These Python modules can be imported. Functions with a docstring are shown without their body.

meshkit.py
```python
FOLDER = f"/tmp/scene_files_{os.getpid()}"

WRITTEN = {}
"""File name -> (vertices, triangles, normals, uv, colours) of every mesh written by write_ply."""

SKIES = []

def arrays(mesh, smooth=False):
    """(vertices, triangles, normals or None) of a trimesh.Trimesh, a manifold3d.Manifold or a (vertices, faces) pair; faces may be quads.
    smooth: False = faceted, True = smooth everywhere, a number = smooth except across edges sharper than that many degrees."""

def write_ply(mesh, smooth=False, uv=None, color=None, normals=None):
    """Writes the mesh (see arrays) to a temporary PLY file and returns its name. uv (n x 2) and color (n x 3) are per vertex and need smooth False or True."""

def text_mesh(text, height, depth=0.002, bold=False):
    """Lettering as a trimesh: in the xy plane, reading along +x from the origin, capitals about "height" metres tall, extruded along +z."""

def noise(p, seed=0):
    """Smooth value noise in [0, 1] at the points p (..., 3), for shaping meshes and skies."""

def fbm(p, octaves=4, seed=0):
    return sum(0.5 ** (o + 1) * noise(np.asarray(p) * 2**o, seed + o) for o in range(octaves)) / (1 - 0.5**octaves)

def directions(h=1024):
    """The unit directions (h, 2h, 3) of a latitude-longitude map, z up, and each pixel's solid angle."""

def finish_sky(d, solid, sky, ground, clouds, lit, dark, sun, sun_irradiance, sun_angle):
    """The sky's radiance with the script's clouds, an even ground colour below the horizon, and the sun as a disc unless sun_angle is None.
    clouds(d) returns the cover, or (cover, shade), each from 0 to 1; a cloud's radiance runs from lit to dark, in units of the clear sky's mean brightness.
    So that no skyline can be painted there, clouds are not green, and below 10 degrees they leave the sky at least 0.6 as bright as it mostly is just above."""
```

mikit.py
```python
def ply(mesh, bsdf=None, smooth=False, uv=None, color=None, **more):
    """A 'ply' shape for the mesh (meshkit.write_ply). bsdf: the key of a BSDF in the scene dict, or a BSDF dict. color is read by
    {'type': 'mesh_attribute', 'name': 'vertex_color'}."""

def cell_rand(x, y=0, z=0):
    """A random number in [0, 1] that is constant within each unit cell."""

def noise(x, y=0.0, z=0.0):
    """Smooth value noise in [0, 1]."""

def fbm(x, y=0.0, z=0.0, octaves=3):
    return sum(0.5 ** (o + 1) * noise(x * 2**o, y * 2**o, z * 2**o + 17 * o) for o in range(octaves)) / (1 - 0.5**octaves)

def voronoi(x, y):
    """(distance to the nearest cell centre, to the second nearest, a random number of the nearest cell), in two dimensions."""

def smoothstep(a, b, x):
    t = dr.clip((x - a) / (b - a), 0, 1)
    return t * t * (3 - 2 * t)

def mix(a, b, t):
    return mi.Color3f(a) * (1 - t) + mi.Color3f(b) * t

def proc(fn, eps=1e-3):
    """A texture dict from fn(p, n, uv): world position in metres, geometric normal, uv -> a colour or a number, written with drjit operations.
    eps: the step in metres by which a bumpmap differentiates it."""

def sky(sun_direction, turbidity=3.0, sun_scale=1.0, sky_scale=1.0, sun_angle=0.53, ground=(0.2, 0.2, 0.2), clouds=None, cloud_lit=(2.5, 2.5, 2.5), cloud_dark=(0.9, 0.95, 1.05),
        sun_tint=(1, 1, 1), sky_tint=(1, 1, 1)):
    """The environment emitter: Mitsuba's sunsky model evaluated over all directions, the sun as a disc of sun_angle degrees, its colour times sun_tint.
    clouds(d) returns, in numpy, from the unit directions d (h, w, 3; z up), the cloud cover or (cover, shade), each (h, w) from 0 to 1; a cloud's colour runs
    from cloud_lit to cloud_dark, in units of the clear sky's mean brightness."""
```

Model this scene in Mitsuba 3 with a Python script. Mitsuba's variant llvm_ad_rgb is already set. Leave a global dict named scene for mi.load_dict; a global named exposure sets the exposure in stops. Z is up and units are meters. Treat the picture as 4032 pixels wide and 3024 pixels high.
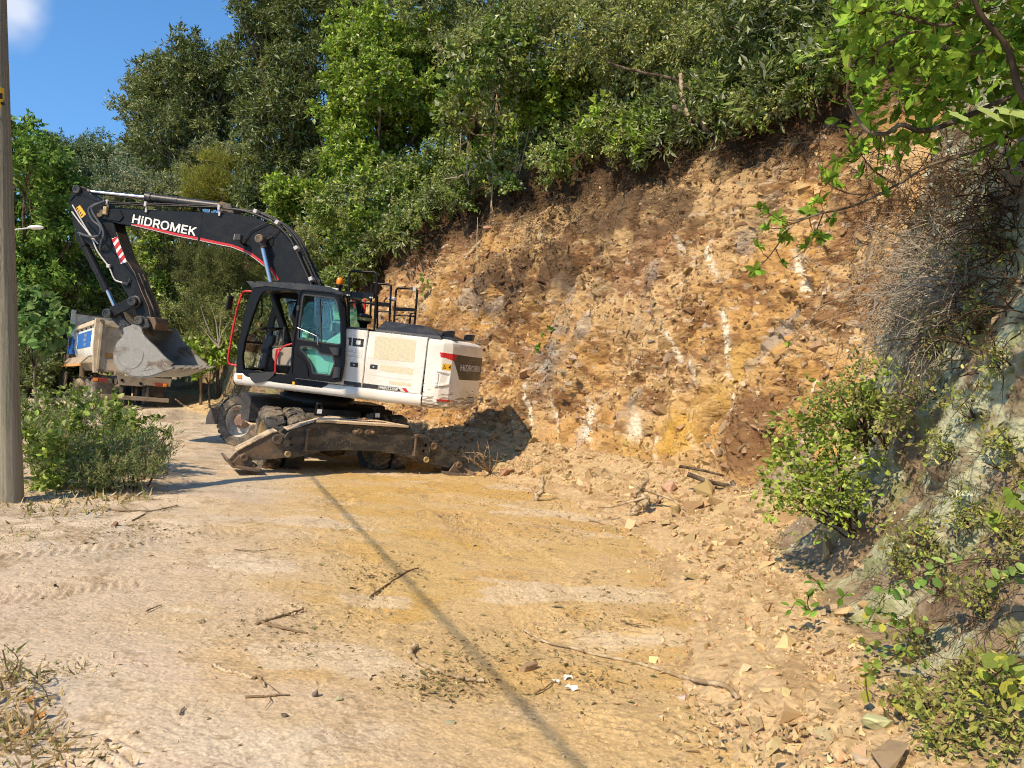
import math, numpy as np, trimesh, shapely, drjit as dr, mitsuba as mi, mikit, meshkit
from shapely.geometry import Polygon, LineString
from shapely import affinity
from scipy.spatial import cKDTree
from mikit import noise, fbm, voronoi, cell_rand, smoothstep, mix

scene, labels = {}, {}
T = mi.ScalarTransform4f

# ------------------------------------------------------------------ camera, sky, exposure
EYE = np.array([0.0, 0.0, 1.6])
PITCH = math.radians(-0.88)
TARGET = EYE + np.array([0.0, math.cos(PITCH), math.sin(PITCH)])
scene['camera'] = {'type': 'perspective', 'fov': 67.83, 'fov_axis': 'x', 'near_clip': 0.05, 'far_clip': 2000.0,
                   'to_world': T().look_at(origin=EYE.tolist(), target=TARGET.tolist(), up=[0, 0, 1])}
SUN = np.array([-0.40, -0.58, 0.72])


def clouds(d):
    az = np.degrees(np.arctan2(d[..., 0], d[..., 1])); el = np.degrees(np.arcsin(np.clip(d[..., 2], -1, 1)))
    n = meshkit.fbm(d * 26.0, 5, seed=4)
    puff = np.exp(-(((az + 33.0) / 2.0) ** 2 + ((el - 23.5) / 3.6) ** 2) ** 1.3)
    far = np.clip((meshkit.fbm(d * np.array([3.0, 3.0, 6.0]), 5, seed=9) - 0.66) * 4, 0, 0.6) * (np.abs(az + 20) > 40)
    c = np.clip(puff * (0.1 + 1.4 * n) - 0.12, 0, 0.7)
    return np.maximum(c, far), np.clip((0.55 - n) * 1.5, 0, 0.6)


scene['sky'] = mikit.sky(SUN, turbidity=3.0, clouds=clouds, cloud_lit=(2.3, 2.35, 2.5), cloud_dark=(1.2, 1.3, 1.5), sky_scale=1.2, sky_tint=(0.66, 1.0, 1.24), sun_tint=(1.0, 0.98, 0.93), ground=(0.22, 0.19, 0.14))
exposure = 1.95


# ------------------------------------------------------------------ helpers
def fresh(key):
    """key, or key_001, key_002 ... if it is taken"""
    if key not in labels and key not in scene and key not in USED:
        USED.add(key); return key
    COUNT[key] = COUNT.get(key, 0) + 1
    k = f'{key}_{COUNT[key]:03d}'
    USED.add(k); return k


USED, COUNT = set(), {}


def thing(name, label, category, group=None, kind=None):
    key = fresh(name)
    labels[key] = {'label': label, 'category': category}
    if group: labels[key]['group'] = group
    if kind: labels[key]['kind'] = kind
    return key


def put(key, mesh, bsdf, smooth=35, **more):
    """one entry of the scene; key is taken as it is"""
    scene[key] = mikit.ply(mesh, bsdf, smooth=smooth, **more)
    return key


def part(parent, name, mesh, bsdf, smooth=35, label=None, **more):
    key = fresh(parent + '__' + name)
    put(key, mesh, bsdf, smooth, **more)
    if label: labels[key] = {'label': label}
    return key


def join(ms):
    return trimesh.util.concatenate([m for m in ms if m is not None])


def box(cx, cy, cz, sx, sy, sz, bev=0.0):
    if bev <= 0:
        m = trimesh.creation.box((sx, sy, sz))
    else:
        b = min(bev, 0.45 * min(sx, sy, sz))
        v = []
        for x in (-1, 1):
            for y in (-1, 1):
                for z in (-1, 1):
                    v += [(x * (sx / 2 - b), y * (sy / 2 - b), z * sz / 2), (x * (sx / 2 - b), y * sy / 2, z * (sz / 2 - b)), (x * sx / 2, y * (sy / 2 - b), z * (sz / 2 - b))]
        m = trimesh.convex.convex_hull(np.array(v))
    m.apply_translation((cx, cy, cz)); return m


def bbox(x0, x1, y0, y1, z0, z1, bev=0.0):
    return box((x0 + x1) / 2, (y0 + y1) / 2, (z0 + z1) / 2, abs(x1 - x0), abs(y1 - y0), abs(z1 - z0), bev)


def frame_of(d):
    d = d / np.linalg.norm(d)
    a = np.cross(d, [0, 0, 1.0] if abs(d[2]) < 0.9 else [1.0, 0, 0]); a /= np.linalg.norm(a)
    return d, a, np.cross(d, a)


def cyl(p0, p1, r, n=20, r1=None):
    return tube([p0, p1], [r, r if r1 is None else r1], n)


def tube(pts, r, n=8, cap=True):
    """a tube of n sides through the points, with one radius or one per point"""
    p = np.asarray(pts, float); k = len(p)
    r = np.broadcast_to(np.asarray(r, float), (k,))
    tan = np.gradient(p, axis=0) if k > 2 else np.repeat((p[1] - p[0])[None], 2, 0)
    _, a, b = frame_of(tan[0])
    ang = np.arange(n) * 2 * np.pi / n
    V = []
    for i in range(k):
        t = tan[i] / (np.linalg.norm(tan[i]) + 1e-12)
        a = a - t * (a @ t); a /= np.linalg.norm(a); b = np.cross(t, a)
        V.append(p[i] + r[i] * (np.cos(ang)[:, None] * a + np.sin(ang)[:, None] * b))
    V = np.vstack(V); F = []
    j = np.arange(n); jn = (j + 1) % n
    for i in range(k - 1):
        F += [np.stack([i * n + j, i * n + jn, (i + 1) * n + jn], 1), np.stack([i * n + j, (i + 1) * n + jn, (i + 1) * n + j], 1)]
    if cap:
        V = np.vstack([V, p[0], p[-1]])
        F += [np.stack([jn, j, j * 0 + k * n], 1), np.stack([(k - 1) * n + j, (k - 1) * n + jn, j * 0 + k * n + 1], 1)]
    return trimesh.Trimesh(V, np.vstack(F), process=False)


def smooth_path(pts, n=24):
    """points along a Catmull-Rom curve"""
    p = np.asarray(pts, float); p = np.vstack([2 * p[0] - p[1], p, 2 * p[-1] - p[-2]])
    out = []
    m = len(p) - 3; per = max(2, n // m)
    for i in range(m):
        for u in np.linspace(0, 1, per, endpoint=False):
            a, b, c, d = p[i:i + 4]
            out.append(0.5 * (2 * b + (c - a) * u + (2 * a - 5 * b + 4 * c - d) * u * u + (3 * b - a - 3 * c + d) * u ** 3))
    out.append(p[-2]); return np.array(out)


def lathe(prof, n=48):
    """(r, z) profile turned about z"""
    return trimesh.creation.revolve(np.asarray(prof, float), sections=n)


def moved(m, mat):
    m = m.copy(); m.apply_transform(mat); return m


def pose(origin, x, y, z):
    M = np.eye(4); M[:3, 0], M[:3, 1], M[:3, 2], M[:3, 3] = x, y, z, origin; return M


def slab(poly, d0, d1, holes=(), bev=0.0):
    """polygon in (x, z), extruded along y from d0 to d1; bev chamfers the rim on both sides"""
    P = poly if isinstance(poly, Polygon) else Polygon(poly, holes)
    if not P.is_valid: P = P.buffer(0)
    lo, hi = min(d0, d1), max(d0, d1)
    def ext(pg, a, b):
        ms = []
        for g in getattr(pg, 'geoms', [pg]):
            m = trimesh.creation.extrude_polygon(g, b - a, engine='earcut'); m.apply_translation((0, 0, a)); ms.append(m)
        return join(ms)
    if bev > 0:
        inner = P.buffer(-bev, join_style=2)
        ms = [ext(P, lo + bev, hi - bev), ext(inner, lo, lo + bev), ext(inner, hi - bev, hi)]
        # sloping rim between the outer and inner outline
        for zz, zo in ((lo, lo + bev), (hi, hi - bev)):
            for g in getattr(P, 'geoms', [P]):
                c = np.array(g.exterior.coords)[:-1]
                n = len(c)
                gi = inner if inner.geom_type == 'Polygon' else None
                if gi is None or len(gi.exterior.coords) - 1 != n: continue
                ci = np.array(gi.exterior.coords)[:-1]
                k0 = int(np.argmin(np.linalg.norm(ci - c[0], axis=1))); ci = np.roll(ci, -k0, 0)
                if np.linalg.norm(ci - c, axis=1).max() > 6 * bev: continue
                V = np.vstack([np.c_[c, np.full(n, zo)], np.c_[ci, np.full(n, zz)]]); j = np.arange(n); jn = (j + 1) % n
                F = np.vstack([np.stack([j, jn, n + jn], 1), np.stack([j, n + jn, n + j], 1)])
                if zz < zo: F = F[:, ::-1]
                ms.append(trimesh.Trimesh(V, F, process=False))
        m = join(ms)
    else:
        m = ext(P, lo, hi)
    m.apply_transform(np.array([[1, 0, 0, 0], [0, 0, 1, 0], [0, 1, 0, 0], [0, 0, 0, 1.0]]))
    m.invert()
    return m


def rounded(pts, r):
    P = Polygon(pts)
    return P.buffer(-r, join_style=1).buffer(2 * r, join_style=1).buffer(-r, join_style=1)


def N(p, scale, seed=0, octaves=4):
    return meshkit.fbm(np.asarray(p) * scale, octaves, seed)


def spin(z):
    c, s = math.cos(z), math.sin(z)
    return np.array([[c, -s, 0, 0], [s, c, 0, 0], [0, 0, 1, 0], [0, 0, 0, 1.0]])


# ------------------------------------------------------------------ materials
def rgb(*c):
    return {'type': 'rgb', 'value': list(c)}


def principled(c, rough=0.5, metallic=0.0, **k):
    return {'type': 'twosided', 'bsdf': {'type': 'principled', 'base_color': c if isinstance(c, dict) else rgb(*c), 'roughness': rough, 'metallic': metallic, **k}}


def leaf_bsdf(trans=0.55, rough=0.45):
    return {'type': 'principledthin', 'base_color': {'type': 'mesh_attribute', 'name': 'vertex_color'}, 'roughness': rough, 'diff_trans': trans, 'spec_trans': 0.0, 'eta': 1.4}


def matte(c):
    return {'type': 'twosided', 'bsdf': {'type': 'diffuse', 'reflectance': c if isinstance(c, dict) else rgb(*c)}}


VCOL = {'type': 'mesh_attribute', 'name': 'vertex_color'}


def dirty(base, dirt, amount=0.4, scale=6.0, fine=40.0):
    """paint with dried dirt in blotches and grain"""
    def f(p, n, uv):
        a = fbm(p.x * scale, p.y * scale, p.z * scale, 4)
        b = noise(p.x * fine, p.y * fine, p.z * fine)
        return mix(base, dirt, amount * smoothstep(0.42, 0.7, a * 0.75 + b * 0.25))
    return mikit.proc(f)


def worn_steel(p, n, uv):
    a = fbm(p.x * 5 + 3, p.y * 5, p.z * 9, 5)
    b = fbm(p.x * 28, p.y * 28, p.z * 28, 3)
    s = fbm(p.x * 60 + p.z * 30, p.y * 60, p.z * 55 - p.x * 30, 2)
    c = mix((0.034, 0.036, 0.040), (0.085, 0.077, 0.066), smoothstep(0.46, 0.66, a))
    c = mix(c, (0.13, 0.06, 0.028), 0.4 * smoothstep(0.64, 0.76, b) * smoothstep(0.45, 0.65, a))
    return mix(c, (0.27, 0.24, 0.2), 0.6 * smoothstep(0.69, 0.76, s))


def rust_steel(p, n, uv):
    a = fbm(p.x * 7, p.y * 7, p.z * 7, 5); b = fbm(p.x * 30, p.y * 30, p.z * 30, 3)
    c = mix((0.105, 0.088, 0.072), (0.18, 0.12, 0.078), smoothstep(0.4, 0.65, a))
    return mix(c, (0.25, 0.19, 0.13), 0.5 * smoothstep(0.55, 0.75, b))


def bucket_steel(p, n, uv):
    a = fbm(p.x * 3, p.y * 3, p.z * 4, 5); b = fbm(p.x * 14 + p.z * 9, p.y * 14, p.z * 16, 4)
    s = fbm(p.x * 55 + p.z * 40, p.y * 50, p.z * 12 - p.x * 20, 2)
    c = mix((0.29, 0.285, 0.265), (0.16, 0.12, 0.09), smoothstep(0.47, 0.70, a))
    c = mix(c, (0.38, 0.35, 0.30), 0.5 * smoothstep(0.5, 0.72, b))
    return mix(c, (0.42, 0.4, 0.36), 0.5 * smoothstep(0.66, 0.74, s))


def dusty_deck(p, n, uv):
    a = fbm(p.x * 5, p.y * 5, p.z * 5, 4); b = noise(p.x * 70, p.y * 70, p.z * 70)
    return mix((0.16, 0.13, 0.10), (0.46, 0.355, 0.235), smoothstep(0.3, 0.52, a * 0.8 + b * 0.2))


def tyre_rubber(p, n, uv):
    a = fbm(p.x * 6, p.y * 6, p.z * 6, 4); b = noise(p.x * 55, p.y * 55, p.z * 55)
    return mix((0.05, 0.048, 0.045), (0.27, 0.215, 0.15), 0.75 * smoothstep(0.38, 0.7, a * 0.7 + b * 0.3))


def pole_wood(p, n, uv):
    x, y = p.x + 5.44, p.y - 8.2
    ang = dr.atan2(y, x)
    g = fbm(ang * 16, p.z * 0.55, 2.0, 4)
    k = fbm(ang * 5, p.z * 1.5, 7.0, 4)
    c = mix((0.26, 0.235, 0.18), (0.36, 0.33, 0.26), smoothstep(0.3, 0.7, g))
    c = mix(c, (0.19, 0.20, 0.14), 0.6 * smoothstep(0.45, 0.65, k))
    line = noise(ang * 42, p.z * 0.8, 3.0)
    return mix(c, (0.07, 0.055, 0.04), 0.7 * smoothstep(0.8, 0.9, line))


scene['mat_black'] = principled(dirty((0.009, 0.011, 0.015), (0.045, 0.040, 0.036), 0.22), 0.42, specular=0.22)
scene['mat_black_clean'] = principled((0.008, 0.008, 0.010), 0.35, specular=0.25)
scene['mat_hood'] = principled(dirty((0.022, 0.025, 0.032), (0.10, 0.09, 0.075), 0.4), 0.42)
scene['mat_white'] = principled(dirty((0.74, 0.73, 0.70), (0.56, 0.50, 0.40), 0.5, 2.5, 30), 0.35, clearcoat=0.4)
scene['mat_red'] = principled((0.52, 0.02, 0.022), 0.4)
scene['mat_print_white'] = principled((0.75, 0.75, 0.73), 0.5)
scene['mat_print_grey'] = principled((0.5, 0.5, 0.5), 0.5)
scene['mat_print_dark'] = principled((0.02, 0.021, 0.023), 0.5)
scene['mat_decal_dark'] = principled(dirty((0.055, 0.05, 0.04), (0.2, 0.16, 0.11), 0.4), 0.5)
scene['mat_yellow'] = principled((0.72, 0.42, 0.03), 0.5)
scene['mat_cream'] = principled(dirty((0.5, 0.36, 0.13), (0.3, 0.24, 0.16), 0.5), 0.5)
scene['mat_amber'] = principled((0.85, 0.24, 0.01), 0.25, clearcoat=0.8)
scene['mat_lamp_red'] = principled((0.42, 0.035, 0.02), 0.2, clearcoat=0.8)
scene['mat_chrome'] = {'type': 'roughconductor', 'material': 'Cr', 'alpha': 0.12}
scene['mat_worn'] = principled(mikit.proc(worn_steel), 0.45, 0.25)
scene['mat_rust'] = principled(mikit.proc(rust_steel), 0.6, 0.2)
scene['mat_bucket'] = principled(mikit.proc(bucket_steel), 0.45, 0.2)
scene['mat_deck'] = principled(mikit.proc(dusty_deck), 0.8)
scene['mat_tyre'] = principled(mikit.proc(tyre_rubber), 0.85)
scene['mat_rubber'] = principled((0.03, 0.031, 0.034), 0.5)
scene['mat_rim'] = principled(dirty((0.48, 0.46, 0.43), (0.2, 0.14, 0.09), 0.7, 9), 0.5, 0.1)
scene['mat_rim_yellow'] = principled(dirty((0.45, 0.33, 0.15), (0.25, 0.18, 0.1), 0.6, 9), 0.6)
scene['mat_hub'] = principled(dirty((0.17, 0.1, 0.08), (0.3, 0.22, 0.15), 0.6, 9), 0.7)
scene['mat_vent'] = principled((0.72, 0.67, 0.42), 0.5)
scene['mat_vent_dark'] = principled((0.09, 0.08, 0.05), 0.7)
scene['mat_column'] = principled((0.055, 0.065, 0.08), 0.5)
scene['mat_seat'] = principled((0.32, 0.28, 0.23), 0.7)
scene['mat_paper'] = principled((0.7, 0.7, 0.66), 0.7)
scene['mat_glass'] = {'type': 'thindielectric', 'int_ior': 1.5, 'specular_transmittance': rgb(0.42, 0.80, 0.72)}
scene['mat_glass_clear'] = {'type': 'thindielectric', 'int_ior': 1.5, 'specular_transmittance': rgb(0.72, 0.76, 0.73)}
scene['mat_sand_paint'] = principled(dirty((0.50, 0.42, 0.31), (0.33, 0.25, 0.16), 0.7, 4), 0.6)
scene['mat_truck_white'] = principled(dirty((0.66, 0.66, 0.63), (0.42, 0.36, 0.27), 0.5, 3), 0.5)
scene['mat_truck_blue'] = principled((0.03, 0.13, 0.42), 0.35, clearcoat=0.5)
scene['mat_truck_dark'] = principled(dirty((0.05, 0.045, 0.04), (0.17, 0.13, 0.09), 0.7, 5), 0.7)
scene['mat_truck_step'] = principled(dirty((0.27, 0.22, 0.16), (0.15, 0.11, 0.075), 0.7, 5), 0.8)
scene['mat_truck_inside'] = principled(dirty((0.70, 0.66, 0.58), (0.4, 0.2, 0.1), 0.8, 3), 0.6)
scene['mat_orange_paint'] = principled(dirty((0.55, 0.24, 0.06), (0.45, 0.33, 0.2), 0.6, 5), 0.6)
scene['mat_pole'] = {'type': 'twosided', 'bsdf': {'type': 'bumpmap', 'arbitrary': mikit.proc(lambda p, n, uv: 0.006 * fbm(dr.atan2(p.y - 8.2, p.x + 5.44) * 22, p.z * 0.8, 5.0, 4), eps=0.01), 'scale': 1.0,
                      'bsdf': {'type': 'diffuse', 'reflectance': mikit.proc(pole_wood)}}}
scene['mat_vertex'] = matte(VCOL)
scene['mat_leaf'] = leaf_bsdf()
scene['mat_leaf_glossy'] = leaf_bsdf(0.6, 0.3)


# ------------------------------------------------------------------ the lie of the land
def height(x, y):
    """the road, before its small bumps"""
    x, y = np.asarray(x, float), np.asarray(y, float)
    a = -0.136 - 0.077 * (np.maximum(x, -4.0) + 0.97) - 0.045 * (np.minimum(x, -4.0) + 4.0)
    a = np.where(x < -16, 0.637 + 0.02 * (-16 - x), a)
    near = np.clip((9 - y) / 9, 0, 1) * 0.02 * np.maximum(x, 0)
    return a + near + -0.006 * np.maximum(y - 14, 0)


def bumps(x, y):
    p = np.stack([x, y, x * 0], -1)
    h = 0.10 * (N(p, 0.35, 1, 3) - 0.5) + 0.035 * (N(p, 1.6, 2, 3) - 0.5)
    clear = 1 - np.exp(-(((x + 3) / 3.0) ** 2 + ((y - 13) / 3.0) ** 2))
    return h * (0.35 + 0.65 * clear)


def ground_z(x, y):
    return height(x, y) + bumps(np.asarray(x, float), np.asarray(y, float))


BASE = np.array([(1.35, -8), (1.55, 0), (1.7, 2.0), (1.95, 3.5), (2.3, 5.0), (2.6, 6.6), (2.7, 7.8), (2.62, 8.9), (2.4, 9.9), (2.05, 10.9), (1.4, 12.2), (0.45, 13.5), (-0.65, 14.7), (-2.1, 16.1),
                 (-3.9, 18.2), (-6.1, 20.8), (-8.3, 23.4), (-10.1, 26.4), (-12.3, 30), (-15.3, 34.5), (-20, 39), (-30, 44), (-50, 49), (-90, 55)])
_d = np.r_[0, np.cumsum(np.linalg.norm(np.diff(BASE, axis=0), axis=1))]
_s = np.linspace(0, _d[-1], 1600)
_bx, _by = np.interp(_s, _d, BASE[:, 0]), np.interp(_s, _d, BASE[:, 1])
_k = np.exp(-0.5 * (np.arange(-60, 61) / 18.0) ** 2); _k /= _k.sum()
_pad = lambda a: np.r_[a[0] + (a[1] - a[0]) * np.arange(-60, 0), a, a[-1] + (a[-1] - a[-2]) * np.arange(1, 61)]
_bx, _by = np.convolve(_pad(_bx), _k, 'valid'), np.convolve(_pad(_by), _k, 'valid')
_s = np.r_[0, np.cumsum(np.hypot(np.diff(_bx), np.diff(_by)))]
_tx, _ty = np.gradient(_bx, _s), np.gradient(_by, _s)
_l = np.hypot(_tx, _ty); _nx, _ny = _ty / _l, -_tx / _l
SY = lambda y: float(np.interp(y, _by, _s))     # along-the-bank distance of the point at this y
FACE_H = lambda s: np.interp(s, [SY(-8), SY(2), SY(8), SY(10), SY(15.5), SY(18), SY(20), SY(21.4), SY(24), SY(27), SY(34), 130],
                             [6.0, 6.2, 6.4, 6.2, 6.0, 5.6, 4.6, 3.5, 2.3, 2.0, 2.0, 2.0])
S_CUT = SY(7.9)


def bank_point(s, t):
    """(x, y, z) of the smooth bank: t < 0 the rubble apron, 0..1 the face, beyond 1 metres up the wooded hillside"""
    s, t = np.asarray(s, float), np.asarray(t, float)
    bx, by, nx, ny = (np.interp(s, _s, a) for a in (_bx, _by, _nx, _ny))
    H = FACE_H(s)
    cut = 1 / (1 + np.exp(-(s - S_CUT) / 0.16)) * 1 / (1 + np.exp((s - SY(23)) / 0.8))
    foot = 0.30 + 0.22 * cut
    apron = np.clip(t, -1, 0); face = np.clip(t, 0, 1); up = np.maximum(t - 1, 0)
    wide = 1.3 + 0.7 * cut
    o = apron * wide + cut * 0.85 * np.clip(face * 6 + 1, 0, 1) * (1 - 0.25 * face) + H * (cut * 0.45 * face + (1 - cut) * 0.30 * face ** 0.6) + up * 0.80
    z0 = height(bx + nx * np.minimum(o, 0), by + ny * np.minimum(o, 0))
    zb = height(bx, by)
    crest = np.exp(-up / 1.2)
    cap = np.interp(s, [SY(17.5), SY(20), SY(23), SY(27), SY(34)], [45.0, 22.0, 8.0, 4.5, 4.0])
    rise = up * (0.62 + 0.1 * crest)
    z = np.where(t < 0, z0 + foot * (1 + apron) ** 1.3 - 0.06 * (-apron) ** 4, zb + foot + face * H + cap * (1 - np.exp(-rise / cap)))
    return np.stack([bx + nx * o, by + ny * o, z], -1), np.stack([nx, ny, 0 * nx], -1), cut


def grid_faces(r, c):
    i = np.arange(r * c).reshape(r, c)
    q = np.stack([i[:-1, :-1], i[:-1, 1:], i[1:, 1:], i[1:, :-1]], -1).reshape(-1, 4)
    return np.vstack([q[:, [0, 1, 2]], q[:, [0, 2, 3]]])


def shards(P, size, seed, tilt):
    """cells of broken rock: (offset of each point with its cell's tilted plane, a random number per cell)"""
    rng = np.random.default_rng(seed)
    lo, hi = (np.percentile(P, q, axis=0) for q in (4, 96))
    n = int(np.prod((hi - lo) + 2))
    n = min(n, 120000)
    seeds = rng.uniform(lo - 0.5, hi + 0.5, (n, P.shape[1]))
    d, i = cKDTree(seeds).query(P, k=2)
    e = np.clip((d[:, 1] - d[:, 0]) * 1.6, 0, 1); e = e * (2 - e)
    g = rng.normal(0, tilt, seeds.shape)
    return (((P - seeds[i[:, 0]]) * g[i[:, 0]]).sum(1) + rng.uniform(-0.2, 0.8, n)[i[:, 0]]) * size * e, rng.random(n)[i[:, 0]], e


def lerp(a, b, t):
    return np.asarray(a) * (1 - t[..., None]) + np.asarray(b) * t[..., None]


def step(a, b, x):
    u = np.clip((x - a) / (b - a), 0, 1); return u * u * (3 - 2 * u)


def build_bank():
    s = np.r_[np.arange(0, SY(2.2), 0.25), np.arange(SY(2.2), SY(6.9), 0.022), np.arange(SY(6.9), SY(19.5), 0.026), np.arange(SY(19.5), SY(29), 0.07), np.arange(SY(29), _s[-1], 0.6)]
    t = np.r_[np.linspace(-1, 0, 52, endpoint=False), np.linspace(0, 1, 228, endpoint=False), 1 + np.linspace(0, 1.1, 26)]
    S, Tt = np.meshgrid(s, t)
    P, nrm, cut = bank_point(S, Tt)
    P, nrm, cut, S1, T1 = P.reshape(-1, 3), nrm.reshape(-1, 3), cut.ravel(), S.ravel(), Tt.ravel()
    L = np.clip(T1, 0, 1) * FACE_H(S1) * 1.15 + np.maximum(T1 - 1, 0) + np.clip(T1, -1, 0) * 1.5      # metres up the slope
    q = np.stack([S1, L, 0 * S1], -1)
    w = np.stack([N(q, 0.9, 21, 3), N(q, 0.9, 22, 3), 0 * S1], -1) - 0.5; w[:, 2] = 0
    qw = q + [0.25, 0, 0] * L[:, None] * [1, 0, 0] + 0.5 * w
    big = N(qw * [0.42, 0.30, 1], 1, 23, 3) - 0.5
    rib = np.abs(N(qw * [0.80, 0.16, 1], 1, 24, 3) - 0.5) * 2
    lay = N(qw * [0.9, 2.2, 1] + [0, 0, 3], 1, 25, 4) - 0.5
    rot = qw[:, :2] @ np.array([[0.985, 0.17], [-0.17, 0.985]])
    c1, r1, e1 = shards(rot * [0.9, 2.2], 0.10, 31, 0.4)
    c2, r2, e2 = shards(rot * [2.6, 5.5], 0.07, 32, 0.5)
    c3, r3, e3 = shards(rot * [12.0, 20.0], 0.012, 33, 0.4)
    face = step(-0.06, 0.05, T1) * (1 - step(1.0, 1.12, T1))
    fine = N(q, 7, 26, 4) - 0.5
    rib2 = np.abs(N(qw * [2.2, 0.4, 1] + 3, 1, 56, 3) - 0.5) * 2
    grit = N(q * [0.6, 1.5, 1], 11, 57, 3) - 0.5
    crevice = step(0.62, 0.70, N(qw * [0.9, 0.55, 1] + 9, 1, 27, 4))
    def ledges(u, a):                     # beds that overhang the one below
        fr = u - np.floor(u)
        return a * (np.where(fr < 0.14, fr / 0.14, (1 - fr) / 0.86) - 0.5)
    bed = L + 0.30 * S1 * 0.5 + 0.9 * w[:, 0] + 0.5 * (N(q, 2.3, 53, 3) - 0.5)
    lay = lay + ledges(bed * 2.6, 0.60) * step(0.40, 0.6, N(q * [0.7, 1.2, 1], 1, 54, 3)) + ledges(bed * 6.0 + 2.2 * w[:, 1], 0.24) * step(0.42, 0.6, N(q * [1.4, 2.0, 1], 1, 55, 3))
    sv = S1 - 0.47 * L + 0.25 * w[:, 0]   # the grooves that the bucket's teeth left run down the face
    groove = 0.13 * (meshkit.fbm(np.stack([sv * 2.6, L * 0.22, 0 * S1], -1), 3, 64) - 0.5) * 2 + 0.05 * (meshkit.fbm(np.stack([sv * 7.5, L * 0.5, 0 * S1], -1), 2, 65) - 0.5) * 2
    groove = groove * (1 - 0.7 * step(0.6, 0.85, T1))
    amt = face * (0.45 + 0.55 * cut)
    d = amt * (0.62 * big - 0.36 * (1 - rib) ** 7 - 0.20 * (1 - rib2) ** 7 + cut * groove + 0.13 * lay + 0.5 * c1 + 0.35 * c2 - 0.16 * crevice - 0.06) + 0.05 * fine + face * 0.022 * grit
    apron = 1 - step(-0.1, 0.06, T1)
    edge = np.clip((T1 + 1) * 5, 0, 1)
    rub = apron * edge * (0.10 * (N(q, 1.3, 28, 4) - 0.35) + 0.25 * c2 * (r2 > 0.55) + 0.05 * grit + 0.035 * (N(q, 22, 58, 2) - 0.5))
    up = nrm * -0.8 + np.array([0, 0, 0.6])
    P = P + up * d[:, None]
    P[:, 2] += rub
    soil = step(0.80, 0.90, T1 + 0.22 * (N(q, 0.9, 29, 4) - 0.5)) * (S1 > SY(7.8)) 
    P[:, 2] += soil * 0.16 * (N(q, 5, 30, 4) - 0.5)
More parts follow.
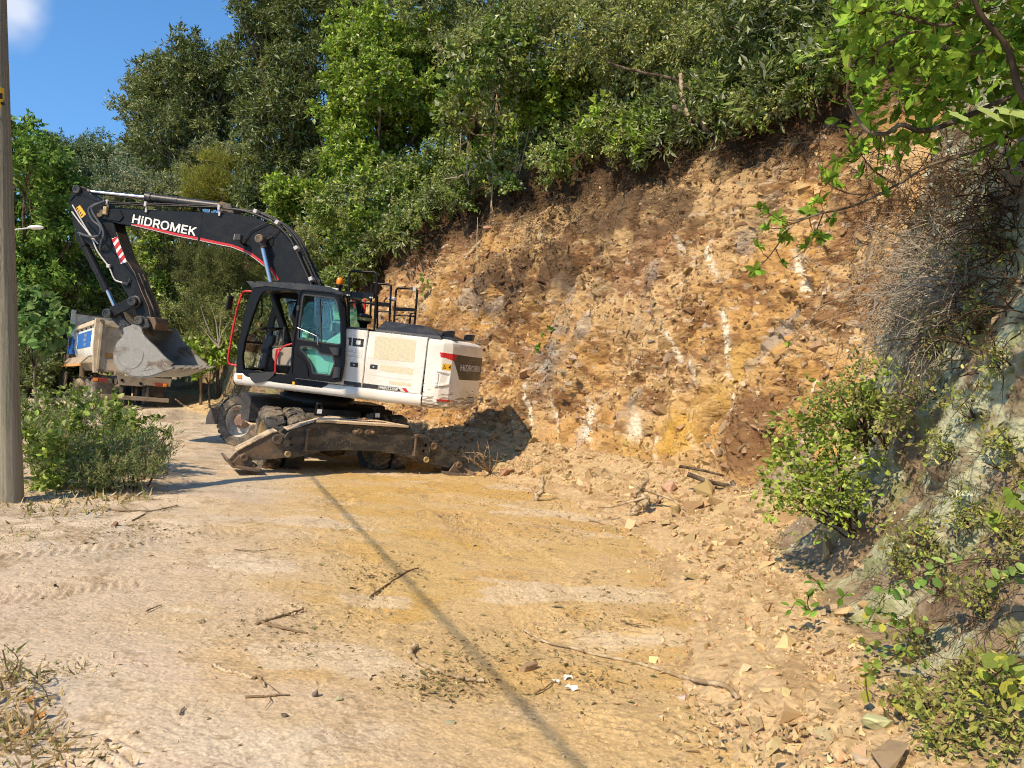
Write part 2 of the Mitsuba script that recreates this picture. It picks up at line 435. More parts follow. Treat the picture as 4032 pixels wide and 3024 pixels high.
    # rock tones by fragment and bed: what the cut laid bare
    tan, ochre, brown, red, grey, pale = (0.47, 0.35, 0.215), (0.45, 0.30, 0.145), (0.22, 0.135, 0.075), (0.27, 0.155, 0.09), (0.30, 0.28, 0.25), (0.60, 0.52, 0.39)
    a = N(qw * [0.5, 0.8, 1], 1, 41, 4); b = N(qw * [1.4, 3.2, 1], 1, 42, 4); c = N(qw * [0.7, 0.5, 1] + 5, 1, 43, 4)
    col = lerp(tan, ochre, step(0.42, 0.62, a))
    col = lerp(col, brown, 0.72 * step(0.47, 0.60, 0.5 * b + 0.3 * N(q * [4, 6, 1], 1, 59, 3) + 0.2 * r2))
    col = lerp(col, red, 0.55 * step(0.50, 0.64, c))
    col = lerp(col, grey, 0.6 * step(0.68, 0.76, N(qw * [1.3, 0.8, 1] + 11, 1, 44, 4)))
    col = lerp(col, pale, 0.45 * step(0.86, 0.95, r3))
    col = col * (0.82 + 0.36 * r3)[:, None] * (0.93 + 0.14 * r2)[:, None]
    # pale scrapes of the bucket's teeth down the face
    for (ss, l0, l1, ww) in SCRAPES:
        m = np.exp(-((S1 - ss - 0.47 * (L - l0) - 0.10 * w[:, 0]) / ww) ** 2) * step(l0 - 0.1, l0 + 0.1, L) * (1 - step(l1 - 0.2, l1 + 0.1, L)) * step(0.32, 0.5, N(q * [2, 3, 1], 1, 45, 3))
        col = lerp(col, (0.70, 0.63, 0.50), np.clip(1.5 * m, 0, 0.9) * face)
    for (ss, ll, rs, rl, cc) in PATCHES:
        m = np.exp(-((S1 - ss) / rs) ** 2 - ((L - ll) / rl) ** 2) * step(0.3, 0.6, N(q, 2.2, 46, 4))
        col = lerp(col, cc, np.clip(1.4 * m, 0, 0.85))
    # the older face nearer the road: grey-green weathered schist under moss and litter
    oldc = lerp((0.27, 0.20, 0.13), (0.42, 0.455, 0.35), step(0.40, 0.52, N(q * [2.0, 1.2, 1], 1, 47, 4)))
    oldc = lerp(oldc, (0.17, 0.115, 0.07), 0.7 * step(0.52, 0.62, N(q, 5.0, 48, 4))) * (0.75 + 0.5 * r3)[:, None]
    col = lerp(oldc, col, np.maximum(step(0.3, 0.7, cut + 0.5 * (N(q, 1.8, 49, 3) - 0.5)), 0) * (S1 < SY(21)) + (S1 >= SY(21)) * step(0.4, 0.6, N(q, 1.0, 50, 3)))
    ap = (0.50, 0.365, 0.20) * (0.72 + 0.5 * r3)[:, None] * (0.9 + 0.2 * r2)[:, None]
    ap = lerp(ap, (0.36, 0.24, 0.12), 0.7 * step(0.5, 0.66, N(q, 1.7, 51, 4)))
    col = lerp(col, ap, apron)
    dark = lerp((0.055, 0.036, 0.022), (0.11, 0.07, 0.04), step(0.4, 0.65, N(q, 9, 52, 3)))
    col = lerp(col, dark, soil)
    F = grid_faces(len(t), len(s))
    return P, F[:, ::-1], np.clip(col, 0.01, 0.8), s, t, S1, T1, cut


SCRAPES = [(19.33, 0.36, 1.9, 0.05), (18.88, 1.0, 2.8, 0.06), (20.92, 0.5, 0.95, 0.07), (21.75, 0.2, 1.15, 0.09), (23.23, 0.3, 1.2, 0.05), (20.92, 4.0, 4.4, 0.05), (20.05, 3.5, 4.3, 0.045), (18.61, 3.2, 4.0, 0.06), (20.4, 1.9, 2.4, 0.04), (22.6, 0.2, 0.9, 0.04), (20.1, 0.1, 0.5, 0.05), (23.7, 0.2, 0.8, 0.04)]
PATCHES = [(19.8, 0.45, 0.5, 0.6, (0.53, 0.33, 0.08)), (19.1, 1.6, 0.35, 0.5, (0.52, 0.34, 0.11)), (22.0, 0.65, 0.16, 0.5, (0.58, 0.57, 0.52)), (21.05, 0.7, 0.10, 0.3, (0.66, 0.60, 0.48)), (20.9, 0.2, 0.5, 0.3, (0.5, 0.33, 0.12)),
           (23.6, 4.3, 1.4, 0.7, (0.10, 0.065, 0.04)), (22.0, 5.2, 1.6, 0.6, (0.12, 0.08, 0.05)), (25.4, 3.9, 1.2, 0.8, (0.11, 0.07, 0.045)), (23.3, 2.0, 0.4, 0.7, (0.28, 0.27, 0.25)), (18.3, 0.7, 0.35, 0.9, (0.17, 0.095, 0.05))]


def stone_shape(rng, flat=(1.0, 0.72, 0.42), n=11):
    """one broken stone of about unit size"""
    v = rng.uniform(-1, 1, (n, 3)); v /= np.abs(v).max(1, keepdims=True) ** 0.55
    v = v * flat * 0.5
    return trimesh.convex.convex_hull(v)


_rs = np.random.default_rng(5)
STONES = [stone_shape(_rs) for _ in range(14)]
CHIPS = [stone_shape(_rs, (1.0, 0.75, 0.5), 7) for _ in range(12)]
FLAKES = [stone_shape(_rs, (1.0, 0.6, 0.22), 9) for _ in range(10)]


def turned(rng, n, axis=None, wobble=0.5):
    """n random rotations; with an axis (n, 3) given, the third column stays near it"""
    z = rng.normal(0, 1, (n, 3)) if axis is None else np.asarray(axis) + rng.normal(0, wobble, (n, 3))
    z /= np.linalg.norm(z, axis=1, keepdims=True)
    x = rng.normal(0, 1, (n, 3)); x -= z * (x * z).sum(1, keepdims=True); x /= np.linalg.norm(x, axis=1, keepdims=True)
    return np.stack([x, np.cross(z, x), z], -1)


def strew(shapes, P, R, size, rng, colors):
    """many stones as (vertices, faces, colours)"""
    which = rng.integers(0, len(shapes), len(P)); V, F, C, o = [], [], [], 0
    for k, m in enumerate(shapes):
        i = np.nonzero(which == k)[0]
        if not len(i): continue
        v = np.einsum('nij,kj->nki', R[i] * size[i][:, None, None], np.array(m.vertices)) + P[i][:, None]
        f = np.array(m.faces)
        V.append(v.reshape(-1, 3)); F.append((f[None] + (o + np.arange(len(i)) * len(m.vertices))[:, None, None]).reshape(-1, 3)); o += len(i) * len(m.vertices)
        C.append(np.repeat(colors[i], len(m.vertices), 0))
    return np.vstack(V), np.vstack(F), np.vstack(C)


TRACKS = [([(-1.9, 2.2), (-1.7, 4.5), (-1.75, 7.0), (-2.3, 9.8)], 0.42, 0.075), ([(0.55, 2.2), (0.35, 4.5), (-0.1, 7.0), (-0.9, 10.0)], 0.42, 0.075),
          ([(-0.55, 2.2), (-0.75, 4.2), (-1.3, 6.6), (-2.0, 9.0)], 0.36, 0.06), ([(-7.5, 4.4), (-4.5, 6.0), (-2.6, 8.2), (-1.6, 10.8)], 0.45, 0.09),
          ([(-8, 3.3), (-5.2, 4.2), (-3.2, 5.6), (-2.0, 7.6)], 0.4, 0.075), ([(0.9, 5.0), (0.3, 7.2), (-0.8, 9.6), (-1.8, 11.6)], 0.5, 0.11)]


def tread(x, y):
    """prints of tyre lugs along a few lines on the road"""
    h = np.zeros_like(x)
    for pts, wide, pitch in TRACKS:
        line = smooth_path(np.c_[np.array(pts), np.zeros(len(pts))], 90)[:, :2]
        d, i = cKDTree(line).query(np.c_[x, y])
        tan = np.gradient(line, axis=0); tan /= np.linalg.norm(tan, axis=1, keepdims=True)
        run = np.r_[0, np.cumsum(np.linalg.norm(np.diff(line, axis=0), axis=1))]
        rel = np.c_[x, y] - line[i]
        u = run[i] + (rel * tan[i]).sum(1); v = rel[:, 0] * tan[i][:, 1] - rel[:, 1] * tan[i][:, 0]
        inside = 1 - step(wide * 0.42, wide * 0.5, np.abs(v))
        lug = np.sin((u + 0.5 * np.abs(v)) * 2 * np.pi / pitch)
        worn = step(0.38, 0.52, N(np.stack([x, y, 0 * x], -1), 1.1, 61, 3))
        h += inside * worn * (0.012 * np.clip(lug * 1.6, -1, 1) - 0.009)
    return h


def build_ground():
    x = np.r_[-300, -200, -120, -80, -55, np.arange(-40, -16, 1.0), np.arange(-16, -7.2, 0.12), np.arange(-7.2, 3.4, 0.02), np.arange(3.4, 9, 0.4), 12, 20, 60, 120, 300]
    y = [-30, -20, -12, -6, -3, -1, 0, 0.8, 1.4, 1.9]
    v = 2.3
    while v < 19: y.append(v); v *= 1.0048
    y = np.r_[y, np.arange(19, 45, 0.35), 48, 55, 65, 80, 110, 160, 260, 500]
    X, Y = np.meshgrid(x, y); X, Y = X.ravel(), Y.ravel()
    Z = ground_z(X, Y)
    p = np.stack([X, Y, 0 * X], -1)
    near = (Y < 22) & (Y > 1) & (X > -12) & (X < 5)
    Z = Z + near * (0.014 * (N(p, 4, 3, 3) - 0.5) + 0.008 * (N(p, 14, 4, 3) - 0.5))
    rough = step(0.45, 0.62, N(p, 0.8, 6, 3))
    c1, r1, _ = shards(p[near][:, :2] * [13, 13], 0.012, 5, 0.6)
    Z[near] += rough[near] * c1
    Z[near] += tread(X[near], Y[near])
    # the verge on the left, a little higher than the wheel tracks
    Z += 0.10 * step(-4.2, -6.2, X + 0.4 * (N(p, 0.7, 7, 2) - 0.5)) * step(2.0, 7.5, Y) * (Y < 19)
    return trimesh.Trimesh(np.stack([X, Y, Z], -1), grid_faces(len(y), len(x)), process=False)


def earth(p, n, uv):
    x, y = p.x, p.y
    a = fbm(x * 0.5 + 3, y * 0.5, 1.0, 4); b = fbm(x * 1.3, y * 2.2, 4.0, 4); c = fbm(x * 5, y * 5, 2.0, 3)
    g = noise(x * 75, y * 75, 3.0); g2 = noise(x * 190, y * 190, 5.0); f = noise(x * 28, y * 40, 9.0)
    col = mix((0.53, 0.43, 0.31), (0.60, 0.50, 0.37), smoothstep(0.35, 0.65, a))
    # ochre subsoil spilled in front of the machine and along the bank
    spill = smoothstep(-3.6, -0.8, x + 0.20 * (y - 6) + 2.2 * (a - 0.5)) * smoothstep(1.6, 4.0, y + 2.4 * (b - 0.5) + 0.8 * x)
    col = mix(col, (0.53, 0.375, 0.165), 0.95 * spill)
    deep = smoothstep(0.50, 0.62, b + 0.10 * smoothstep(6.0, 8.5, y) * smoothstep(0.5, -0.8, x)) * spill
    col = mix(col, (0.50, 0.32, 0.10), 0.65 * deep)
    pink = smoothstep(0.54, 0.62, fbm(x * 0.55 + 9, y * 0.8, 8.0, 3)) * (1 - 0.6 * spill)
    col = mix(col, (0.56, 0.44, 0.355), 0.35 * pink)
    pale = smoothstep(0.60, 0.68, fbm(x * 0.9, y * 1.7 + 5, 6.0, 4))
    col = mix(col, (0.64, 0.55, 0.42), 0.5 * pale)
    grey = smoothstep(0.57, 0.66, fbm(x * 0.8 + 4, y * 0.9, 12.0, 4)) * (1 - spill)
    col = mix(col, (0.44, 0.39, 0.32), 0.5 * grey)
    verge = smoothstep(-3.4, -5.0, x + 1.0 * (b - 0.5) - 0.12 * y * (y < 9) ) 
    col = mix(col, (0.36, 0.28, 0.18), 0.5 * verge * smoothstep(0.4, 0.6, c))
    col = mix(col, (0.32, 0.235, 0.14), 0.5 * smoothstep(0.58, 0.72, c * 0.6 + f * 0.4))
    return col * (0.74 + 0.32 * g + 0.22 * g2)


scene['mat_earth'] = {'type': 'twosided', 'bsdf': {'type': 'bumpmap', 'scale': 1.0, 'arbitrary': mikit.proc(lambda p, n, uv: 0.006 * fbm(p.x * 55, p.y * 55, 1.0, 3) + 0.008 * fbm(p.x * 17, p.y * 17, 1.0, 2), eps=0.004),
                      'bsdf': {'type': 'diffuse', 'reflectance': mikit.proc(earth)}}}
put('ground', build_ground(), 'mat_earth', smooth=True)
labels['ground'] = {'label': 'dusty tan dirt road of packed subsoil with tyre prints', 'kind': 'structure'}


FACE_V = []


def rock(p, n, uv):
    # tones of the laid-bare rock; uv = (metres along the bank, share of the face's height)
    s, t = uv.x, uv.y
    L = t * 6.9
    w = fbm(s * 0.9, L * 0.9, 21.0, 3) - 0.5
    sw = s + 0.25 * L + 0.5 * w
    a = fbm(sw * 0.5, L * 0.8, 41.0, 4); b = fbm(sw * 1.4, L * 3.2, 42.0, 4)
    f = fbm(p.x * 9, p.y * 9, p.z * 13, 4); g = fbm(p.x * 34, p.y * 34, p.z * 44, 3)
    c = mix((0.50, 0.345, 0.175), (0.47, 0.285, 0.11), smoothstep(0.42, 0.62, a))
    c = mix(c, (0.19, 0.10, 0.05), 0.85 * smoothstep(0.46, 0.60, 0.5 * b + 0.5 * f))
    c = mix(c, (0.28, 0.15, 0.085), 0.55 * smoothstep(0.50, 0.64, fbm(sw * 0.7, L * 0.5, 43.0, 4)))
    c = mix(c, (0.30, 0.28, 0.25), 0.6 * smoothstep(0.66, 0.74, fbm(sw * 1.3, L * 0.8, 44.0, 4)))
    c = mix(c, (0.60, 0.52, 0.39), 0.5 * smoothstep(0.62, 0.72, fbm(p.x * 5 + 3, p.y * 5, p.z * 8, 4)))
    for ss, l0, l1, ww in SCRAPES:
        m = dr.exp(-dr.square((s - ss - 0.47 * (L / 1.15 * 1.15 - l0) - 0.08 * w) / ww)) * smoothstep(l0 - 0.1, l0 + 0.1, L) * (1 - smoothstep(l1 - 0.2, l1 + 0.1, L)) * smoothstep(0.36, 0.5, f)
        c = mix(c, (0.70, 0.63, 0.50), dr.minimum(1.5 * m, 0.9))
    pn = fbm(s * 2.2, L * 2.2, 46.0, 4)
    for ss, ll, rs, rl, cc in PATCHES:
        m = dr.exp(-dr.square((s - ss) / rs) - dr.square((L - ll) / rl)) * smoothstep(0.3, 0.6, pn)
        c = mix(c, cc, dr.minimum(1.4 * m, 0.85))
    old = mix((0.27, 0.205, 0.135), (0.41, 0.42, 0.28), smoothstep(0.40, 0.54, fbm(p.x * 2 + p.y * 2, p.z * 1.6, 47.0, 4)))
    old = mix(old, (0.15, 0.105, 0.065), 0.75 * smoothstep(0.50, 0.60, 0.6 * fbm(p.x * 4, p.y * 4, p.z * 4, 3) + 0.4 * f))
    old = mix(old, (0.20, 0.22, 0.09), 0.6 * smoothstep(0.56, 0.64, fbm(p.x * 6 + 5, p.y * 6, p.z * 6, 3)))
    isold = dr.maximum(1 - smoothstep(S_CUT - 0.25, S_CUT + 0.25, s + 0.7 * w), smoothstep(SY(20.6), SY(21.4), s + w))
    c = mix(c, old, isold)
    ap = mix((0.51, 0.375, 0.215), (0.36, 0.245, 0.13), 0.7 * smoothstep(0.5, 0.66, fbm(s * 1.7, L * 1.7, 51.0, 4)))
    c = mix(c, ap, 1 - smoothstep(-0.12, 0.05, t + 0.1 * w))
    sl = smoothstep(0.80, 0.90, t + 0.22 * (fbm(s * 0.9, L * 0.9, 29.0, 4) - 0.5)) * smoothstep(S_CUT, S_CUT + 0.4, s)
    c = mix(c, mix((0.05, 0.034, 0.021), (0.11, 0.07, 0.042), f), sl)
    return c * (0.62 + 0.46 * g + 0.30 * f)


def rock_relief(p, n, uv):
    return 0.030 * fbm(p.x * 13, p.y * 13, p.z * 24, 3) + 0.010 * fbm(p.x * 50, p.y * 50, p.z * 70, 2)


scene['mat_rock'] = {'type': 'twosided', 'bsdf': {'type': 'bumpmap', 'scale': 1.0, 'arbitrary': mikit.proc(rock_relief, eps=0.004), 'bsdf': {'type': 'diffuse', 'reflectance': mikit.proc(rock)}}}


def build_slope():
    V, F, col, s, t, S1, T1, cut = build_bank()
    nf = len(t) - 26 + 12                     # rows of the cut face with its crest; above it the wooded hillside
    ns = len(s)
    rows = np.arange(len(t) * ns).reshape(len(t), ns)
    face = trimesh.Trimesh(V[:(nf + 1) * ns], grid_faces(nf + 1, ns), process=False)
    put('cut_bank', face, 'mat_rock', smooth=True, uv=np.c_[S1, T1][:(nf + 1) * ns])
    labels['cut_bank'] = {'label': 'freshly dug orange brown rock face above the road', 'kind': 'structure'}
    FACE_V.append(V[:(nf + 1) * ns][::3])
    # broken rock standing out of the face: the 280 largest are pieces of their own, the rest one mass
    m = (nf + 1) * ns
    vn = np.array(face.vertex_normals)
    if (vn[:, 2] < 0).mean() > 0.5: vn = -vn
    rng = np.random.default_rng(91)
    S1, T1, cut, cc = S1[:m], T1[:m], cut[:m], col[:m]
    w = ((S1 > SY(2.2)) & (S1 < SY(21)) & (T1 > -0.75) & (T1 < 1.02)) * np.where(S1 < SY(6.9), 0.35, 1.0) * np.where(T1 < 0, 1.3, 1.0) * (0.25 + meshkit.fbm(np.stack([S1, T1 * 5, 0 * S1], -1) * 1.4, 3, 5) ** 2 * 3)
    i = rng.choice(m, 42000, p=w / w.sum())
    size = 0.024 + rng.exponential(0.034, len(i)) * np.where(T1[i] < 0, 1.25, 1.0); size = np.minimum(size, 0.40); size[:220] = rng.uniform(0.14, 0.34, 220)
    size = np.where(cut[i] < 0.4, size * 0.7, size)
    R = turned(rng, len(i), vn[i] * 0.4 + np.array([0.15, 0.1, 0.6]), 0.6)
    P = V[i] + vn[i] * (size * rng.uniform(-0.22, 0.10, len(i)))[:, None]
    c = np.clip(cc[i] * rng.uniform(0.6, 1.3, (len(i), 1)) * (1 + rng.normal(0, 0.04, (len(i), 3))), 0.02, 0.75)
    big = np.argsort(-size)[:280]; rest = np.setdiff1d(np.arange(len(i)), big)
    Vs, Fs, Cs = strew(CHIPS, P[rest], R[rest], size[rest], rng, c[rest])
    put('cut_bank__shards', trimesh.Trimesh(Vs, Fs, process=False), 'mat_vertex', smooth=False, color=Cs); labels['cut_bank__shards'] = {'kind': 'stuff'}
    for k in big:
        q = STONES[int(rng.integers(len(STONES)))]
        key = fresh('cut_bank__rock')
        M = np.eye(4); M[:3, :3] = R[k] * size[k]; M[:3, 3] = P[k]
        put(key, moved(q, M), 'mat_vertex', smooth=False, color=np.repeat(c[k][None], len(q.vertices), 0))
    # hillside: coarse, from just under the crest up
    s2 = np.r_[np.arange(0, SY(29), 0.25), np.arange(SY(29), _s[-1], 0.6)]
    t2 = np.r_[1.0 + np.linspace(0.2, 3, 16), 1 + np.geomspace(3.4, 95, 40)]
    S, Tt = np.meshgrid(s2, t2)
    P, nrm, _ = bank_point(S, Tt); P = P.reshape(-1, 3)
    q = np.stack([S.ravel(), Tt.ravel(), 0 * S.ravel()], -1)
    P[:, 2] += 0.35 * (N(q, 0.5, 70, 4) - 0.5) + 0.12 * (N(q, 3, 71, 3) - 0.5) - 0.05
    put('hillside', trimesh.Trimesh(P, grid_faces(len(t2), len(s2)), process=False), 'mat_soil', smooth=False)
    labels['hillside'] = {'label': 'steep wooded slope of dark soil and dead leaves', 'kind': 'structure'}


def soil(p, n, uv):
    a = fbm(p.x * 1.2, p.y * 1.2, p.z * 1.2, 4); b = noise(p.x * 16, p.y * 16, p.z * 16)
    return mix((0.05, 0.035, 0.022), (0.13, 0.085, 0.048), smoothstep(0.35, 0.65, a * 0.6 + b * 0.4))


scene['mat_soil'] = matte(mikit.proc(soil))
build_slope()


# ------------------------------------------------------------------ the wheeled excavator
EX_O = np.array([-3.51, 13.82, 1.294])
EX_F, EX_L, EX_W = np.array([-0.98813, 0.10386, 0.11320]), np.array([-0.10453, -0.99452, 0.0]), np.array([0.11258, -0.01183, 0.99357])
M_UP = pose(EX_O, EX_F, EX_L, EX_W)                                    # x forward along the boom, y to the cab side, z up
EX_D, EX_R = np.array([0.49360, -0.86716, -0.06626]), np.array([0.86237, 0.49789, -0.09179])
M_UN = pose(EX_O, EX_R, EX_D, EX_W)                                    # x along the blade, y towards the blade, z up


def strip_mesh(poly, y0, y1, thick):
    """a bent plate: the polyline in (x, z) given a thickness and extruded along y"""
    return slab(LineString(poly).buffer(thick / 2, cap_style=2, join_style=2), y0, y1)


def print_on(text, p0, p1, h, y, depth=0.004, bold=True):
    """lettering on a side face: from p0 to p1 in (x, z), facing +y"""
    m = meshkit.text_mesh(text, h, depth, bold=bold)
    m.apply_translation((-m.bounds[0][0], 0, 0))
    p0, p1 = np.array(p0), np.array(p1); L = np.linalg.norm(p1 - p0); u = (p1 - p0) / L
    m.apply_scale([L / m.extents[0], 1, 1])
    A = np.eye(4); A[:3, 0] = (u[0], 0, u[1]); A[:3, 2] = (0, 1, 0); A[:3, 1] = np.cross(A[:3, 2], A[:3, 0]); A[:3, 3] = (p0[0], y, p0[1])
    return moved(m, A)


def pin(x, z, y0, y1, r):
    return cyl((x, y0, z), (x, y1, z), r, 20)


def boss(x, z, y, r, h):
    """a turned pin end with a chamfer and a centre hole, facing +y"""
    m = lathe([(0, 0.2 * h), (0.25 * r, 0.2 * h), (0.3 * r, 0.6 * h), (0.62 * r, 0.6 * h), (0.66 * r, h), (0.9 * r, h), (r, 0.75 * h), (r, -h), (0, -h)], 24)
    m.apply_transform(np.array([[1, 0, 0, x], [0, 0, 1, y], [0, -1, 0, z], [0, 0, 0, 1.0]])); return m


def build_excavator():
    ex = thing('excavator', 'white and black wheeled excavator with its bucket raised over a dump truck', 'excavator')
    up = lambda parent, name, mesh, mat, smooth=35, label=None: part(parent, name, moved(mesh, M_UP), mat, smooth, label)
    un = lambda parent, name, mesh, mat, smooth=35, label=None: part(parent, name, moved(mesh, M_UN), mat, smooth, label)

    # ---- boom
    boom_pts = [(4.237, 2.872), (3.995, 2.885), (3.506, 2.9), (2.662, 2.942), (2.141, 2.967), (1.688, 2.972), (1.383, 2.941), (1.12, 2.847), (0.882, 2.714), (0.711, 2.54), (0.563, 2.313), (0.413, 2.068), (0.303, 1.884),
                (0.046, 1.424), (-0.026, 1.113), (0.15, 1.003), (0.394, 1.068), (0.678, 1.494), (0.902, 1.85), (1.028, 2.007), (1.166, 2.089), (1.3, 2.172), (1.458, 2.262), (1.618, 2.319), (1.826, 2.373), (2.079, 2.394),
                (2.442, 2.433), (2.855, 2.468), (3.59, 2.565), (3.933, 2.59), (4.018, 2.592), (4.252, 2.633), (4.403, 2.675), (4.475, 2.75), (4.402, 2.83)]
    boom = up(ex, 'boom', slab(boom_pts, -0.24, 0.2, bev=0.008), 'mat_black', 25)
    under = [(3.772, 2.600), (3.59, 2.577), (2.855, 2.480), (2.442, 2.445), (2.079, 2.406), (1.826, 2.385), (1.618, 2.331), (1.458, 2.274), (1.3, 2.184), (1.166, 2.101), (1.03, 2.022), (0.9, 1.857)]
    for a, b in ((0, 4), (3, 12)):
        line = np.array(under[a:b] if a == 0 else under[3:]).copy()
        if a == 0: line[-1] = (2.472, 2.448)
        else: line[0] = (2.43, 2.444)
        dn = np.gradient(line, axis=0); nrm = np.c_[dn[:, 1], -dn[:, 0]]; nrm /= np.linalg.norm(nrm, axis=1, keepdims=True)
        nrm *= np.sign(nrm[:, 1:2])
        wd = np.full((len(line), 1), 0.042)
        if a == 0: wd[0] = 0.008
        up(boom, 'stripe', slab(np.vstack([line, (line + nrm * wd)[::-1]]), 0.2, 0.2045), 'mat_red')
        up(boom, 'pinstripe', slab(np.vstack([line - nrm * 0.002, (line - nrm * 0.012)[::-1]]), 0.2, 0.204), 'mat_print_grey')
    up(boom, 'lettering', print_on('HiDROMEK', (3.768, 2.634), (2.527, 2.512), 0.150, 0.2), 'mat_print_white', False)
    up(boom, 'weld_seam', slab([(2.452, 2.45), (2.440, 2.45), (2.42, 2.955), (2.432, 2.955)], 0.2, 0.2035), 'mat_black_clean')
    up(boom, 'pin_boss', join([boss(4.40, 2.753, 0.23, 0.085, 0.02), pin(4.40, 2.753, -0.3, 0.22, 0.055)]), 'mat_rust', label='rusty pin at the boom tip')
    up(boom, 'tip_fork', slab(rounded([(4.0, 2.63), (3.93, 2.72), (4.02, 2.85), (4.45, 2.84), (4.50, 2.72), (4.40, 2.655)], 0.03), 0.2, 0.222, bev=0.006), 'mat_black')
    up(boom, 'cylinder_pin', join([boss(1.22, 2.55, 0.42, 0.075, 0.02), pin(1.22, 2.55, -0.45, 0.41, 0.06)]), 'mat_rust')
    up(boom, 'boss_plate', lathe([(0, 0.012), (0.15, 0.012), (0.165, 0.0), (0, 0)], 32).apply_transform(np.array([[1, 0, 0, 1.20], [0, 0, 1, 0.2], [0, -1, 0, 2.55], [0, 0, 0, 1.0]])), 'mat_black')
    lamp = up(boom, 'work_lamp', box(1.62, 0.37, 2.535, 0.13, 0.09, 0.125, 0.02), 'mat_rubber')
    up(lamp, 'lens', box(1.685, 0.38, 2.535, 0.012, 0.07, 0.1, 0.004), 'mat_print_grey')
    up(boom, 'lamp_bracket', join([tube([(1.58, 0.37, 2.48), (1.57, 0.35, 2.44), (1.57, 0.2, 2.43)], 0.018), box(1.57, 0.23, 2.44, 0.06, 0.07, 0.05, 0.01)]), 'mat_black_clean')
    for w in ([(1.145, 2.9), (1.311, 2.80), (1.465, 2.71), (1.54, 2.60), (1.60, 2.5)], [(0.947, 2.80), (1.045, 2.66), (1.185, 2.56)]):
        up(boom, 'cable', tube(smooth_path([(x, 0.235, z) for x, z in w], 16), 0.008, 6), 'mat_rubber')
    # hoses over the back of the boom
    crest = [(2.05, 3.06), (1.70, 3.06), (1.40, 3.02), (1.10, 2.92), (0.86, 2.78), (0.66, 2.58), (0.50, 2.32), (0.34, 2.06), (0.20, 1.82), (0.02, 1.50), (-0.05, 1.2)]
    c = np.array(crest); dn = np.gradient(c, axis=0); nn = np.c_[-dn[:, 1], dn[:, 0]]; nn /= np.linalg.norm(nn, axis=1, keepdims=True)
    nn *= np.where(nn[:, 1:2] < 0, -1, 1)
    for i, yy in enumerate((0.235, 0.14, 0.05, -0.04, -0.13)):
        off = (-0.03, 0.02, 0.045, 0.02, 0.04)[i]
        q = c + nn * off * np.clip(np.arange(len(c)) / 2, 0.3, 1)[:, None]
        up(boom, 'hose', tube(smooth_path(np.c_[q[:, 0], np.full(len(q), yy), q[:, 1]], 60), 0.021, 8), 'mat_rubber', True)
    for x, z in ((0.60, 2.47), (0.27, 1.95), (1.0, 2.89), (1.42, 3.05)):
        k = int(np.argmin(np.hypot(c[:, 0] - x, c[:, 1] - z))); a = math.atan2(dn[k][1], dn[k][0])
        for yy in (0.19, -0.08):
            m = box(0, 0, 0, 0.07, 0.16, 0.075, 0.008); m.apply_transform(trimesh.transformations.rotation_matrix(-a, (0, 1, 0))); m.apply_translation((x, yy, z))
            up(boom, 'hose_clamp', m, 'mat_print_grey')
    for z in (2.972, 2.999):
        up(boom, 'hard_line', tube([(2.05, 0.25, z + 0.09), (3.43, 0.25, z), (4.20, 0.25, z - 0.04), (4.28, 0.25, z - 0.04)], 0.018, 8), 'mat_black_clean', True)
    for x, z in ((3.5, 2.985), (4.25, 2.95), (2.1, 3.05)):
        up(boom, 'line_bracket', join([box(x, 0.25, z, 0.05, 0.06, 0.09, 0.008), box(x, 0.225, z - 0.08, 0.035, 0.02, 0.12)]), 'mat_print_grey')
    up(boom, 'valve_block', box(4.27, 0.24, 2.80, 0.075, 0.08, 0.15, 0.01), 'mat_rim_yellow')
    # ---- boom cylinders
    for y in (0.33, -0.37):
        bc = up(ex, 'boom_cylinder', cyl((0.93, y, 1.72), (0.50, y, 0.70), 0.075), 'mat_black', True)
        up(bc, 'rod', cyl((1.21, y, 2.50), (0.91, y, 1.68), 0.042), 'mat_chrome', True)
        up(bc, 'rod_eye', join([pin(1.22, 2.55, y - 0.06, y + 0.06, 0.075), cyl((1.19, y, 2.48), (1.15, y, 2.40), 0.055)]), 'mat_rust', True)
    # ---- arm cylinder, along the top of the boom
    ac = up(ex, 'arm_cylinder', join([cyl((3.60, 0, 3.150), (2.12, 0, 3.118), 0.078), cyl((3.66, 0, 3.152), (3.55, 0, 3.15), 0.094), cyl((3.05, 0, 3.14), (3.02, 0, 3.14), 0.088)]), 'mat_hood', 35)
    up(ac, 'rod', cyl((4.86, 0, 3.155), (3.6, 0, 3.15), 0.04), 'mat_chrome', True)
    up(ac, 'rod_eye', join([pin(4.90, 3.145, -0.07, 0.07, 0.085), cyl((4.86, 0, 3.15), (4.76, 0, 3.153), 0.055)]), 'mat_rust', True)
    up(ac, 'base_lug', slab(rounded([(2.16, 3.19), (1.95, 3.15), (1.84, 2.96), (2.16, 2.96)], 0.03), -0.16, 0.16, bev=0.01), 'mat_rust')
    # ---- arm
    arm_pts = [(4.975, 3.192), (4.855, 3.203), (4.762, 3.131), (4.576, 3.04), (4.398, 2.963), (4.20, 2.725), (4.09, 2.477), (3.894, 2.023), (3.661, 1.747), (3.486, 1.415), (3.325, 1.151), (3.238, 0.894), (3.353, 0.764),
               (3.463, 0.823), (3.565, 1.079), (3.665, 1.223), (3.865, 1.469), (4.12, 1.701), (4.325, 1.981), (4.541, 2.125), (4.76, 2.292), (4.924, 2.464), (4.994, 2.702), (5.05, 2.941), (5.03, 3.093)]
    arm = up(ex, 'arm', slab(arm_pts, -0.19, 0.17, bev=0.008), 'mat_black', 25)
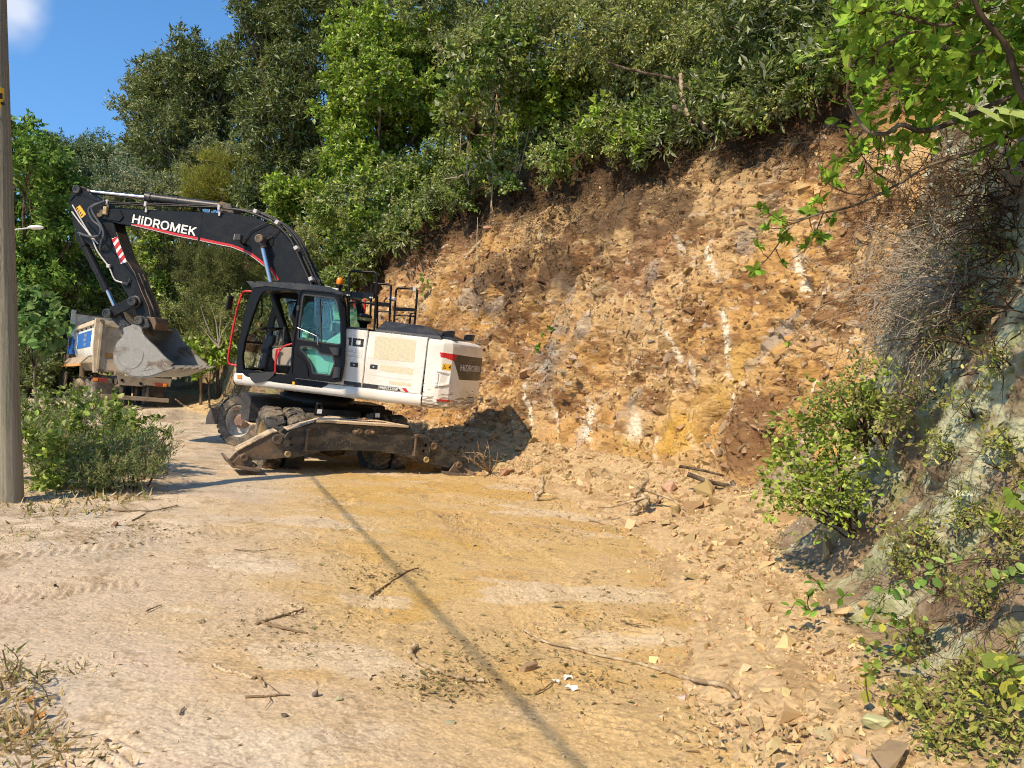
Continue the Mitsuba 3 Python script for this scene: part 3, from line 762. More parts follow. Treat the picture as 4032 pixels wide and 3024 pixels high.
    up(arm, 'wear_plate', strip_mesh([(4.075, 2.44), (3.884, 2.017), (3.652, 1.743), (3.477, 1.411), (3.316, 1.147), (3.238, 0.92)], -0.185, 0.165, 0.014), 'mat_rust', 25, 'dust covered inner face of the arm')
    for y in (-0.08, 0.05):
        up(arm, 'guard_rail', strip_mesh([(3.640, 1.735), (3.465, 1.408), (3.304, 1.144), (3.235, 0.95)], y - 0.014, y + 0.014, 0.045), 'mat_rust', 25)
    hz = np.array([(4.148, 2.309), (4.044, 2.359), (3.81, 1.915), (3.92, 1.866)])
    up(arm, 'hazard_plate', slab(hz, 0.17, 0.174), 'mat_print_white', False, 'red and white striped warning plate on the arm')
    for f in (0.03, 0.30, 0.57, 0.82):
        a, b = hz[0] + (hz[3] - hz[0]) * f, hz[1] + (hz[2] - hz[1]) * max(f - 0.13, 0)
        a2, b2 = hz[0] + (hz[3] - hz[0]) * min(f + 0.15, 1), hz[1] + (hz[2] - hz[1]) * (f + 0.02)
        up(arm + '__hazard_plate', 'stripe', slab([a, a2, b2, b], 0.174, 0.1765), 'mat_red', False)
    st = up(arm, 'warning_sticker', slab([(4.924, 2.786), (4.836, 2.867), (4.694, 2.71), (4.781, 2.62)], 0.17, 0.1735), 'mat_yellow', False, 'yellow warning sticker on the arm')
    for k in range(4):
        o = np.array([4.875, 2.80]) + k * np.array([-0.034, -0.036])
        up(st, 'symbol', slab([o + (0.02, -0.015), o + (0.005, -0.03), o + (-0.02, 0.0 + 0.012 * (k % 2)), o + (-0.003, 0.02)], 0.1735, 0.175), 'mat_print_dark', False)
    up(arm, 'top_pin', join([boss(4.905, 3.145, 0.2, 0.075, 0.025), pin(4.905, 3.145, -0.24, 0.19, 0.05)]), 'mat_worn')
    up(arm, 'linkage_pin', join([boss(3.545, 1.204, 0.30, 0.085, 0.03), pin(3.545, 1.204, -0.32, 0.29, 0.055), boss(3.545, 1.204, 0.20, 0.11, 0.03)]), 'mat_worn')
    up(arm, 'edge_rib', strip_mesh([(5.035, 2.93), (4.95, 3.045), (4.82, 3.07), (4.40, 2.945)], 0.165, 0.185, 0.02), 'mat_black')
    hoses = [([(4.26, 2.94), (4.345, 2.932), (4.511, 2.868), (4.581, 2.767), (4.483, 2.601), (4.343, 2.507), (4.304, 2.403), (4.367, 2.316), (4.538, 2.3), (4.79, 2.352)], 0.27),
             ([(4.26, 2.965), (4.467, 2.854), (4.496, 2.771), (4.385, 2.62), (4.287, 2.508), (4.219, 2.354), (4.256, 2.216), (4.327, 2.074)], 0.30)]
    for h, y in hoses:
        yy = np.full(len(h), y); yy[-1] = 0.2
        up(arm, 'hose', tube(smooth_path(np.c_[np.array(h)[:, 0], yy, np.array(h)[:, 1]], 60), 0.022, 8), 'mat_column', True)
    for h in ([(4.958, 2.85), (4.773, 2.61), (4.557, 2.346), (4.381, 2.187)], [(4.96, 2.728), (4.765, 2.529), (4.538, 2.307), (4.398, 2.077), (4.267, 1.928), (4.121, 1.78), (3.999, 1.576), (3.879, 1.534), (3.733, 1.508)]):
        up(arm, 'pipe', tube(smooth_path([(x, 0.20, z) for x, z in h], 30), 0.014, 8), 'mat_print_grey', True)
    up(arm, 'pipe_clamp', box(4.13, 0.205, 1.80, 0.07, 0.06, 0.07, 0.012), 'mat_print_grey'); up(arm, 'stop_valve', join([box(3.77, 0.205, 1.515, 0.12, 0.05, 0.055, 0.01), cyl((3.72, 0.2, 1.50), (3.70, 0.2, 1.62), 0.01)]), 'mat_worn')
    # ---- bucket cylinder and linkage
    kc = up(ex, 'bucket_cylinder', join([cyl((4.87, 0, 2.28), (4.27, 0, 1.40), 0.072), cyl((4.33, 0, 1.49), (4.255, 0, 1.378), 0.085), cyl((4.80, 0, 2.18), (4.77, 0, 2.13), 0.085), slab(rounded([(4.98, 2.38), (4.88, 2.42), (4.80, 2.22), (4.90, 2.18)], 0.03), -0.06, 0.06)]), 'mat_black', 35)
    up(kc, 'rod', cyl((4.27, 0, 1.40), (4.02, 0, 1.00), 0.038), 'mat_chrome', True)
    up(kc, 'port', join([box(4.79, 0.09, 2.34, 0.09, 0.06, 0.05, 0.01)]), 'mat_print_grey')
    for y in (0.245, -0.265):
        up(ex, 'linkage', slab(rounded([(3.47, 1.26), (3.60, 1.29), (4.08, 0.99), (4.07, 0.88), (3.96, 0.86), (3.50, 1.13)], 0.04), y - 0.03, y + 0.03, bev=0.006), 'mat_black')
    up(ex, 'linkage_pin', join([boss(4.0, 0.935, 0.31, 0.085, 0.03), pin(4.0, 0.935, -0.33, 0.30, 0.05)]), 'mat_worn')
    for y in (0.15, -0.15):
        up(ex, 'bucket_link', slab(rounded([(4.06, 0.97), (3.95, 1.01), (3.62, 0.77), (3.60, 0.66), (3.71, 0.63), (4.02, 0.86)], 0.04), y - 0.04, y + 0.04, bev=0.006), 'mat_worn')
    # ---- bucket
    back = [(3.454, 0.700), (3.441, 0.568), (3.506, 0.479), (3.57, 0.378), (3.593, 0.235), (3.566, 0.098), (3.478, -0.022), (3.321, -0.097), (3.12, -0.121), (2.877, -0.082), (2.664, 0.008)]
    backs = smooth_path([(x, 0, z) for x, z in back], 60)[:, [0, 2]]
    mouth = smooth_path([(x, 0, z) for x, z in [(3.313, 0.769), (3.161, 0.739), (3.087, 0.618), (2.99, 0.524), (2.83, 0.413), (2.669, 0.28), (2.484, 0.161)]], 30)[:, [0, 2]]
    side_poly = np.vstack([backs, [(2.50, 0.085)], mouth[::-1]])
    bk = up(ex, 'bucket', strip_mesh(np.vstack([[(3.20, 0.755), (3.33, 0.755)], backs, [(2.50, 0.095)]]), -0.6, 0.6, 0.03), 'mat_bucket', 35, 'scratched steel bucket with a row of teeth')
    for y in (0.6, -0.6):
        up(bk, 'side_plate', slab(side_poly, y - 0.016, y + 0.016, bev=0.004), 'mat_bucket')
        up(bk, 'side_edge', strip_mesh(mouth, y - 0.024, y + 0.024, 0.05), 'mat_bucket')
    ang = np.linspace(math.radians(-150), math.radians(30), 28)
    up(bk, 'side_rib', strip_mesh(np.c_[3.29 + 0.25 * np.cos(ang - 0.9), 0.255 + 0.25 * np.sin(ang - 0.9)], 0.61, 0.626, 0.014), 'mat_bucket')
    tri = Polygon([(2.923, 0.138), (2.831, 0.051), (3.042, -0.018)])
    up(bk, 'side_rib', slab(tri.difference(tri.buffer(-0.02)), 0.61, 0.624), 'mat_bucket')
    up(bk, 'side_rib', strip_mesh([(3.40, 0.55), (3.24, 0.48), (3.10, 0.36), (2.98, 0.22), (2.80, 0.06)], 0.61, 0.62, 0.012), 'mat_bucket')
    up(bk, 'lip', slab([(2.70, -0.005), (2.50, 0.075), (2.44, 0.115), (2.46, 0.135), (2.70, 0.04)], -0.62, 0.62, bev=0.004), 'mat_bucket')
    for y in np.linspace(0.54, -0.54, 5):
        up(bk, 'tooth', trimesh.convex.convex_hull(np.array([(2.56, y - 0.06, 0.045), (2.56, y + 0.06, 0.045), (2.50, y - 0.055, 0.15), (2.50, y + 0.055, 0.15), (2.262, y - 0.03, 0.155), (2.262, y + 0.03, 0.155), (2.265, y - 0.03, 0.17), (2.265, y + 0.03, 0.17)])), 'mat_bucket', False)
    for y in (0.27, -0.27):
        up(bk, 'ear', slab(rounded([(3.46, 0.73), (3.47, 0.86), (3.38, 0.965), (3.24, 0.94), (3.16, 0.79), (3.19, 0.735)], 0.03), y - 0.03, y + 0.03, bev=0.006), 'mat_worn')
        up(bk, 'ear', slab(rounded([(3.44, 0.66), (3.60, 0.76), (3.70, 0.75), (3.72, 0.65), (3.52, 0.46)], 0.03), y - 0.03, y + 0.03, bev=0.006), 'mat_worn')
    up(bk, 'hinge_tube', join([cyl((3.365, -0.34, 0.87), (3.365, 0.32, 0.87), 0.06), boss(3.365, 0.87, 0.32, 0.08, 0.03)]), 'mat_worn')
    up(bk, 'hinge_tube', join([cyl((3.67, -0.34, 0.70), (3.67, 0.32, 0.70), 0.05), boss(3.67, 0.70, 0.31, 0.07, 0.02)]), 'mat_worn')
    up(bk, 'cross_block', slab(rounded([(3.30, 0.96), (3.14, 0.96), (3.09, 0.86), (3.11, 0.72), (3.32, 0.72)], 0.03), -0.22, 0.22, bev=0.01), 'mat_rust')

    # ---- cab
    outer = [(0.854, 1.611), (0.823, 1.70), (0.568, 1.70), (0.03, 1.715), (-0.423, 1.715), (-0.597, 1.695), (-0.684, 1.665), (-0.773, 1.454), (-0.83, 1.134), (-0.863, 0.58), (-0.863, 0.198), (0.056, 0.195), (0.988, 0.187), (1.0, 0.371), (1.002, 0.716), (0.96, 1.134), (0.916, 1.387)]
    hole = rounded([(0.637, 1.594), (0.115, 1.648), (0.058, 1.585), (0.057, 1.504), (0.081, 0.817), (0.067, 0.366), (0.105, 0.252), (0.868, 0.262), (0.911, 0.477), (0.89, 0.756), (0.815, 1.122), (0.744, 1.391), (0.7, 1.519)], 0.02)
    rear_win = rounded([(-0.04, 1.60), (-0.60, 1.60), (-0.70, 1.25), (-0.76, 0.85), (-0.02, 0.85)], 0.04)
    low_win = rounded([(-0.04, 0.74), (-0.60, 0.74), (-0.66, 0.34), (-0.04, 0.34)], 0.04)
    cab = up(ex, 'cab', slab(Polygon(outer).difference(hole).difference(rear_win).difference(low_win), 1.17, 1.25, bev=0.006), 'mat_black_clean', 25)
    rhole = rounded([(0.80, 1.55), (0.10, 1.60), (0.08, 0.70), (0.90, 0.66)], 0.05)
    up(cab, 'far_side', slab(Polygon(outer).difference(rhole).difference(rounded([(0.0, 1.60), (-0.60, 1.60), (-0.72, 1.2), (-0.76, 0.85), (0.0, 0.85)], 0.05)), 0.22, 0.28, bev=0.006), 'mat_black_clean', 25)
    roof = up(cab, 'roof', slab([(0.87, 1.60), (0.845, 1.70), (0.80, 1.735), (0.568, 1.752), (0.03, 1.78), (-0.423, 1.772), (-0.60, 1.725), (-0.69, 1.675), (-0.70, 1.645), (0.62, 1.655)], 0.20, 1.262, bev=0.018), 'mat_hood', 25)
    up(roof, 'visor', trimesh.convex.convex_hull(np.array([(0.86, 0.3, 1.60), (0.86, 1.22, 1.60), (0.985, 0.3, 1.722), (0.985, 1.22, 1.722), (0.90, 0.3, 1.735), (0.90, 1.22, 1.735), (0.84, 0.3, 1.70), (0.84, 1.22, 1.70)])), 'mat_hood', False)
    up(cab, 'rear_wall', bbox(-0.86, -0.80, 0.24, 1.22, 0.2, 1.0), 'mat_black_clean')
    up(cab, 'rear_pillar', strip_mesh([(-0.80, 1.0), (-0.74, 1.42), (-0.67, 1.66)], 0.24, 0.34, 0.05), 'mat_black_clean')
    up(cab, 'floor', bbox(-0.84, 0.98, 0.24, 1.22, 0.12, 0.22), 'mat_black_clean')
    up(cab, 'front_bar', bbox(0.945, 0.985, 0.26, 1.2, 0.70, 0.735, 0.008), 'mat_black_clean')
    up(cab, 'front_sill', bbox(0.93, 1.0, 0.26, 1.2, 0.19, 0.27, 0.008), 'mat_black_clean')
    for (a, b) in (((0.86, 1.62), (0.985, 0.74)), ((0.985, 0.70), (0.985, 0.27))):
        up(cab, 'windscreen', trimesh.Trimesh([(a[0], 0.28, a[1]), (a[0], 1.18, a[1]), (b[0], 1.18, b[1]), (b[0], 0.28, b[1])], [[0, 1, 2], [0, 2, 3]], process=False), 'mat_glass_clear', False)
    def pane(parent, name, poly, y, mat='mat_glass'):
        P = poly if isinstance(poly, Polygon) else Polygon(poly)
        v, f = trimesh.creation.triangulate_polygon(P, engine='earcut')
        up(parent, name, trimesh.Trimesh(np.c_[v[:, 0], np.full(len(v), y), v[:, 1]], f, process=False), mat, False)
    pane(cab, 'far_window', rhole, 0.25, 'mat_glass_clear'); pane(cab, 'far_window', [(0.0, 1.6), (-0.6, 1.6), (-0.72, 1.2), (-0.76, 0.85), (0.0, 0.85)], 0.25)
    up(cab, 'rear_window', trimesh.Trimesh([(-0.79, 0.3, 1.0), (-0.79, 1.15, 1.0), (-0.67, 1.15, 1.64), (-0.67, 0.3, 1.64)], [[0, 1, 2], [0, 2, 3]], process=False), 'mat_glass', False)
    # inside
    up(cab, 'seat', join([box(-0.22, 0.72, 0.56, 0.52, 0.5, 0.14, 0.05), box(-0.22, 0.72, 0.38, 0.4, 0.4, 0.26, 0.03)]), 'mat_rubber')
    up(cab, 'seat_back', moved(box(0, 0, 0, 0.13, 0.48, 0.62, 0.05), trimesh.transformations.translation_matrix((-0.50, 0.72, 0.90)) @ trimesh.transformations.rotation_matrix(-0.2, (0, 1, 0))), 'mat_rubber')
    hr = up(cab, 'speaker', box(-0.58, 1.0, 1.14, 0.2, 0.1, 0.24, 0.04), 'mat_print_grey')
    up(hr, 'grille', box(-0.57, 1.055, 1.13, 0.14, 0.012, 0.14, 0.004), 'mat_column')
    up(cab, 'console', slab(rounded([(0.50, 0.655), (0.10, 0.73), (-0.10, 0.72), (-0.10, 0.40), (0.40, 0.385), (0.484, 0.502)], 0.04), 0.92, 1.04, bev=0.015), 'mat_seat', label='beige side console beside the seat')
    up(cab, 'joystick', join([lathe([(0.07, 0), (0.065, 0.02), (0.05, 0.03), (0.055, 0.05), (0.04, 0.06), (0.045, 0.08), (0.025, 0.09), (0.02, 0.24), (0.03, 0.27), (0.03, 0.34), (0, 0.36)], 16).apply_translation((0.42, 0.80, 0.70))]), 'mat_rubber')
    up(cab, 'steering_column', join([slab(rounded([(0.735, 0.90), (0.60, 0.875), (0.60, 0.76), (0.66, 0.67), (0.67, 0.55), (0.70, 0.30), (0.83, 0.30), (0.80, 0.45), (0.775, 0.60), (0.78, 0.75)], 0.03), 0.67, 0.83, bev=0.02),
                                 lathe([(0.085, 0), (0.1, 0.012), (0.085, 0.024), (0.1, 0.036), (0.085, 0.048), (0.1, 0.06), (0.085, 0.072)], 18).apply_translation((0.725, 0.75, 0.56))]), 'mat_column')
    wheel = trimesh.creation.torus(0.19, 0.015, 32, 8)
    for k in range(3): wheel = join([wheel, cyl((0, 0, -0.03), (0.19 * math.cos(2.1 * k), 0.19 * math.sin(2.1 * k), 0), 0.012, 8)])
    wheel.apply_transform(trimesh.transformations.rotation_matrix(0.12, (0, 1, 0))); wheel.apply_translation((0.67, 0.75, 0.985))
    up(cab, 'steering_wheel', join([wheel, cyl((0.67, 0.75, 0.96), (0.67, 0.75, 0.88), 0.03), tube([(0.86, 0.75, 1.0), (0.86, 0.75, 1.06)], 0.018)]), 'mat_black_clean', True)
    for y in (0.60, 0.95): up(cab, 'pedal', box(0.81, y, 0.295, 0.16, 0.09, 0.015, 0.004), 'mat_rubber')
    up(cab, 'floor_mat', box(0.52, 0.95, 0.232, 0.7, 0.4, 0.02, 0.008), 'mat_deck')
    up(cab, 'step_flap', slab(rounded([(0.764, 0.204), (0.301, 0.285), (0.323, 0.22), (0.399, 0.136), (0.494, 0.09), (0.618, 0.053), (0.695, 0.102)], 0.02), 1.275, 1.29), 'mat_rubber', label='black rubber flap hanging over the cab sill')
    up(cab, 'grab_handle', tube(smooth_path([(0.09, 1.20, 0.777), (0.259, 1.2, 0.689), (0.337, 1.2, 0.487), (0.336, 1.2, 0.25)], 20), 0.016, 8), 'mat_red', True, 'red grab handle in the doorway')
    up(cab, 'lever', tube([(0.345, 1.1, 0.66), (0.39, 1.1, 0.64), (0.396, 1.1, 0.56), (0.384, 1.1, 0.385)], 0.02, 8), 'mat_red', True)
    up(cab, 'grab_handle', tube(smooth_path([(0.80, 1.1, 1.50), (0.74, 1.1, 1.42), (0.72, 1.1, 1.20), (0.78, 1.1, 1.12)], 20), 0.014, 8), 'mat_black_clean', True)
    up(cab, 'front_guard', tube([(0.872, 1.2, 1.565), (1.0, 1.2, 1.553), (1.045, 1.2, 1.52), (1.06, 1.2, 1.47), (1.099, 1.2, 1.262), (1.138, 1.2, 0.953), (1.162, 1.2, 0.631), (1.173, 1.2, 0.394), (1.151, 1.2, 0.327), (1.1, 1.2, 0.31), (0.99, 1.2, 0.306)], 0.019, 8), 'mat_red', True, 'red guard rail in front of the windscreen')
    mir = up(cab, 'mirror', moved(box(0, 0, 0, 0.055, 0.14, 0.25, 0.02), trimesh.transformations.translation_matrix((1.155, 1.38, 1.33)) @ trimesh.transformations.rotation_matrix(-0.1, (0, 1, 0))), 'mat_black_clean')
    up(mir, 'bracket', tube(smooth_path([(0.951, 1.22, 1.512), (1.131, 1.35, 1.534), (1.169, 1.39, 1.483), (1.165, 1.38, 1.42)], 20), 0.009, 6), 'mat_black_clean', True)
    bc = up(cab, 'beacon', lathe([(0, 0.115), (0.03, 0.112), (0.05, 0.095), (0.055, 0.07), (0.055, 0.0), (0, 0)], 24).apply_translation((-0.53, 1.0, 1.845)), 'mat_amber', True, 'orange rotating beacon on the cab roof')
    up(bc, 'base', lathe([(0, 0.06), (0.06, 0.06), (0.062, 0.03), (0.04, 0.0), (0.025, -0.14), (0, -0.14)], 24).apply_translation((-0.53, 1.0, 1.785)), 'mat_black_clean', True)
    up(cab, 'lamp_bracket', join([box(-0.50, 1.1, 1.745, 0.12, 0.06, 0.05, 0.01), box(-0.40, 1.15, 1.77, 0.06, 0.04, 0.03, 0.006)]), 'mat_print_grey')
    # ---- door, swung back flat against the side
    dpts = [(-0.049, 1.678), (-0.551, 1.685), (-0.682, 1.638), (-0.782, 1.42), (-0.842, 1.13), (-0.882, 0.581), (-0.862, 0.254), (-0.74, 0.227), (-0.081, 0.225), (-0.003, 0.291), (0.025, 0.683), (0.007, 1.092), (0.009, 1.499), (0.001, 1.622)]
    g1 = rounded([(-0.075, 1.569), (-0.101, 1.585), (-0.577, 1.58), (-0.639, 1.526), (-0.731, 1.253), (-0.782, 0.853), (-0.391, 0.858), (-0.067, 0.87), (-0.063, 1.1)], 0.03)
    g2 = rounded([(-0.088, 0.736), (-0.305, 0.747), (-0.393, 0.716), (-0.455, 0.655), (-0.666, 0.645), (-0.706, 0.534), (-0.658, 0.339), (-0.378, 0.341), (-0.335, 0.479), (-0.22, 0.629)], 0.02)
    D = rounded(dpts, 0.04)
    door = up(cab, 'door', slab(D.difference(g1).difference(g2), 1.325, 1.355, bev=0.006), 'mat_black_clean', 25, 'black glazed cab door swung back against the side')
    up(door, 'rim', slab(D.difference(D.buffer(-0.025)), 1.33, 1.375, bev=0.006), 'mat_black_clean')
    for g in (g1, g2):
        up(door, 'seal', slab(g.buffer(0.022).difference(g.buffer(-0.004)), 1.35, 1.364, bev=0.003), 'mat_rubber')
        pane(door, 'window', g, 1.34)
    up(door, 'mullion', slab([(-0.33, 1.58), (-0.35, 1.58), (-0.41, 1.217), (-0.462, 0.86), (-0.44, 0.86), (-0.392, 1.217)], 1.335, 1.36), 'mat_print_dark')
    up(door, 'latch_box', slab(rounded([(-0.599, 0.784), (-0.785, 0.798), (-0.779, 0.663), (-0.688, 0.666)], 0.01), 1.36, 1.40, bev=0.006), 'mat_rubber')
    up(door, 'latch_box', slab(rounded([(-0.716, 0.474), (-0.833, 0.487), (-0.831, 0.319), (-0.709, 0.284)], 0.01), 1.36, 1.385, bev=0.006), 'mat_rubber')
    up(door, 'rib', tube([(-0.03, 1.365, 0.64), (-0.20, 1.365, 0.52), (-0.28, 1.365, 0.38), (-0.30, 1.365, 0.28)], 0.012, 6), 'mat_black_clean', True)
    up(door, 'stay_rod', tube([(-0.039, 1.40, 1.047), (-0.393, 1.41, 0.944), (-0.422, 1.40, 0.805)], 0.009, 6), 'mat_chrome', True)
    up(door, 'hinge', box(-0.01, 1.36, 1.36, 0.05, 0.05, 0.09, 0.01), 'mat_rubber')
    up(door, 'leaflet', slab([(-0.47, 0.60), (-0.60, 0.59), (-0.59, 0.36), (-0.45, 0.37)], 1.268, 1.272), 'mat_paper', False)
    up(door, 'sticker', slab([(-0.11, 0.99), (-0.19, 0.995), (-0.19, 0.90), (-0.11, 0.90)], 1.336, 1.338), 'mat_paper', False)

    # ---- body
    body = up(ex, 'body', join([bbox(-2.45, -0.88, -1.2, 1.19, 0.02, 1.09), bbox(-0.88, 0.95, -1.2, 1.15, 0.0, 0.17)]), 'mat_print_dark')
    up(body, 'side_panel', slab([(-0.05, 0.20), (-0.05, 0.62), (-0.45, 0.84), (-0.79, 1.10), (-0.83, 1.122), (-1.180, 1.125), (-1.172, 0.74), (-1.180, 0.457), (-1.176, 0.2)], 1.20, 1.262, bev=0.008), 'mat_white', 25)
    p2 = up(body, 'side_panel', slab([(-1.205, 1.120), (-1.188, 0.74), (-1.195, 0.457), (-1.192, 0.2), (-2.168, 0.19), (-2.176, 0.481), (-2.182, 0.766), (-2.185, 1.122)], 1.20, 1.262, bev=0.012), 'mat_white', 25)
    up(p2, 'crease', strip_mesh([(-1.20, 0.432), (-1.90, 0.405), (-2.0, 0.43)], 1.258, 1.27, 0.012), 'mat_white')
    for poly in ([(-1.316, 1.053), (-1.998, 1.06), (-2.001, 0.693), (-1.318, 0.684)], [(-1.451, 0.601), (-1.997, 0.595), (-2.001, 0.491), (-1.455, 0.496)], [(-1.617, 0.357), (-2.001, 0.356), (-2.0, 0.296), (-1.623, 0.3)]):
        up(p2, 'vent', slab(rounded(poly, 0.012), 1.262, 1.2655), 'mat_vent_mesh', False, 'perforated yellowish vent screen')
    up(body, 'stripe', slab([(-0.87, 0.27), (-1.163, 0.267), (-1.165, 0.203), (-0.87, 0.205)], 1.262, 1.2655), 'mat_print_dark', False)
    up(p2, 'stripe', slab([(-1.195, 0.265), (-1.774, 0.262), (-1.842, 0.205), (-1.195, 0.203)], 1.262, 1.2655), 'mat_print_dark', False)
    up(p2, 'stripe', slab([(-1.788, 0.262), (-1.828, 0.262), (-1.896, 0.205), (-1.856, 0.205)], 1.262, 1.2655), 'mat_print_grey', False)
    up(p2, 'stripe', slab([(-1.842, 0.265), (-1.914, 0.265), (-1.966, 0.205), (-1.905, 0.205)], 1.262, 1.2655), 'mat_red', False)
    up(p2, 'lettering', print_on('HMK210W', (-1.462, 0.210), (-1.785, 0.210), 0.045, 1.2655, 0.003), 'mat_print_white', False)
    up(body, 'number', slab([(-0.868, 0.981), (-0.926, 0.982), (-0.928, 0.853), (-0.884, 0.853), (-0.884, 0.952), (-0.868, 0.95)], 1.262, 1.2655), 'mat_print_dark', False)
    up(body, 'number', slab(rounded([(-0.945, 0.981), (-1.131, 0.983), (-1.131, 0.850), (-0.948, 0.848)], 0.012).difference(rounded([(-1.0, 0.951), (-1.08, 0.952), (-1.08, 0.883), (-1.002, 0.882)], 0.008)), 1.262, 1.2655), 'mat_print_dark', False)
    up(body, 'lettering', print_on('ARACABEY', (-0.872, 0.738), (-1.138, 0.738), 0.050, 1.262, 0.0025), 'mat_print_grey', False)
    up(body, 'lettering', print_on('LEDİYESİ', (-0.872, 0.668), (-1.130, 0.668), 0.048, 1.262, 0.0025), 'mat_print_grey', False)
    for x0, x1, z0, z1 in ((-0.945, -1.075, 0.511, 0.583), (-1.28, -1.404, 0.514, 0.587)):
        h = up(body, 'panel_latch', slab(rounded([(x0, z1), (x1, z1), (x1, z0), (x0, z0)], 0.008), 1.262, 1.270, bev=0.002), 'mat_print_dark', False)
        up(h, 'lock', cyl((x0 * 0.5 + x1 * 0.5, 1.268, z0 * 0.5 + z1 * 0.5), (x0 * 0.5 + x1 * 0.5, 1.28, z0 * 0.5 + z1 * 0.5), 0.014, 12), 'mat_print_grey')
    V = []
    for x, k in ((1.022, 0.6), (0.99, 1.0), (-2.178, 1.0)):
        for y, z in ((1.20, -0.006), (1.25, 0.03), (1.268, 0.085), (1.268, 0.15), (1.25, 0.187), (0.6, 0.187), (0.6, -0.006)):
            V.append((x, 0.6 + (y - 0.6) * (1 if k == 1 else 0.96), 0.09 + (z - 0.09) * (1 if k == 1 else 0.75)))
    up(body, 'skirt', trimesh.convex.convex_hull(np.array(V)), 'mat_white', 40)
    up(body, 'sill_cover', slab([(0.86, 0.192), (0.80, 0.150), (0.60, 0.128), (0.275, 0.108), (-0.507, 0.109), (-0.60, 0.165), (-0.60, 0.205), (0.05, 0.21)], 1.262, 1.275, bev=0.003), 'mat_black_clean', False)
    up(body, 'marker_lamp', slab([(0.949, 0.162), (0.87, 0.164), (0.863, 0.103), (0.942, 0.1)], 1.262, 1.282, bev=0.004), 'mat_amber', False)
    up(body, 'sticker', slab([(-0.005, 0.155), (-0.05, 0.155), (-0.05, 0.105), (-0.005, 0.105)], 1.275, 1.2775), 'mat_yellow', False)
    up(body, 'front_hook', box(1.03, 1.0, 0.06, 0.10, 0.3, 0.12, 0.02), 'mat_black_clean')
    up(body, 'far_panel', slab([(0.9, 0.02), (0.9, 0.5), (0.2, 0.62), (-0.5, 1.10), (-2.18, 1.12), (-2.18, 0.02)], -1.262, -1.20, bev=0.01), 'mat_white', 25)
    up(body, 'deck_top', bbox(-1.19, 0.2, -1.2, 0.24, 0.9, 1.08), 'mat_hood')
    up(body, 'tank_cover', join([bbox(-1.19, -0.80, 0.2, 1.25, 1.12, 1.16, 0.01)]), 'mat_hood')
    # counterweight
    half = [(-2.196, 1.258), (-2.45, 1.252), (-2.6, 1.172), (-2.70, 1.002), (-2.78, 0.75), (-2.86, 0.4), (-2.89, 0.0)]
    plan = half + [(x, -y) for x, y in half[-2::-1]]
    P = Polygon(plan)
    layers = [(-0.012, 0.10), (0.02, 0.035), (0.06, 0.0), (1.0, 0.0), (1.07, 0.02), (1.115, 0.07), (1.13, 0.14)]
    ring = []
    C0 = np.array(plan)
    cen = np.array([-2.196, 0.0])
    for z, ins in layers:
        Q = C0.copy()
        nv = np.gradient(C0, axis=0); nv = np.c_[nv[:, 1], -nv[:, 0]]; nv /= np.linalg.norm(nv, axis=1, keepdims=True)
        if (nv[6] @ np.array([-1, 0])) < 0: nv = -nv
        Q = Q - nv * ins; Q[0, 0] = Q[-1, 0] = -2.196
        ring.append(np.c_[Q, np.full(len(Q), z)])
    fine = []
    for q in ring:
        fine.append(np.vstack([np.c_[np.interp(np.linspace(0, 1, 97), np.linspace(0, 1, len(q)), q[:, 0]), np.interp(np.linspace(0, 1, 97), np.linspace(0, 1, len(q)), q[:, 1]), q[:97, 2:3][:1].repeat(97, 0)]]))
    n = 97; Vv = np.vstack(fine); Ff = grid_faces(len(layers), n)
    caps = []
    for k, zc in ((0, layers[0][0]), (len(layers) - 1, layers[-1][0])):
        v, f = trimesh.creation.triangulate_polygon(Polygon(fine[k][:, :2]), engine='earcut'); caps.append(trimesh.Trimesh(np.c_[v, np.full(len(v), zc)], f, process=False))
    cwm = join([trimesh.Trimesh(Vv, Ff, process=False), *caps])
    cw = up(ex, 'counterweight', cwm, 'mat_cw', 30, 'scuffed white rounded counterweight at the rear')
    hp = np.array(half[::1]); fullp = np.array(plan); run = np.r_[0, np.cumsum(np.linalg.norm(np.diff(fullp, axis=0), axis=1))]
    def on_cw(pts, off, depth, mat, name, parent=cw, label=None, **k):
        """a thin plate that follows the counterweight's wall; (q, z): metres round from the seam, height"""
        Pq = pts if not isinstance(pts, list) else Polygon(pts)
        ms = []
        x0, z0, x1, z1 = Pq.bounds
        xs = np.unique(np.r_[x0 - 1e-3, run[(run > x0) & (run < x1)], x1 + 1e-3])
        for a, b in zip(xs[:-1], xs[1:]):
            piece = Pq.intersection(shapely.box(a, z0 - 1, b, z1 + 1))
            if piece.is_empty: continue
            for g in getattr(piece, 'geoms', [piece]):
                if g.geom_type != 'Polygon' or g.area < 1e-7: continue
                m = trimesh.creation.extrude_polygon(g, depth, engine='earcut'); v = np.array(m.vertices)
                i = max(int(np.searchsorted(run, (a + b) / 2)) - 1, 0); u = (fullp[i + 1] - fullp[i]) / (run[i + 1] - run[i]); nn_ = np.array([u[1], -u[0]])
                if nn_ @ (fullp[i] - np.array([-1.5, 0])) < 0: nn_ = -nn_
                xy = fullp[i] + (v[:, 0] - run[i])[:, None] * u + (off + v[:, 2])[:, None] * nn_
                m.vertices = np.c_[xy, v[:, 1]]; ms.append(m)
        return up(parent, name, join(ms), mat, False, label)
    on_cw([(0.206, 0.909), (0.559, 0.899), (0.467, 0.79), (0.291, 0.829), (0.23, 0.83)], 0.0005, 0.003, 'mat_red', 'stripe')
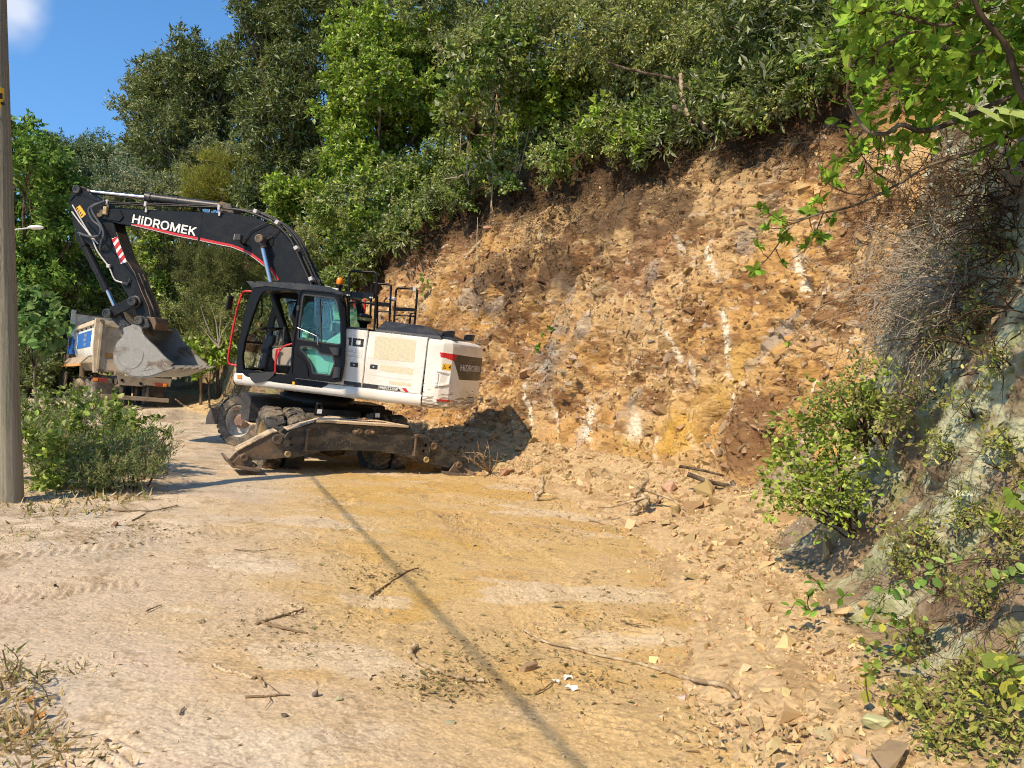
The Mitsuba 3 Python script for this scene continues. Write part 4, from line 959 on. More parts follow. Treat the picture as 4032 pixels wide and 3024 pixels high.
    band = on_cw([(0.562, 0.899), (0.94, 0.892), (1.9, 0.892), (2.27, 0.899), (2.36, 0.79), (2.27, 0.642), (2.16, 0.495), (1.64, 0.490), (1.058, 0.491), (0.66, 0.495), (0.568, 0.642), (0.471, 0.79)], 0.0005, 0.003, 'mat_decal_dark', 'dark_band')
    tx = meshkit.text_mesh('HiDROMEK', 0.10, 0.003, bold=True)
    # lettering follows the wall too
    sx = 0.98 / tx.extents[0]; v = np.array(tx.vertices); q = 0.655 + (v[:, 0] - v[:, 0].min()) * sx; hgt = 0.645 + v[:, 1]
    i = np.clip(np.searchsorted(run, q) - 1, 0, len(run) - 2); u = (fullp[i + 1] - fullp[i]) / (run[i + 1] - run[i])[:, None]; nn_ = np.c_[u[:, 1], -u[:, 0]]
    nn_ *= np.sign((nn_ * (fullp[i] - np.array([-1.5, 0]))).sum(1))[:, None]
    tx.vertices = np.c_[fullp[i] + (q - run[i])[:, None] * u + (0.006 + v[:, 2])[:, None] * nn_, hgt]
    up(band, 'lettering', tx, 'mat_print_grey', False)
    on_cw([(0.271, 0.733), (0.427, 0.734), (0.428, 0.634), (0.27, 0.633)], 0.0005, 0.003, 'mat_yellow', 'warning_sticker')
    on_cw(Polygon([(0.285, 0.65), (0.335, 0.65), (0.31, 0.715)]).difference(Polygon([(0.299, 0.659), (0.321, 0.659), (0.31, 0.69)])), 0.0036, 0.001, 'mat_print_dark', 'warning_sticker__symbol')
    on_cw([(0.375, 0.68), (0.41, 0.65), (0.417, 0.72), (0.40, 0.71)], 0.0036, 0.001, 'mat_print_dark', 'warning_sticker__symbol')
    on_cw(Polygon([(0.17, 0.615), (0.42, 0.592), (0.415, 0.405), (0.18, 0.335)]).difference(Polygon([(0.195, 0.596), (0.402, 0.575), (0.398, 0.418), (0.2, 0.362)])), 0.0, 0.022, 'mat_cw', 'lifting_pocket')
    on_cw([(0.197, 0.575), (0.222, 0.575), (0.222, 0.385), (0.2, 0.375)], 0.0, 0.02, 'mat_cw', 'lifting_pocket__bar')
    on_cw([(0.246, 0.150), (0.424, 0.158), (0.478, 0.118), (0.235, 0.118)], 0.0, 0.014, 'mat_lamp_red', 'tail_lamp')
    on_cw([(0.235, 0.114), (0.478, 0.114), (0.455, 0.158), (0.475, 0.162), (0.515, 0.095), (0.222, 0.095)], 0.0, 0.010, 'mat_chrome', 'tail_lamp__trim')
    on_cw(Polygon([(1.0, 0.245), (1.45, 0.24), (1.5, 0.05), (0.98, 0.055)]).difference(Polygon([(1.03, 0.215), (1.42, 0.212), (1.44, 0.09), (1.03, 0.09)])), 0.0, 0.008, 'mat_cw', 'plate_frame')
    pl = on_cw([(1.035, 0.21), (1.415, 0.208), (1.435, 0.095), (1.035, 0.095)], 0.0, 0.004, 'mat_decal_dark', 'number_plate', label='grimy unreadable number plate')
    for k in range(7):
        on_cw([(1.06 + 0.052 * k, 0.19), (1.06 + 0.052 * k + 0.02 + 0.012 * (k % 2), 0.19), (1.06 + 0.052 * k + 0.03, 0.115), (1.06 + 0.052 * k, 0.115)], 0.004, 0.002, 'mat_print_grey', 'number_plate__mark')
    # hood over the engine
    hd = trimesh.convex.convex_hull(np.array([(-1.27, 1.20, 1.12), (-2.40, 1.20, 1.12), (-1.30, 1.19, 1.165), (-2.36, 1.19, 1.17), (-1.37, 0.98, 1.325), (-2.06, 0.98, 1.315), (-2.36, 0.80, 1.22),
                                              (-1.37, -0.9, 1.325), (-2.06, -0.9, 1.315), (-2.40, -0.9, 1.20), (-1.27, -1.1, 1.12), (-2.42, -1.1, 1.12)]))
    hood = up(ex, 'engine_hood', hd, 'mat_hood', 15, 'black slatted hood over the engine')
    def on_hood(u, w0, w1):
        """a slot on the sloping flank"""
        f = lambda w: 1.19 + (0.98 - 1.19) * (w - 1.165) / 0.16 + 0.003
        return trimesh.Trimesh([(u, f(w0), w0), (u - 0.022, f(w0), w0), (u - 0.042, f(w1), w1), (u - 0.020, f(w1), w1)], [[0, 1, 2], [0, 2, 3]], process=False)
    up(hood, 'vent_slots', join([on_hood(-1.42 - 0.047 * k, 1.175, 1.228) for k in range(15)]), 'mat_print_dark', False); labels[hood + '__vent_slots'] = {'kind': 'stuff'}
    up(hood, 'top_slots', join([on_hood(-1.46 - 0.045 * k, 1.262, 1.31) for k in list(range(4)) + [6, 7, 8, 9, 10, 11, 12]]), 'mat_print_dark', False); labels[hood + '__top_slots'] = {'kind': 'stuff'}
    up(hood, 'rear_step', join([bbox(-2.60, -2.30, 0.2, 1.1, 1.12, 1.17, 0.01), box(-2.33, 1.0, 1.2, 0.08, 0.05, 0.07, 0.01)]), 'mat_hood')
    for (x, y) in ((-2.45, 0.88), (-2.66, 0.05)):
        l = up(ex, 'rear_lamp', trimesh.convex.convex_hull(np.array([(x + 0.09, y - 0.1, 1.16), (x + 0.09, y + 0.1, 1.16), (x + 0.08, y - 0.1, 1.25), (x + 0.08, y + 0.1, 1.25), (x - 0.08, y - 0.1, 1.275), (x - 0.08, y + 0.1, 1.275), (x - 0.06, y - 0.1, 1.17), (x - 0.06, y + 0.1, 1.17)])), 'mat_black_clean', False)
        up(l, 'cover', trimesh.convex.convex_hull(np.array([(x + 0.10, y - 0.11, 1.255), (x + 0.10, y + 0.11, 1.255), (x - 0.09, y - 0.11, 1.285), (x - 0.09, y + 0.11, 1.285), (x - 0.09, y, 1.295), (x + 0.1, y, 1.262)])), 'mat_hood_pale', False)
    # rails, tanks and posts on the deck
    def rail(pts, y, r=0.021): return tube([(a, y, b) for a, b in pts], r, 8)
    up(ex, 'hand_rail', join([rail([(-0.80, 1.10), (-0.715, 2.02), (-0.725, 2.06), (-0.75, 2.08), (-1.125, 2.10), (-1.165, 2.09), (-1.183, 2.06), (-1.24, 1.12)], 1.1), rail([(-0.738, 1.562), (-1.221, 1.59)], 1.1, 0.016), rail([(-0.80, 1.10), (-0.70, 1.70)], 1.04, 0.018), rail([(-1.27, 1.12), (-1.205, 1.72)], 1.03, 0.018)]), 'mat_black_clean', True)
    up(ex, 'guard_plate', join([slab([(-0.705, 1.742), (-1.187, 1.753), (-1.196, 1.671), (-1.02, 1.66), (-0.98, 1.645), (-0.9, 1.655), (-0.722, 1.635)], 1.105, 1.125), box(-0.75, 1.13, 1.70, 0.09, 0.03, 0.08, 0.008), box(-1.14, 1.13, 1.715, 0.09, 0.03, 0.08, 0.008)]), 'mat_black_clean')
    for x in (-0.735, -0.77, -1.125, -1.16):
        up(ex + '__guard_plate', 'bolt', cyl((x, 1.14, 1.675), (x, 1.155, 1.675), 0.014, 8), 'mat_print_grey')
    up(ex, 'hand_rail', join([rail([(-0.759, 1.30), (-0.712, 1.99), (-0.75, 2.03), (-1.035, 2.035), (-1.075, 2.01), (-1.12, 1.30)], -0.2), rail([(-0.867, 1.527), (-1.089, 1.542)], -0.2, 0.015)]), 'mat_black_clean', True)
    up(ex, 'guard_plate', slab([(-0.74, 1.694), (-1.09, 1.703), (-1.10, 1.628), (-0.75, 1.619)], -0.2, -0.17), 'mat_black_clean')
    up(ex, 'hand_rail', join([rail([(-1.02, 1.25), (-0.985, 2.0), (-1.02, 2.05), (-1.35, 2.065), (-1.40, 2.03), (-1.42, 1.25)], -0.9), rail([(-0.991, 1.526), (-1.403, 1.543)], -0.9, 0.015), rail([(-1.33, 1.25), (-1.33, 1.58), (-1.41, 1.60)], -0.85, 0.02)]), 'mat_black_clean', True)
    up(ex, 'guard_plate', slab([(-0.974, 1.674), (-1.422, 1.695), (-1.429, 1.634), (-0.982, 1.604)], -0.9, -0.87), 'mat_black_clean')
    up(ex, 'rail_clamp', box(-1.04, -0.5, 1.80, 0.13, 0.10, 0.08, 0.02), 'mat_print_grey')
    up(ex, 'rail_tag', box(-1.345, -0.88, 2.06, 0.06, 0.02, 0.09, 0.004), 'mat_print_grey')
    pf = up(ex, 'air_filter', lathe([(0, -0.12), (0.055, -0.12), (0.06, -0.02), (0.11, 0.0), (0.118, 0.03), (0, 0.03)], 28).apply_translation((-0.93, 0.72, 1.265)), 'mat_black_clean', True)
    up(pf, 'bowl', lathe([(0, 0), (0.112, 0), (0.122, 0.02), (0.122, 0.07), (0, 0.07)], 28).apply_translation((-0.93, 0.72, 1.29)), 'mat_cream', True)
    up(pf, 'lid', lathe([(0, 0.0), (0.13, 0.0), (0.125, 0.03), (0.09, 0.055), (0, 0.06)], 28).apply_translation((-0.93, 0.72, 1.358)), 'mat_rubber', True)
    up(ex, 'red_post', cyl((-0.775, 0.3, 1.69), (-0.79, 0.3, 1.40), 0.022, 10), 'mat_red', True)
    # ---- undercarriage
    ch = un(ex, 'chassis', join([bbox(-0.42, 0.42, -1.8, 1.75, -0.72, -0.36, 0.04), bbox(-0.62, 0.62, -0.7, 0.7, -0.62, -0.30, 0.04)]), 'mat_truck_dark')
    un(ch, 'slewing_ring', lathe([(0.0, -0.34), (0.62, -0.34), (0.66, -0.26), (0.66, -0.12), (0.60, -0.10), (0.60, 0.03), (0, 0.03)], 40), 'mat_black_clean', True)
    un(ch, 'tool_box', join([trimesh.convex.convex_hull(np.array([(x, y, z) for x in (-1.22, -0.60) for y, z in ((-0.55, -0.22), (0.28, -0.22), (0.28, -0.62), (-0.40, -0.66))])), bbox(-1.24, -0.55, -0.57, 0.32, -0.215, -0.19, 0.006)]), 'mat_hood', 25)
    un(ch, 'tool_box', bbox(0.62, 1.2, -0.5, 0.3, -0.64, -0.2, 0.02), 'mat_hood')
    un(ch, 'tool_box__step', bbox(-1.2, -0.7, -0.15, 0.45, -0.68, -0.65, 0.006), 'mat_deck')
    un(ch, 'tool_box__wedge', bbox(-1.15, -0.75, 0.10, 0.45, -0.86, -0.80, 0.01), 'mat_hub', label='faded red bar under the tool box')
    un(ch, 'mudguard', slab([(-1.0, -0.19), (-0.93, -0.17), (-0.42, -0.21), (-0.36, -0.23), (-0.36, -0.36), (-0.95, -0.40), (-1.0, -0.44)], 0.50, 0.52), 'mat_black_clean', False)
    un(ch, 'mudguard', slab([(0.36, -0.2), (1.25, -0.25), (1.28, -0.42), (0.36, -0.40)], 0.50, 0.52), 'mat_black_clean', False)
    def axle(y, r=0.11, w=1.0): return join([cyl((-w, y, -0.80), (w, y, -0.80), r, 18), lathe([(0, -0.26), (0.2, -0.2), (0.26, 0), (0.2, 0.2), (0, 0.26)], 20).apply_translation((0, y, -0.78))])
    un(ch, 'axle', axle(1.22), 'mat_truck_dark', True); un(ch, 'axle', axle(-1.43, w=0.75), 'mat_truck_dark', True)
    # wheels: x is the axle
    def tyre(width, lugs, seed, deep, r=0.53):
        h = width / 2
        prof = [(0.285, -h * 0.72), (0.33, -h * 0.98), (0.40, -h * 1.02), (0.47, -h * 0.96), (r - 0.03, -h * 0.80), (r - deep * 0.5, -h * 0.55), (r - deep * 0.35, 0), (r - deep * 0.5, h * 0.55), (r - 0.03, h * 0.80), (0.47, h * 0.96), (0.40, h * 1.02), (0.33, h * 0.98), (0.285, h * 0.72)]
        ms = [lathe(prof, 64)]
        for k in range(lugs):
            for s in (-1, 1):
                a = 2 * np.pi * (k + (0.5 if s > 0 else 0)) / lugs
                q = []
                for rr, dz in ((r - deep, 0), (r + 0.004, 0)):
                    sh = 0.0 if rr < r else 0.012
                    for z, da, wd in ((s * 0.01 * width, 0.10, 0.055 - sh), (s * 0.36 * width, 0.0, 0.065 - sh), (s * 0.485 * width, -0.03, 0.07 - sh)):
                        zz = z; rad = rr - (0.025 if abs(z) > 0.45 * width else 0)
                        for e in (-1, 1):
                            th = a + da + e * wd
                            q.append((rad * math.cos(th), rad * math.sin(th), zz))
                ms.append(trimesh.convex.convex_hull(np.array(q)))
        return join(ms)
    def rim(width, dish):
        h = width / 2
        return lathe([(0.29, h * 0.72), (0.305, h * 0.80), (0.295, h * 0.84), (0.275, h * 0.72), (0.25, h * 0.3), (0.235, -h * 0.2), (0.225, h * (dish - 0.05)), (0.12, h * dish), (0.05, h * dish), (0, h * dish), (0, -h * 0.7), (0.29, -h * 0.7)], 40)
    def wheel_at(name_label, x, y, z, axis, width, lugs, deep, hubbed, rmat):
        a = np.asarray(axis, float); a /= np.linalg.norm(a)
        e = np.array([0, 0, 1.0]); e -= a * (a @ e); e /= np.linalg.norm(e)
        M = pose((x, y, z), np.cross(e, a), e, a)
        w = un(ex, 'wheel', moved(rim(width, -0.1 if hubbed else -0.5), M), rmat, 30, name_label)
        un(w, 'tyre', moved(tyre(width, lugs, 1, deep), M), 'mat_tyre', 30)
        if hubbed:
            hb = join([lathe([(0, 0.62 * width / 2 + 0.03), (0.10, 0.6 * width / 2 + 0.03), (0.135, 0.5 * width / 2), (0.145, -0.2 * width / 2), (0, -0.2 * width / 2)], 28)] + [cyl((0.085 * math.cos(k * 1.2566), 0.085 * math.sin(k * 1.2566), 0.1), (0.085 * math.cos(k * 1.2566), 0.085 * math.sin(k * 1.2566), 0.13), 0.02, 8) for k in range(5)])
        else:
            hb = join([cyl((0.17 * math.cos(k * 0.7854), 0.17 * math.sin(k * 0.7854), -0.5 * width / 2), (0.17 * math.cos(k * 0.7854), 0.17 * math.sin(k * 0.7854), -0.5 * width / 2 + 0.03), 0.016, 8) for k in range(8)] + [cyl((0, 0, -0.2), (0, 0, 0.02), 0.11, 20)])
        un(w, 'hub', moved(hb, M), 'mat_hub', 30)
    for s in (-1, 1):
        wheel_at(None, s * 1.06, 1.22, -0.79, (s, 0, 0), 0.29, 18, 0.035, False, 'mat_rim_yellow')
        wheel_at(None, s * 0.72, 1.22, -0.79, (-s, 0, 0), 0.29, 18, 0.035, False, 'mat_rim_yellow')
    st = math.radians(38)
    wheel_at('front left wheel turned outwards with a pale rim', -0.98, -1.43, -0.82, (-math.cos(st), math.sin(st), 0), 0.33, 30, 0.014, True, 'mat_rim')
    wheel_at(None, 1.0, -1.43, -0.82, (math.cos(st), -math.sin(st), 0), 0.33, 30, 0.014, True, 'mat_rim')
    # ---- blade and outriggers
    fr = [(-1.004, -0.944), (-1.032, -0.912), (-1.052, -0.765), (-1.036, -0.633), (-0.995, -0.565), (-0.935, -0.512), (-0.552, -0.387), (0.911, -0.375), (1.111, -0.45), (1.338, -0.539), (1.382, -0.638), (1.381, -0.9), (1.348, -0.952), (1.279, -0.954), (1.166, -0.912), (0.816, -0.825), (0.689, -0.803), (0.441, -0.79), (-0.15, -0.795), (-0.438, -0.822), (-0.617, -0.88), (-0.89, -0.95)]
    FR = rounded(fr, 0.012)
    holes = [shapely.Point(-0.946, -0.648).buffer(0.028), shapely.Point(-0.92, -0.743).buffer(0.02), shapely.Point(1.291, -0.652).buffer(0.028), shapely.Point(1.261, -0.75).buffer(0.02)]
    FRh = FR
    for h in holes: FRh = FRh.difference(h)
    st_ = un(ex, 'stabilizer', slab(FRh, 2.07, 2.105, bev=0.004), 'mat_worn', 25, 'scratched black stabilizer beam with folding feet')
    un(st_, 'rear_plate', slab(FR, 1.76, 1.79), 'mat_worn', 25)
    un(st_, 'cover', join([strip_mesh([(-0.90, -0.505), (-0.552, -0.40), (0.911, -0.388), (1.30, -0.53)], 1.79, 2.07, 0.02), strip_mesh([(-0.86, -0.93), (-0.617, -0.87), (-0.438, -0.812), (-0.15, -0.785), (0.441, -0.78), (0.816, -0.815), (1.14, -0.895)], 1.79, 2.07, 0.02)]), 'mat_deck', 25)
    dk = Polygon([(-0.60, 2.16), (0.925, 2.16), (0.66, 1.62), (0.60, 1.42), (-0.28, 1.42), (-0.30, 1.62), (-0.42, 1.80)])
    dm = trimesh.creation.extrude_polygon(dk, 0.035, engine='earcut'); dm.apply_translation((0, 0, -0.372))
    deck = un(st_, 'deck', dm, 'mat_deck', False, 'dust covered top plate of the stabilizer')
    un(deck, 'tread_strip', moved(box(0, 0, 0, 0.78, 0.10, 0.008, 0.003), trimesh.transformations.translation_matrix((0.22, 1.92, -0.333))), 'mat_worn')
    un(deck, 'tread_strip', moved(box(0, 0, 0, 0.30, 0.22, 0.008, 0.003), trimesh.transformations.translation_matrix((0.12, 1.60, -0.333))), 'mat_worn')
    un(deck, 'clod', moved(trimesh.creation.icosphere(1, 0.05), np.diag([1, 1, 0.5, 1.0]) + np.array([[0, 0, 0, 0.33], [0, 0, 0, 1.66], [0, 0, 0, -0.325], [0, 0, 0, 0]])), 'mat_clod', False)
    for (a, b) in ((-0.43, -0.27), (0.56, 0.72)):
        L = slab(rounded([(a - 0.02 if a < 0 else a, -0.34), (a, -0.15), (a + 0.02, -0.125), (b - 0.08, -0.125), (b - 0.05, -0.20), (b + 0.06, -0.335)], 0.015).difference(shapely.Point(a + 0.055, -0.185).buffer(0.028)), 1.46, 1.49, bev=0.004)
        lg = un(deck, 'lifting_lug', L, 'mat_black')
        un(lg, 'sticker', slab([(a + 0.02, -0.23), (a + 0.10, -0.23), (a + 0.10, -0.30), (a + 0.02, -0.30)], 1.49, 1.4925), 'mat_print_white', False)
    un(st_, 'guard_plate', join([trimesh.convex.convex_hull(np.array([(-0.62, 2.13, -0.36), (-0.40, 1.62, -0.345), (-1.0, 2.10, -0.52), (-1.0, 1.80, -0.515), (-0.62, 2.13, -0.375), (-1.0, 2.10, -0.535)]))]), 'mat_deck', False)
    la = un(st_, 'arm', slab(rounded([(-1.669, -0.880), (-1.215, -0.585), (-1.145, -0.565), (-1.02, -0.60), (-0.92, -0.72), (-0.94, -0.949), (-1.441, -1.012), (-1.518, -1.011), (-1.62, -0.99)], 0.02), 1.82, 2.065, bev=0.006), 'mat_rust', 25, 'rusty left outrigger leg')
    un(la, 'flange', strip_mesh([(-1.70, -0.875), (-1.215, -0.570), (-1.145, -0.553)], 1.80, 2.085, 0.018), 'mat_deck', 25)
    ra = un(st_, 'arm', slab(rounded([(1.30, -0.62), (1.39, -0.575), (1.477, -0.59), (1.986, -0.895), (1.97, -0.97), (1.901, -0.985), (1.798, -1.033), (1.30, -0.965)], 0.02), 1.82, 2.055, bev=0.006), 'mat_worn', 25, 'right outrigger leg resting on the rubble')
    def foot(parent, base, mids, x0, x1):
        f = un(parent, 'foot', slab(LineString(base).buffer(0.014, cap_style=2, join_style=1), 1.68, 2.30), 'mat_rust', 25)
        for y in (2.09, 1.80):
            un(f, 'gusset', slab(rounded(mids, 0.012), y - 0.014, y + 0.014, bev=0.003), 'mat_rust', 25)
    foot(la, [(-1.84, -0.97), (-1.77, -1.075), (-1.42, -1.125), (-1.36, -1.10)], [(-1.76, -1.065), (-1.665, -0.94), (-1.59, -0.89), (-1.52, -0.93), (-1.48, -1.0), (-1.40, -1.105)], -1.8, -1.37)
    foot(ra, [(1.67, -1.095), (1.72, -1.105), (2.10, -1.125), (2.19, -1.07)], [(1.76, -1.095), (1.87, -0.93), (1.93, -0.90), (2.0, -0.93), (2.10, -1.11)], 1.68, 2.17)
    def disc(parent, name, x, z, y, r, h, mat='mat_rust'): un(parent, name, boss(x, z, y, r, h), mat, 30)
    disc(la, 'pin', -1.134, -0.67, 2.085, 0.078, 0.025); disc(la, 'pin', -1.593, -0.962, 2.12, 0.06, 0.02)
    disc(ra, 'pin', 1.441, -0.668, 2.075, 0.062, 0.025); disc(ra, 'pin', 1.935, -0.965, 2.12, 0.052, 0.02)
    for x, z in ((-0.962, -0.885), (1.319, -0.892)): disc(st_, 'pin', x, z, 2.12, 0.048, 0.022, 'mat_rim_yellow')
    for x, z in ((-0.712, 0), (1.078, 0)):
        b = un(st_, 'pin_rod', join([cyl((x, 2.16, -0.50), (x, 2.16, -0.80), 0.02, 12), cyl((x, 2.16, -0.80), (x, 2.16, -0.825), 0.04, 12), cyl((x, 2.16, -0.475), (x, 2.16, -0.505), 0.045, 12), box(x, 2.13, -0.52, 0.05, 0.06, 0.02), box(x, 2.13, -0.78, 0.05, 0.06, 0.02)]), 'mat_rust', 30)
    for x, sgn in ((0.082, -1), (0.28, 1)):
        c_ = un(st_, 'pin_cover', slab(LineString([(x - 0.025, -0.482), (x + 0.045 * 1, -0.478)]).buffer(0.052), 2.10, 2.125, bev=0.005), 'mat_rust', 25)
        disc(c_, 'bolt', x + 0.03 * -sgn, -0.480, 2.13, 0.034, 0.02); disc(c_, 'bolt', x + 0.04 * sgn + 0.01, -0.480, 2.13, 0.018, 0.02, 'mat_rim_yellow')
    return ex


def perforated(p, n, uv):
    # holes of a punched screen, in rows set off by half
    u = p.x * 62.0; v = p.z * 62.0 * 1.15 + p.x * 7.0
    r = dr.floor(v); uu = u + 0.5 * (r - 2 * dr.floor(r / 2))
    d = dr.square(uu - dr.floor(uu) - 0.5) + dr.square(v - r - 0.5)
    return mix((0.30, 0.25, 0.12), (0.72, 0.68, 0.52), smoothstep(0.05, 0.12, d))


def scuffed(p, n, uv):
    # along the bottom edge the paint is scraped through to brown primer: ragged scars in world metres near the corner
    a = fbm(p.x * 2.5, p.y * 2.5, p.z * 2.5, 4)
    c = mix((0.74, 0.73, 0.70), (0.58, 0.52, 0.42), 0.45 * smoothstep(0.45, 0.7, a))
    low = p.z + 0.113 * (p.x + 1.15)
    s = fbm(p.x * 9, p.y * 9, p.z * 38, 4)
    scar = smoothstep(0.60, 0.66, s + 0.20 * smoothstep(1.30, 1.10, low) - 0.05) * smoothstep(1.50, 1.35, low)
    s2 = fbm(p.x * 26, p.y * 26, p.z * 40, 3)
    return mix(c, mix((0.12, 0.08, 0.05), (0.3, 0.22, 0.13), s2), 0.8 * scar)


scene['mat_vent_mesh'] = principled(mikit.proc(perforated), 0.6)
scene['mat_cw'] = principled(mikit.proc(scuffed), 0.4, clearcoat=0.3)
scene['mat_hood_pale'] = principled((0.19, 0.22, 0.28), 0.4)
scene['mat_clod'] = matte((0.42, 0.24, 0.13))
build_excavator()


# ------------------------------------------------------------------ the dump truck
def build_truck():
    tk = thing('dump_truck', 'dusty white and sand coloured dump truck seen from behind under the raised bucket', 'truck')
    M = pose((-13.68, 25.0, 1.711), (0.80529, 0.58508, -0.09585), (-0.58779, 0.80902, 0.0), (0.07754, 0.05634, 0.9954))
    tt = lambda parent, name, mesh, mat, smooth=35, label=None: part(parent, name, moved(mesh, M), mat, smooth, label)
    def along(poly, h0, h1, thick=None):
        P = poly if thick is None else LineString(poly).buffer(thick / 2, cap_style=2, join_style=2)
        return slab(P, h0, h1)
    bed = tt(tk, 'bed', along([(0.03, 1.55), (0.03, 0.80), (0.14, 0.45), (0.45, 0.03), (1.90, 0.03), (2.2, 0.45), (2.31, 0.80), (2.31, 1.55)], 0.05, 6.3, 0.05), 'mat_truck_white', 25, 'white dump body with a blue panel on its side')
    tt(bed, 'side_panel', along([(-0.003, 1.36), (-0.003, 0.79)], 1.75, 5.4, 0.012), 'mat_truck_blue', False)
    for k in range(3):
        tt(bed + '__side_panel', 'print', along([(-0.0115, 1.30 - 0.17 * k), (-0.0115, 1.19 - 0.17 * k)], 2.9, 3.5 + 0.2 * (k == 1), 0.004), 'mat_hood_pale', False)
    for h in (1.9, 3.1, 4.3, 5.5):
        tt(bed, 'hook', box(-0.02, h, 1.47, 0.05, 0.12, 0.07, 0.01), 'mat_truck_dark')
    tt(bed, 'top_rail', bbox(-0.09, 0.07, 0.1, 7.0, 1.50, 1.66, 0.015), 'mat_sand_paint'); tt(bed, 'top_rail', bbox(2.27, 2.42, 0.1, 7.0, 1.50, 1.66, 0.015), 'mat_sand_paint')
    hb = tt(bed, 'headboard', along([(-0.05, 1.2), (-0.05, 2.22), (2.4, 2.22), (2.4, 1.2)], 6.25, 6.33), 'mat_truck_inside')
    tt(hb, 'rim', bbox(-0.1, 2.45, 6.2, 6.36, 2.20, 2.27, 0.01), 'mat_truck_dark'); tt(hb, 'post', bbox(-0.22, -0.05, 6.2, 6.38, 1.3, 2.36, 0.02), 'mat_truck_white')
    # tailgate
    outer = Polygon([(0.02, 1.62), (2.34, 1.57), (2.30, -0.02), (0.05, -0.02)]); inner = rounded([(0.20, 1.42), (2.14, 1.38), (2.10, 0.36), (0.24, 0.36)], 0.03)
    tg = tt(bed, 'tailgate', slab(outer.difference(inner), -0.10, 0.0, bev=0.02), 'mat_sand_paint', 25, 'sand coloured tailgate with a deep recessed panel')
    tt(tg, 'panel', slab(inner, -0.02, 0.03), 'mat_sand_paint', False); tt(tg, 'orange_band', slab([(0.25, 0.56), (2.1, 0.56), (2.08, 0.40), (0.26, 0.40)], -0.026, -0.021), 'mat_orange_paint', False)
    tt(tg, 'sill', bbox(0.1, 2.2, -0.12, 0.1, -0.08, 0.0, 0.015), 'mat_truck_step')
    for x in (-0.06, 2.36):
        tt(tg, 'post', join([trimesh.convex.convex_hull(np.array([(x - 0.08, y, z) for y in (-0.14, 0.06) for z in (0.75, 1.66)] + [(x + 0.08, y, z) for y in (-0.14, 0.06) for z in (0.75, 1.66)] + [(x + 0.0, y, -0.12) for y in (-0.14, 0.06)] + [(x + 0.13, y, -0.12) for y in (-0.14, 0.06)])), bbox(x + 0.06, x + 0.13, -0.18, -0.14, 0.0, 1.6)]), 'mat_sand_paint', 25)
        tt(tg, 'hinge', cyl((x + 0.02, -0.2, 1.62), (x + 0.16, -0.2, 1.62), 0.05, 12), 'mat_truck_step')
    for x0, sg in ((0.02, -1), (2.32, 1)):
        g = tt(tk, 'mudguard', slab(LineString([(x0, 0.45), (x0 + sg * 0.16, 0.42), (x0 + sg * 0.40, 0.14)]).buffer(0.02, cap_style=2), 0.65, 6.2), 'mat_truck_step', 25)
        tt(g, 'edge', bbox(x0 + sg * 0.36, x0 + sg * 0.42, 0.62, 6.22, 0.07, 0.15, 0.01), 'mat_orange_paint')
    # cab
    cab = tt(tk, 'cab', trimesh.convex.convex_hull(np.array([(x, h, z) for x in (-0.02, 2.36) for h, z in ((6.75, 0.25), (6.75, 1.75), (7.2, 1.95), (8.2, 1.9), (8.75, 1.0), (8.85, 0.25))])), 'mat_truck_blue', 25, 'blue truck cab ahead of the dump body')
    tt(cab, 'window', bbox(-0.03, -0.022, 7.2, 8.3, 1.0, 1.65), 'mat_truck_dark', False); tt(cab, 'stripe', bbox(-0.03, -0.022, 7.0, 8.2, 0.2, 0.62), 'mat_truck_white', False)
    tt(cab, 'wheel_arch', along([(-0.12, 0.1), (-0.12, 0.62), (0.1, 0.62), (0.1, 0.1)], 6.6, 8.5), 'mat_truck_dark', 25)
    tt(cab, 'arch_edge', bbox(-0.18, -0.10, 6.5, 8.8, -0.7, -0.1, 0.02), 'mat_truck_dark')
    mr = tt(cab, 'mirror', box(-0.42, 8.5, 1.55, 0.22, 0.12, 0.46, 0.03), 'mat_black_clean'); tt(mr, 'glass', box(-0.42, 8.43, 1.55, 0.18, 0.012, 0.40, 0.004), 'mat_chrome')
    m2 = tt(cab, 'mirror', box(-0.42, 8.5, 1.16, 0.22, 0.12, 0.26, 0.03), 'mat_black_clean'); tt(m2, 'glass', box(-0.42, 8.43, 1.16, 0.18, 0.012, 0.2, 0.004), 'mat_chrome')
    tt(cab, 'mirror_arm', join([tube([(-0.02, 8.3, 1.82), (-0.42, 8.5, 1.84), (-0.42, 8.5, 1.0), (-0.02, 8.3, 0.98)], 0.018, 6)]), 'mat_black_clean')
    # running gear
    ch = tt(tk, 'chassis', join([bbox(0.72, 0.85, -0.2, 8.0, -0.45, -0.15), bbox(1.5, 1.63, -0.2, 8.0, -0.45, -0.15), bbox(0.85, 1.5, 0.9, 1.1, -0.4, -0.2)]), 'mat_truck_dark')
    tt(ch, 'crossmember', slab([(0.62, -0.14), (2.30, -0.12), (2.28, -0.40), (1.5, -0.40), (1.4, -0.46), (0.7, -0.46)], -0.28, -0.22), 'mat_truck_step', False)
    for x, z in ((0.78, -0.3), (1.35, -0.36)): tt(ch, 'bolt', cyl((x, -0.30, z), (x, -0.28, z), 0.05, 10), 'mat_black_clean')
    tt(ch, 'underrun_bar', bbox(0.2, 2.28, -0.32, -0.22, -0.94, -0.80, 0.015), 'mat_truck_step')
    for x in (0.75, 1.55): tt(ch, 'bar_strut', bbox(x, x + 0.08, -0.25, -0.18, -0.85, -0.3), 'mat_truck_dark')
    tt(ch, 'hitch', box(0.70, -0.15, -0.08, 0.3, 0.2, 0.14, 0.02), 'mat_truck_step')
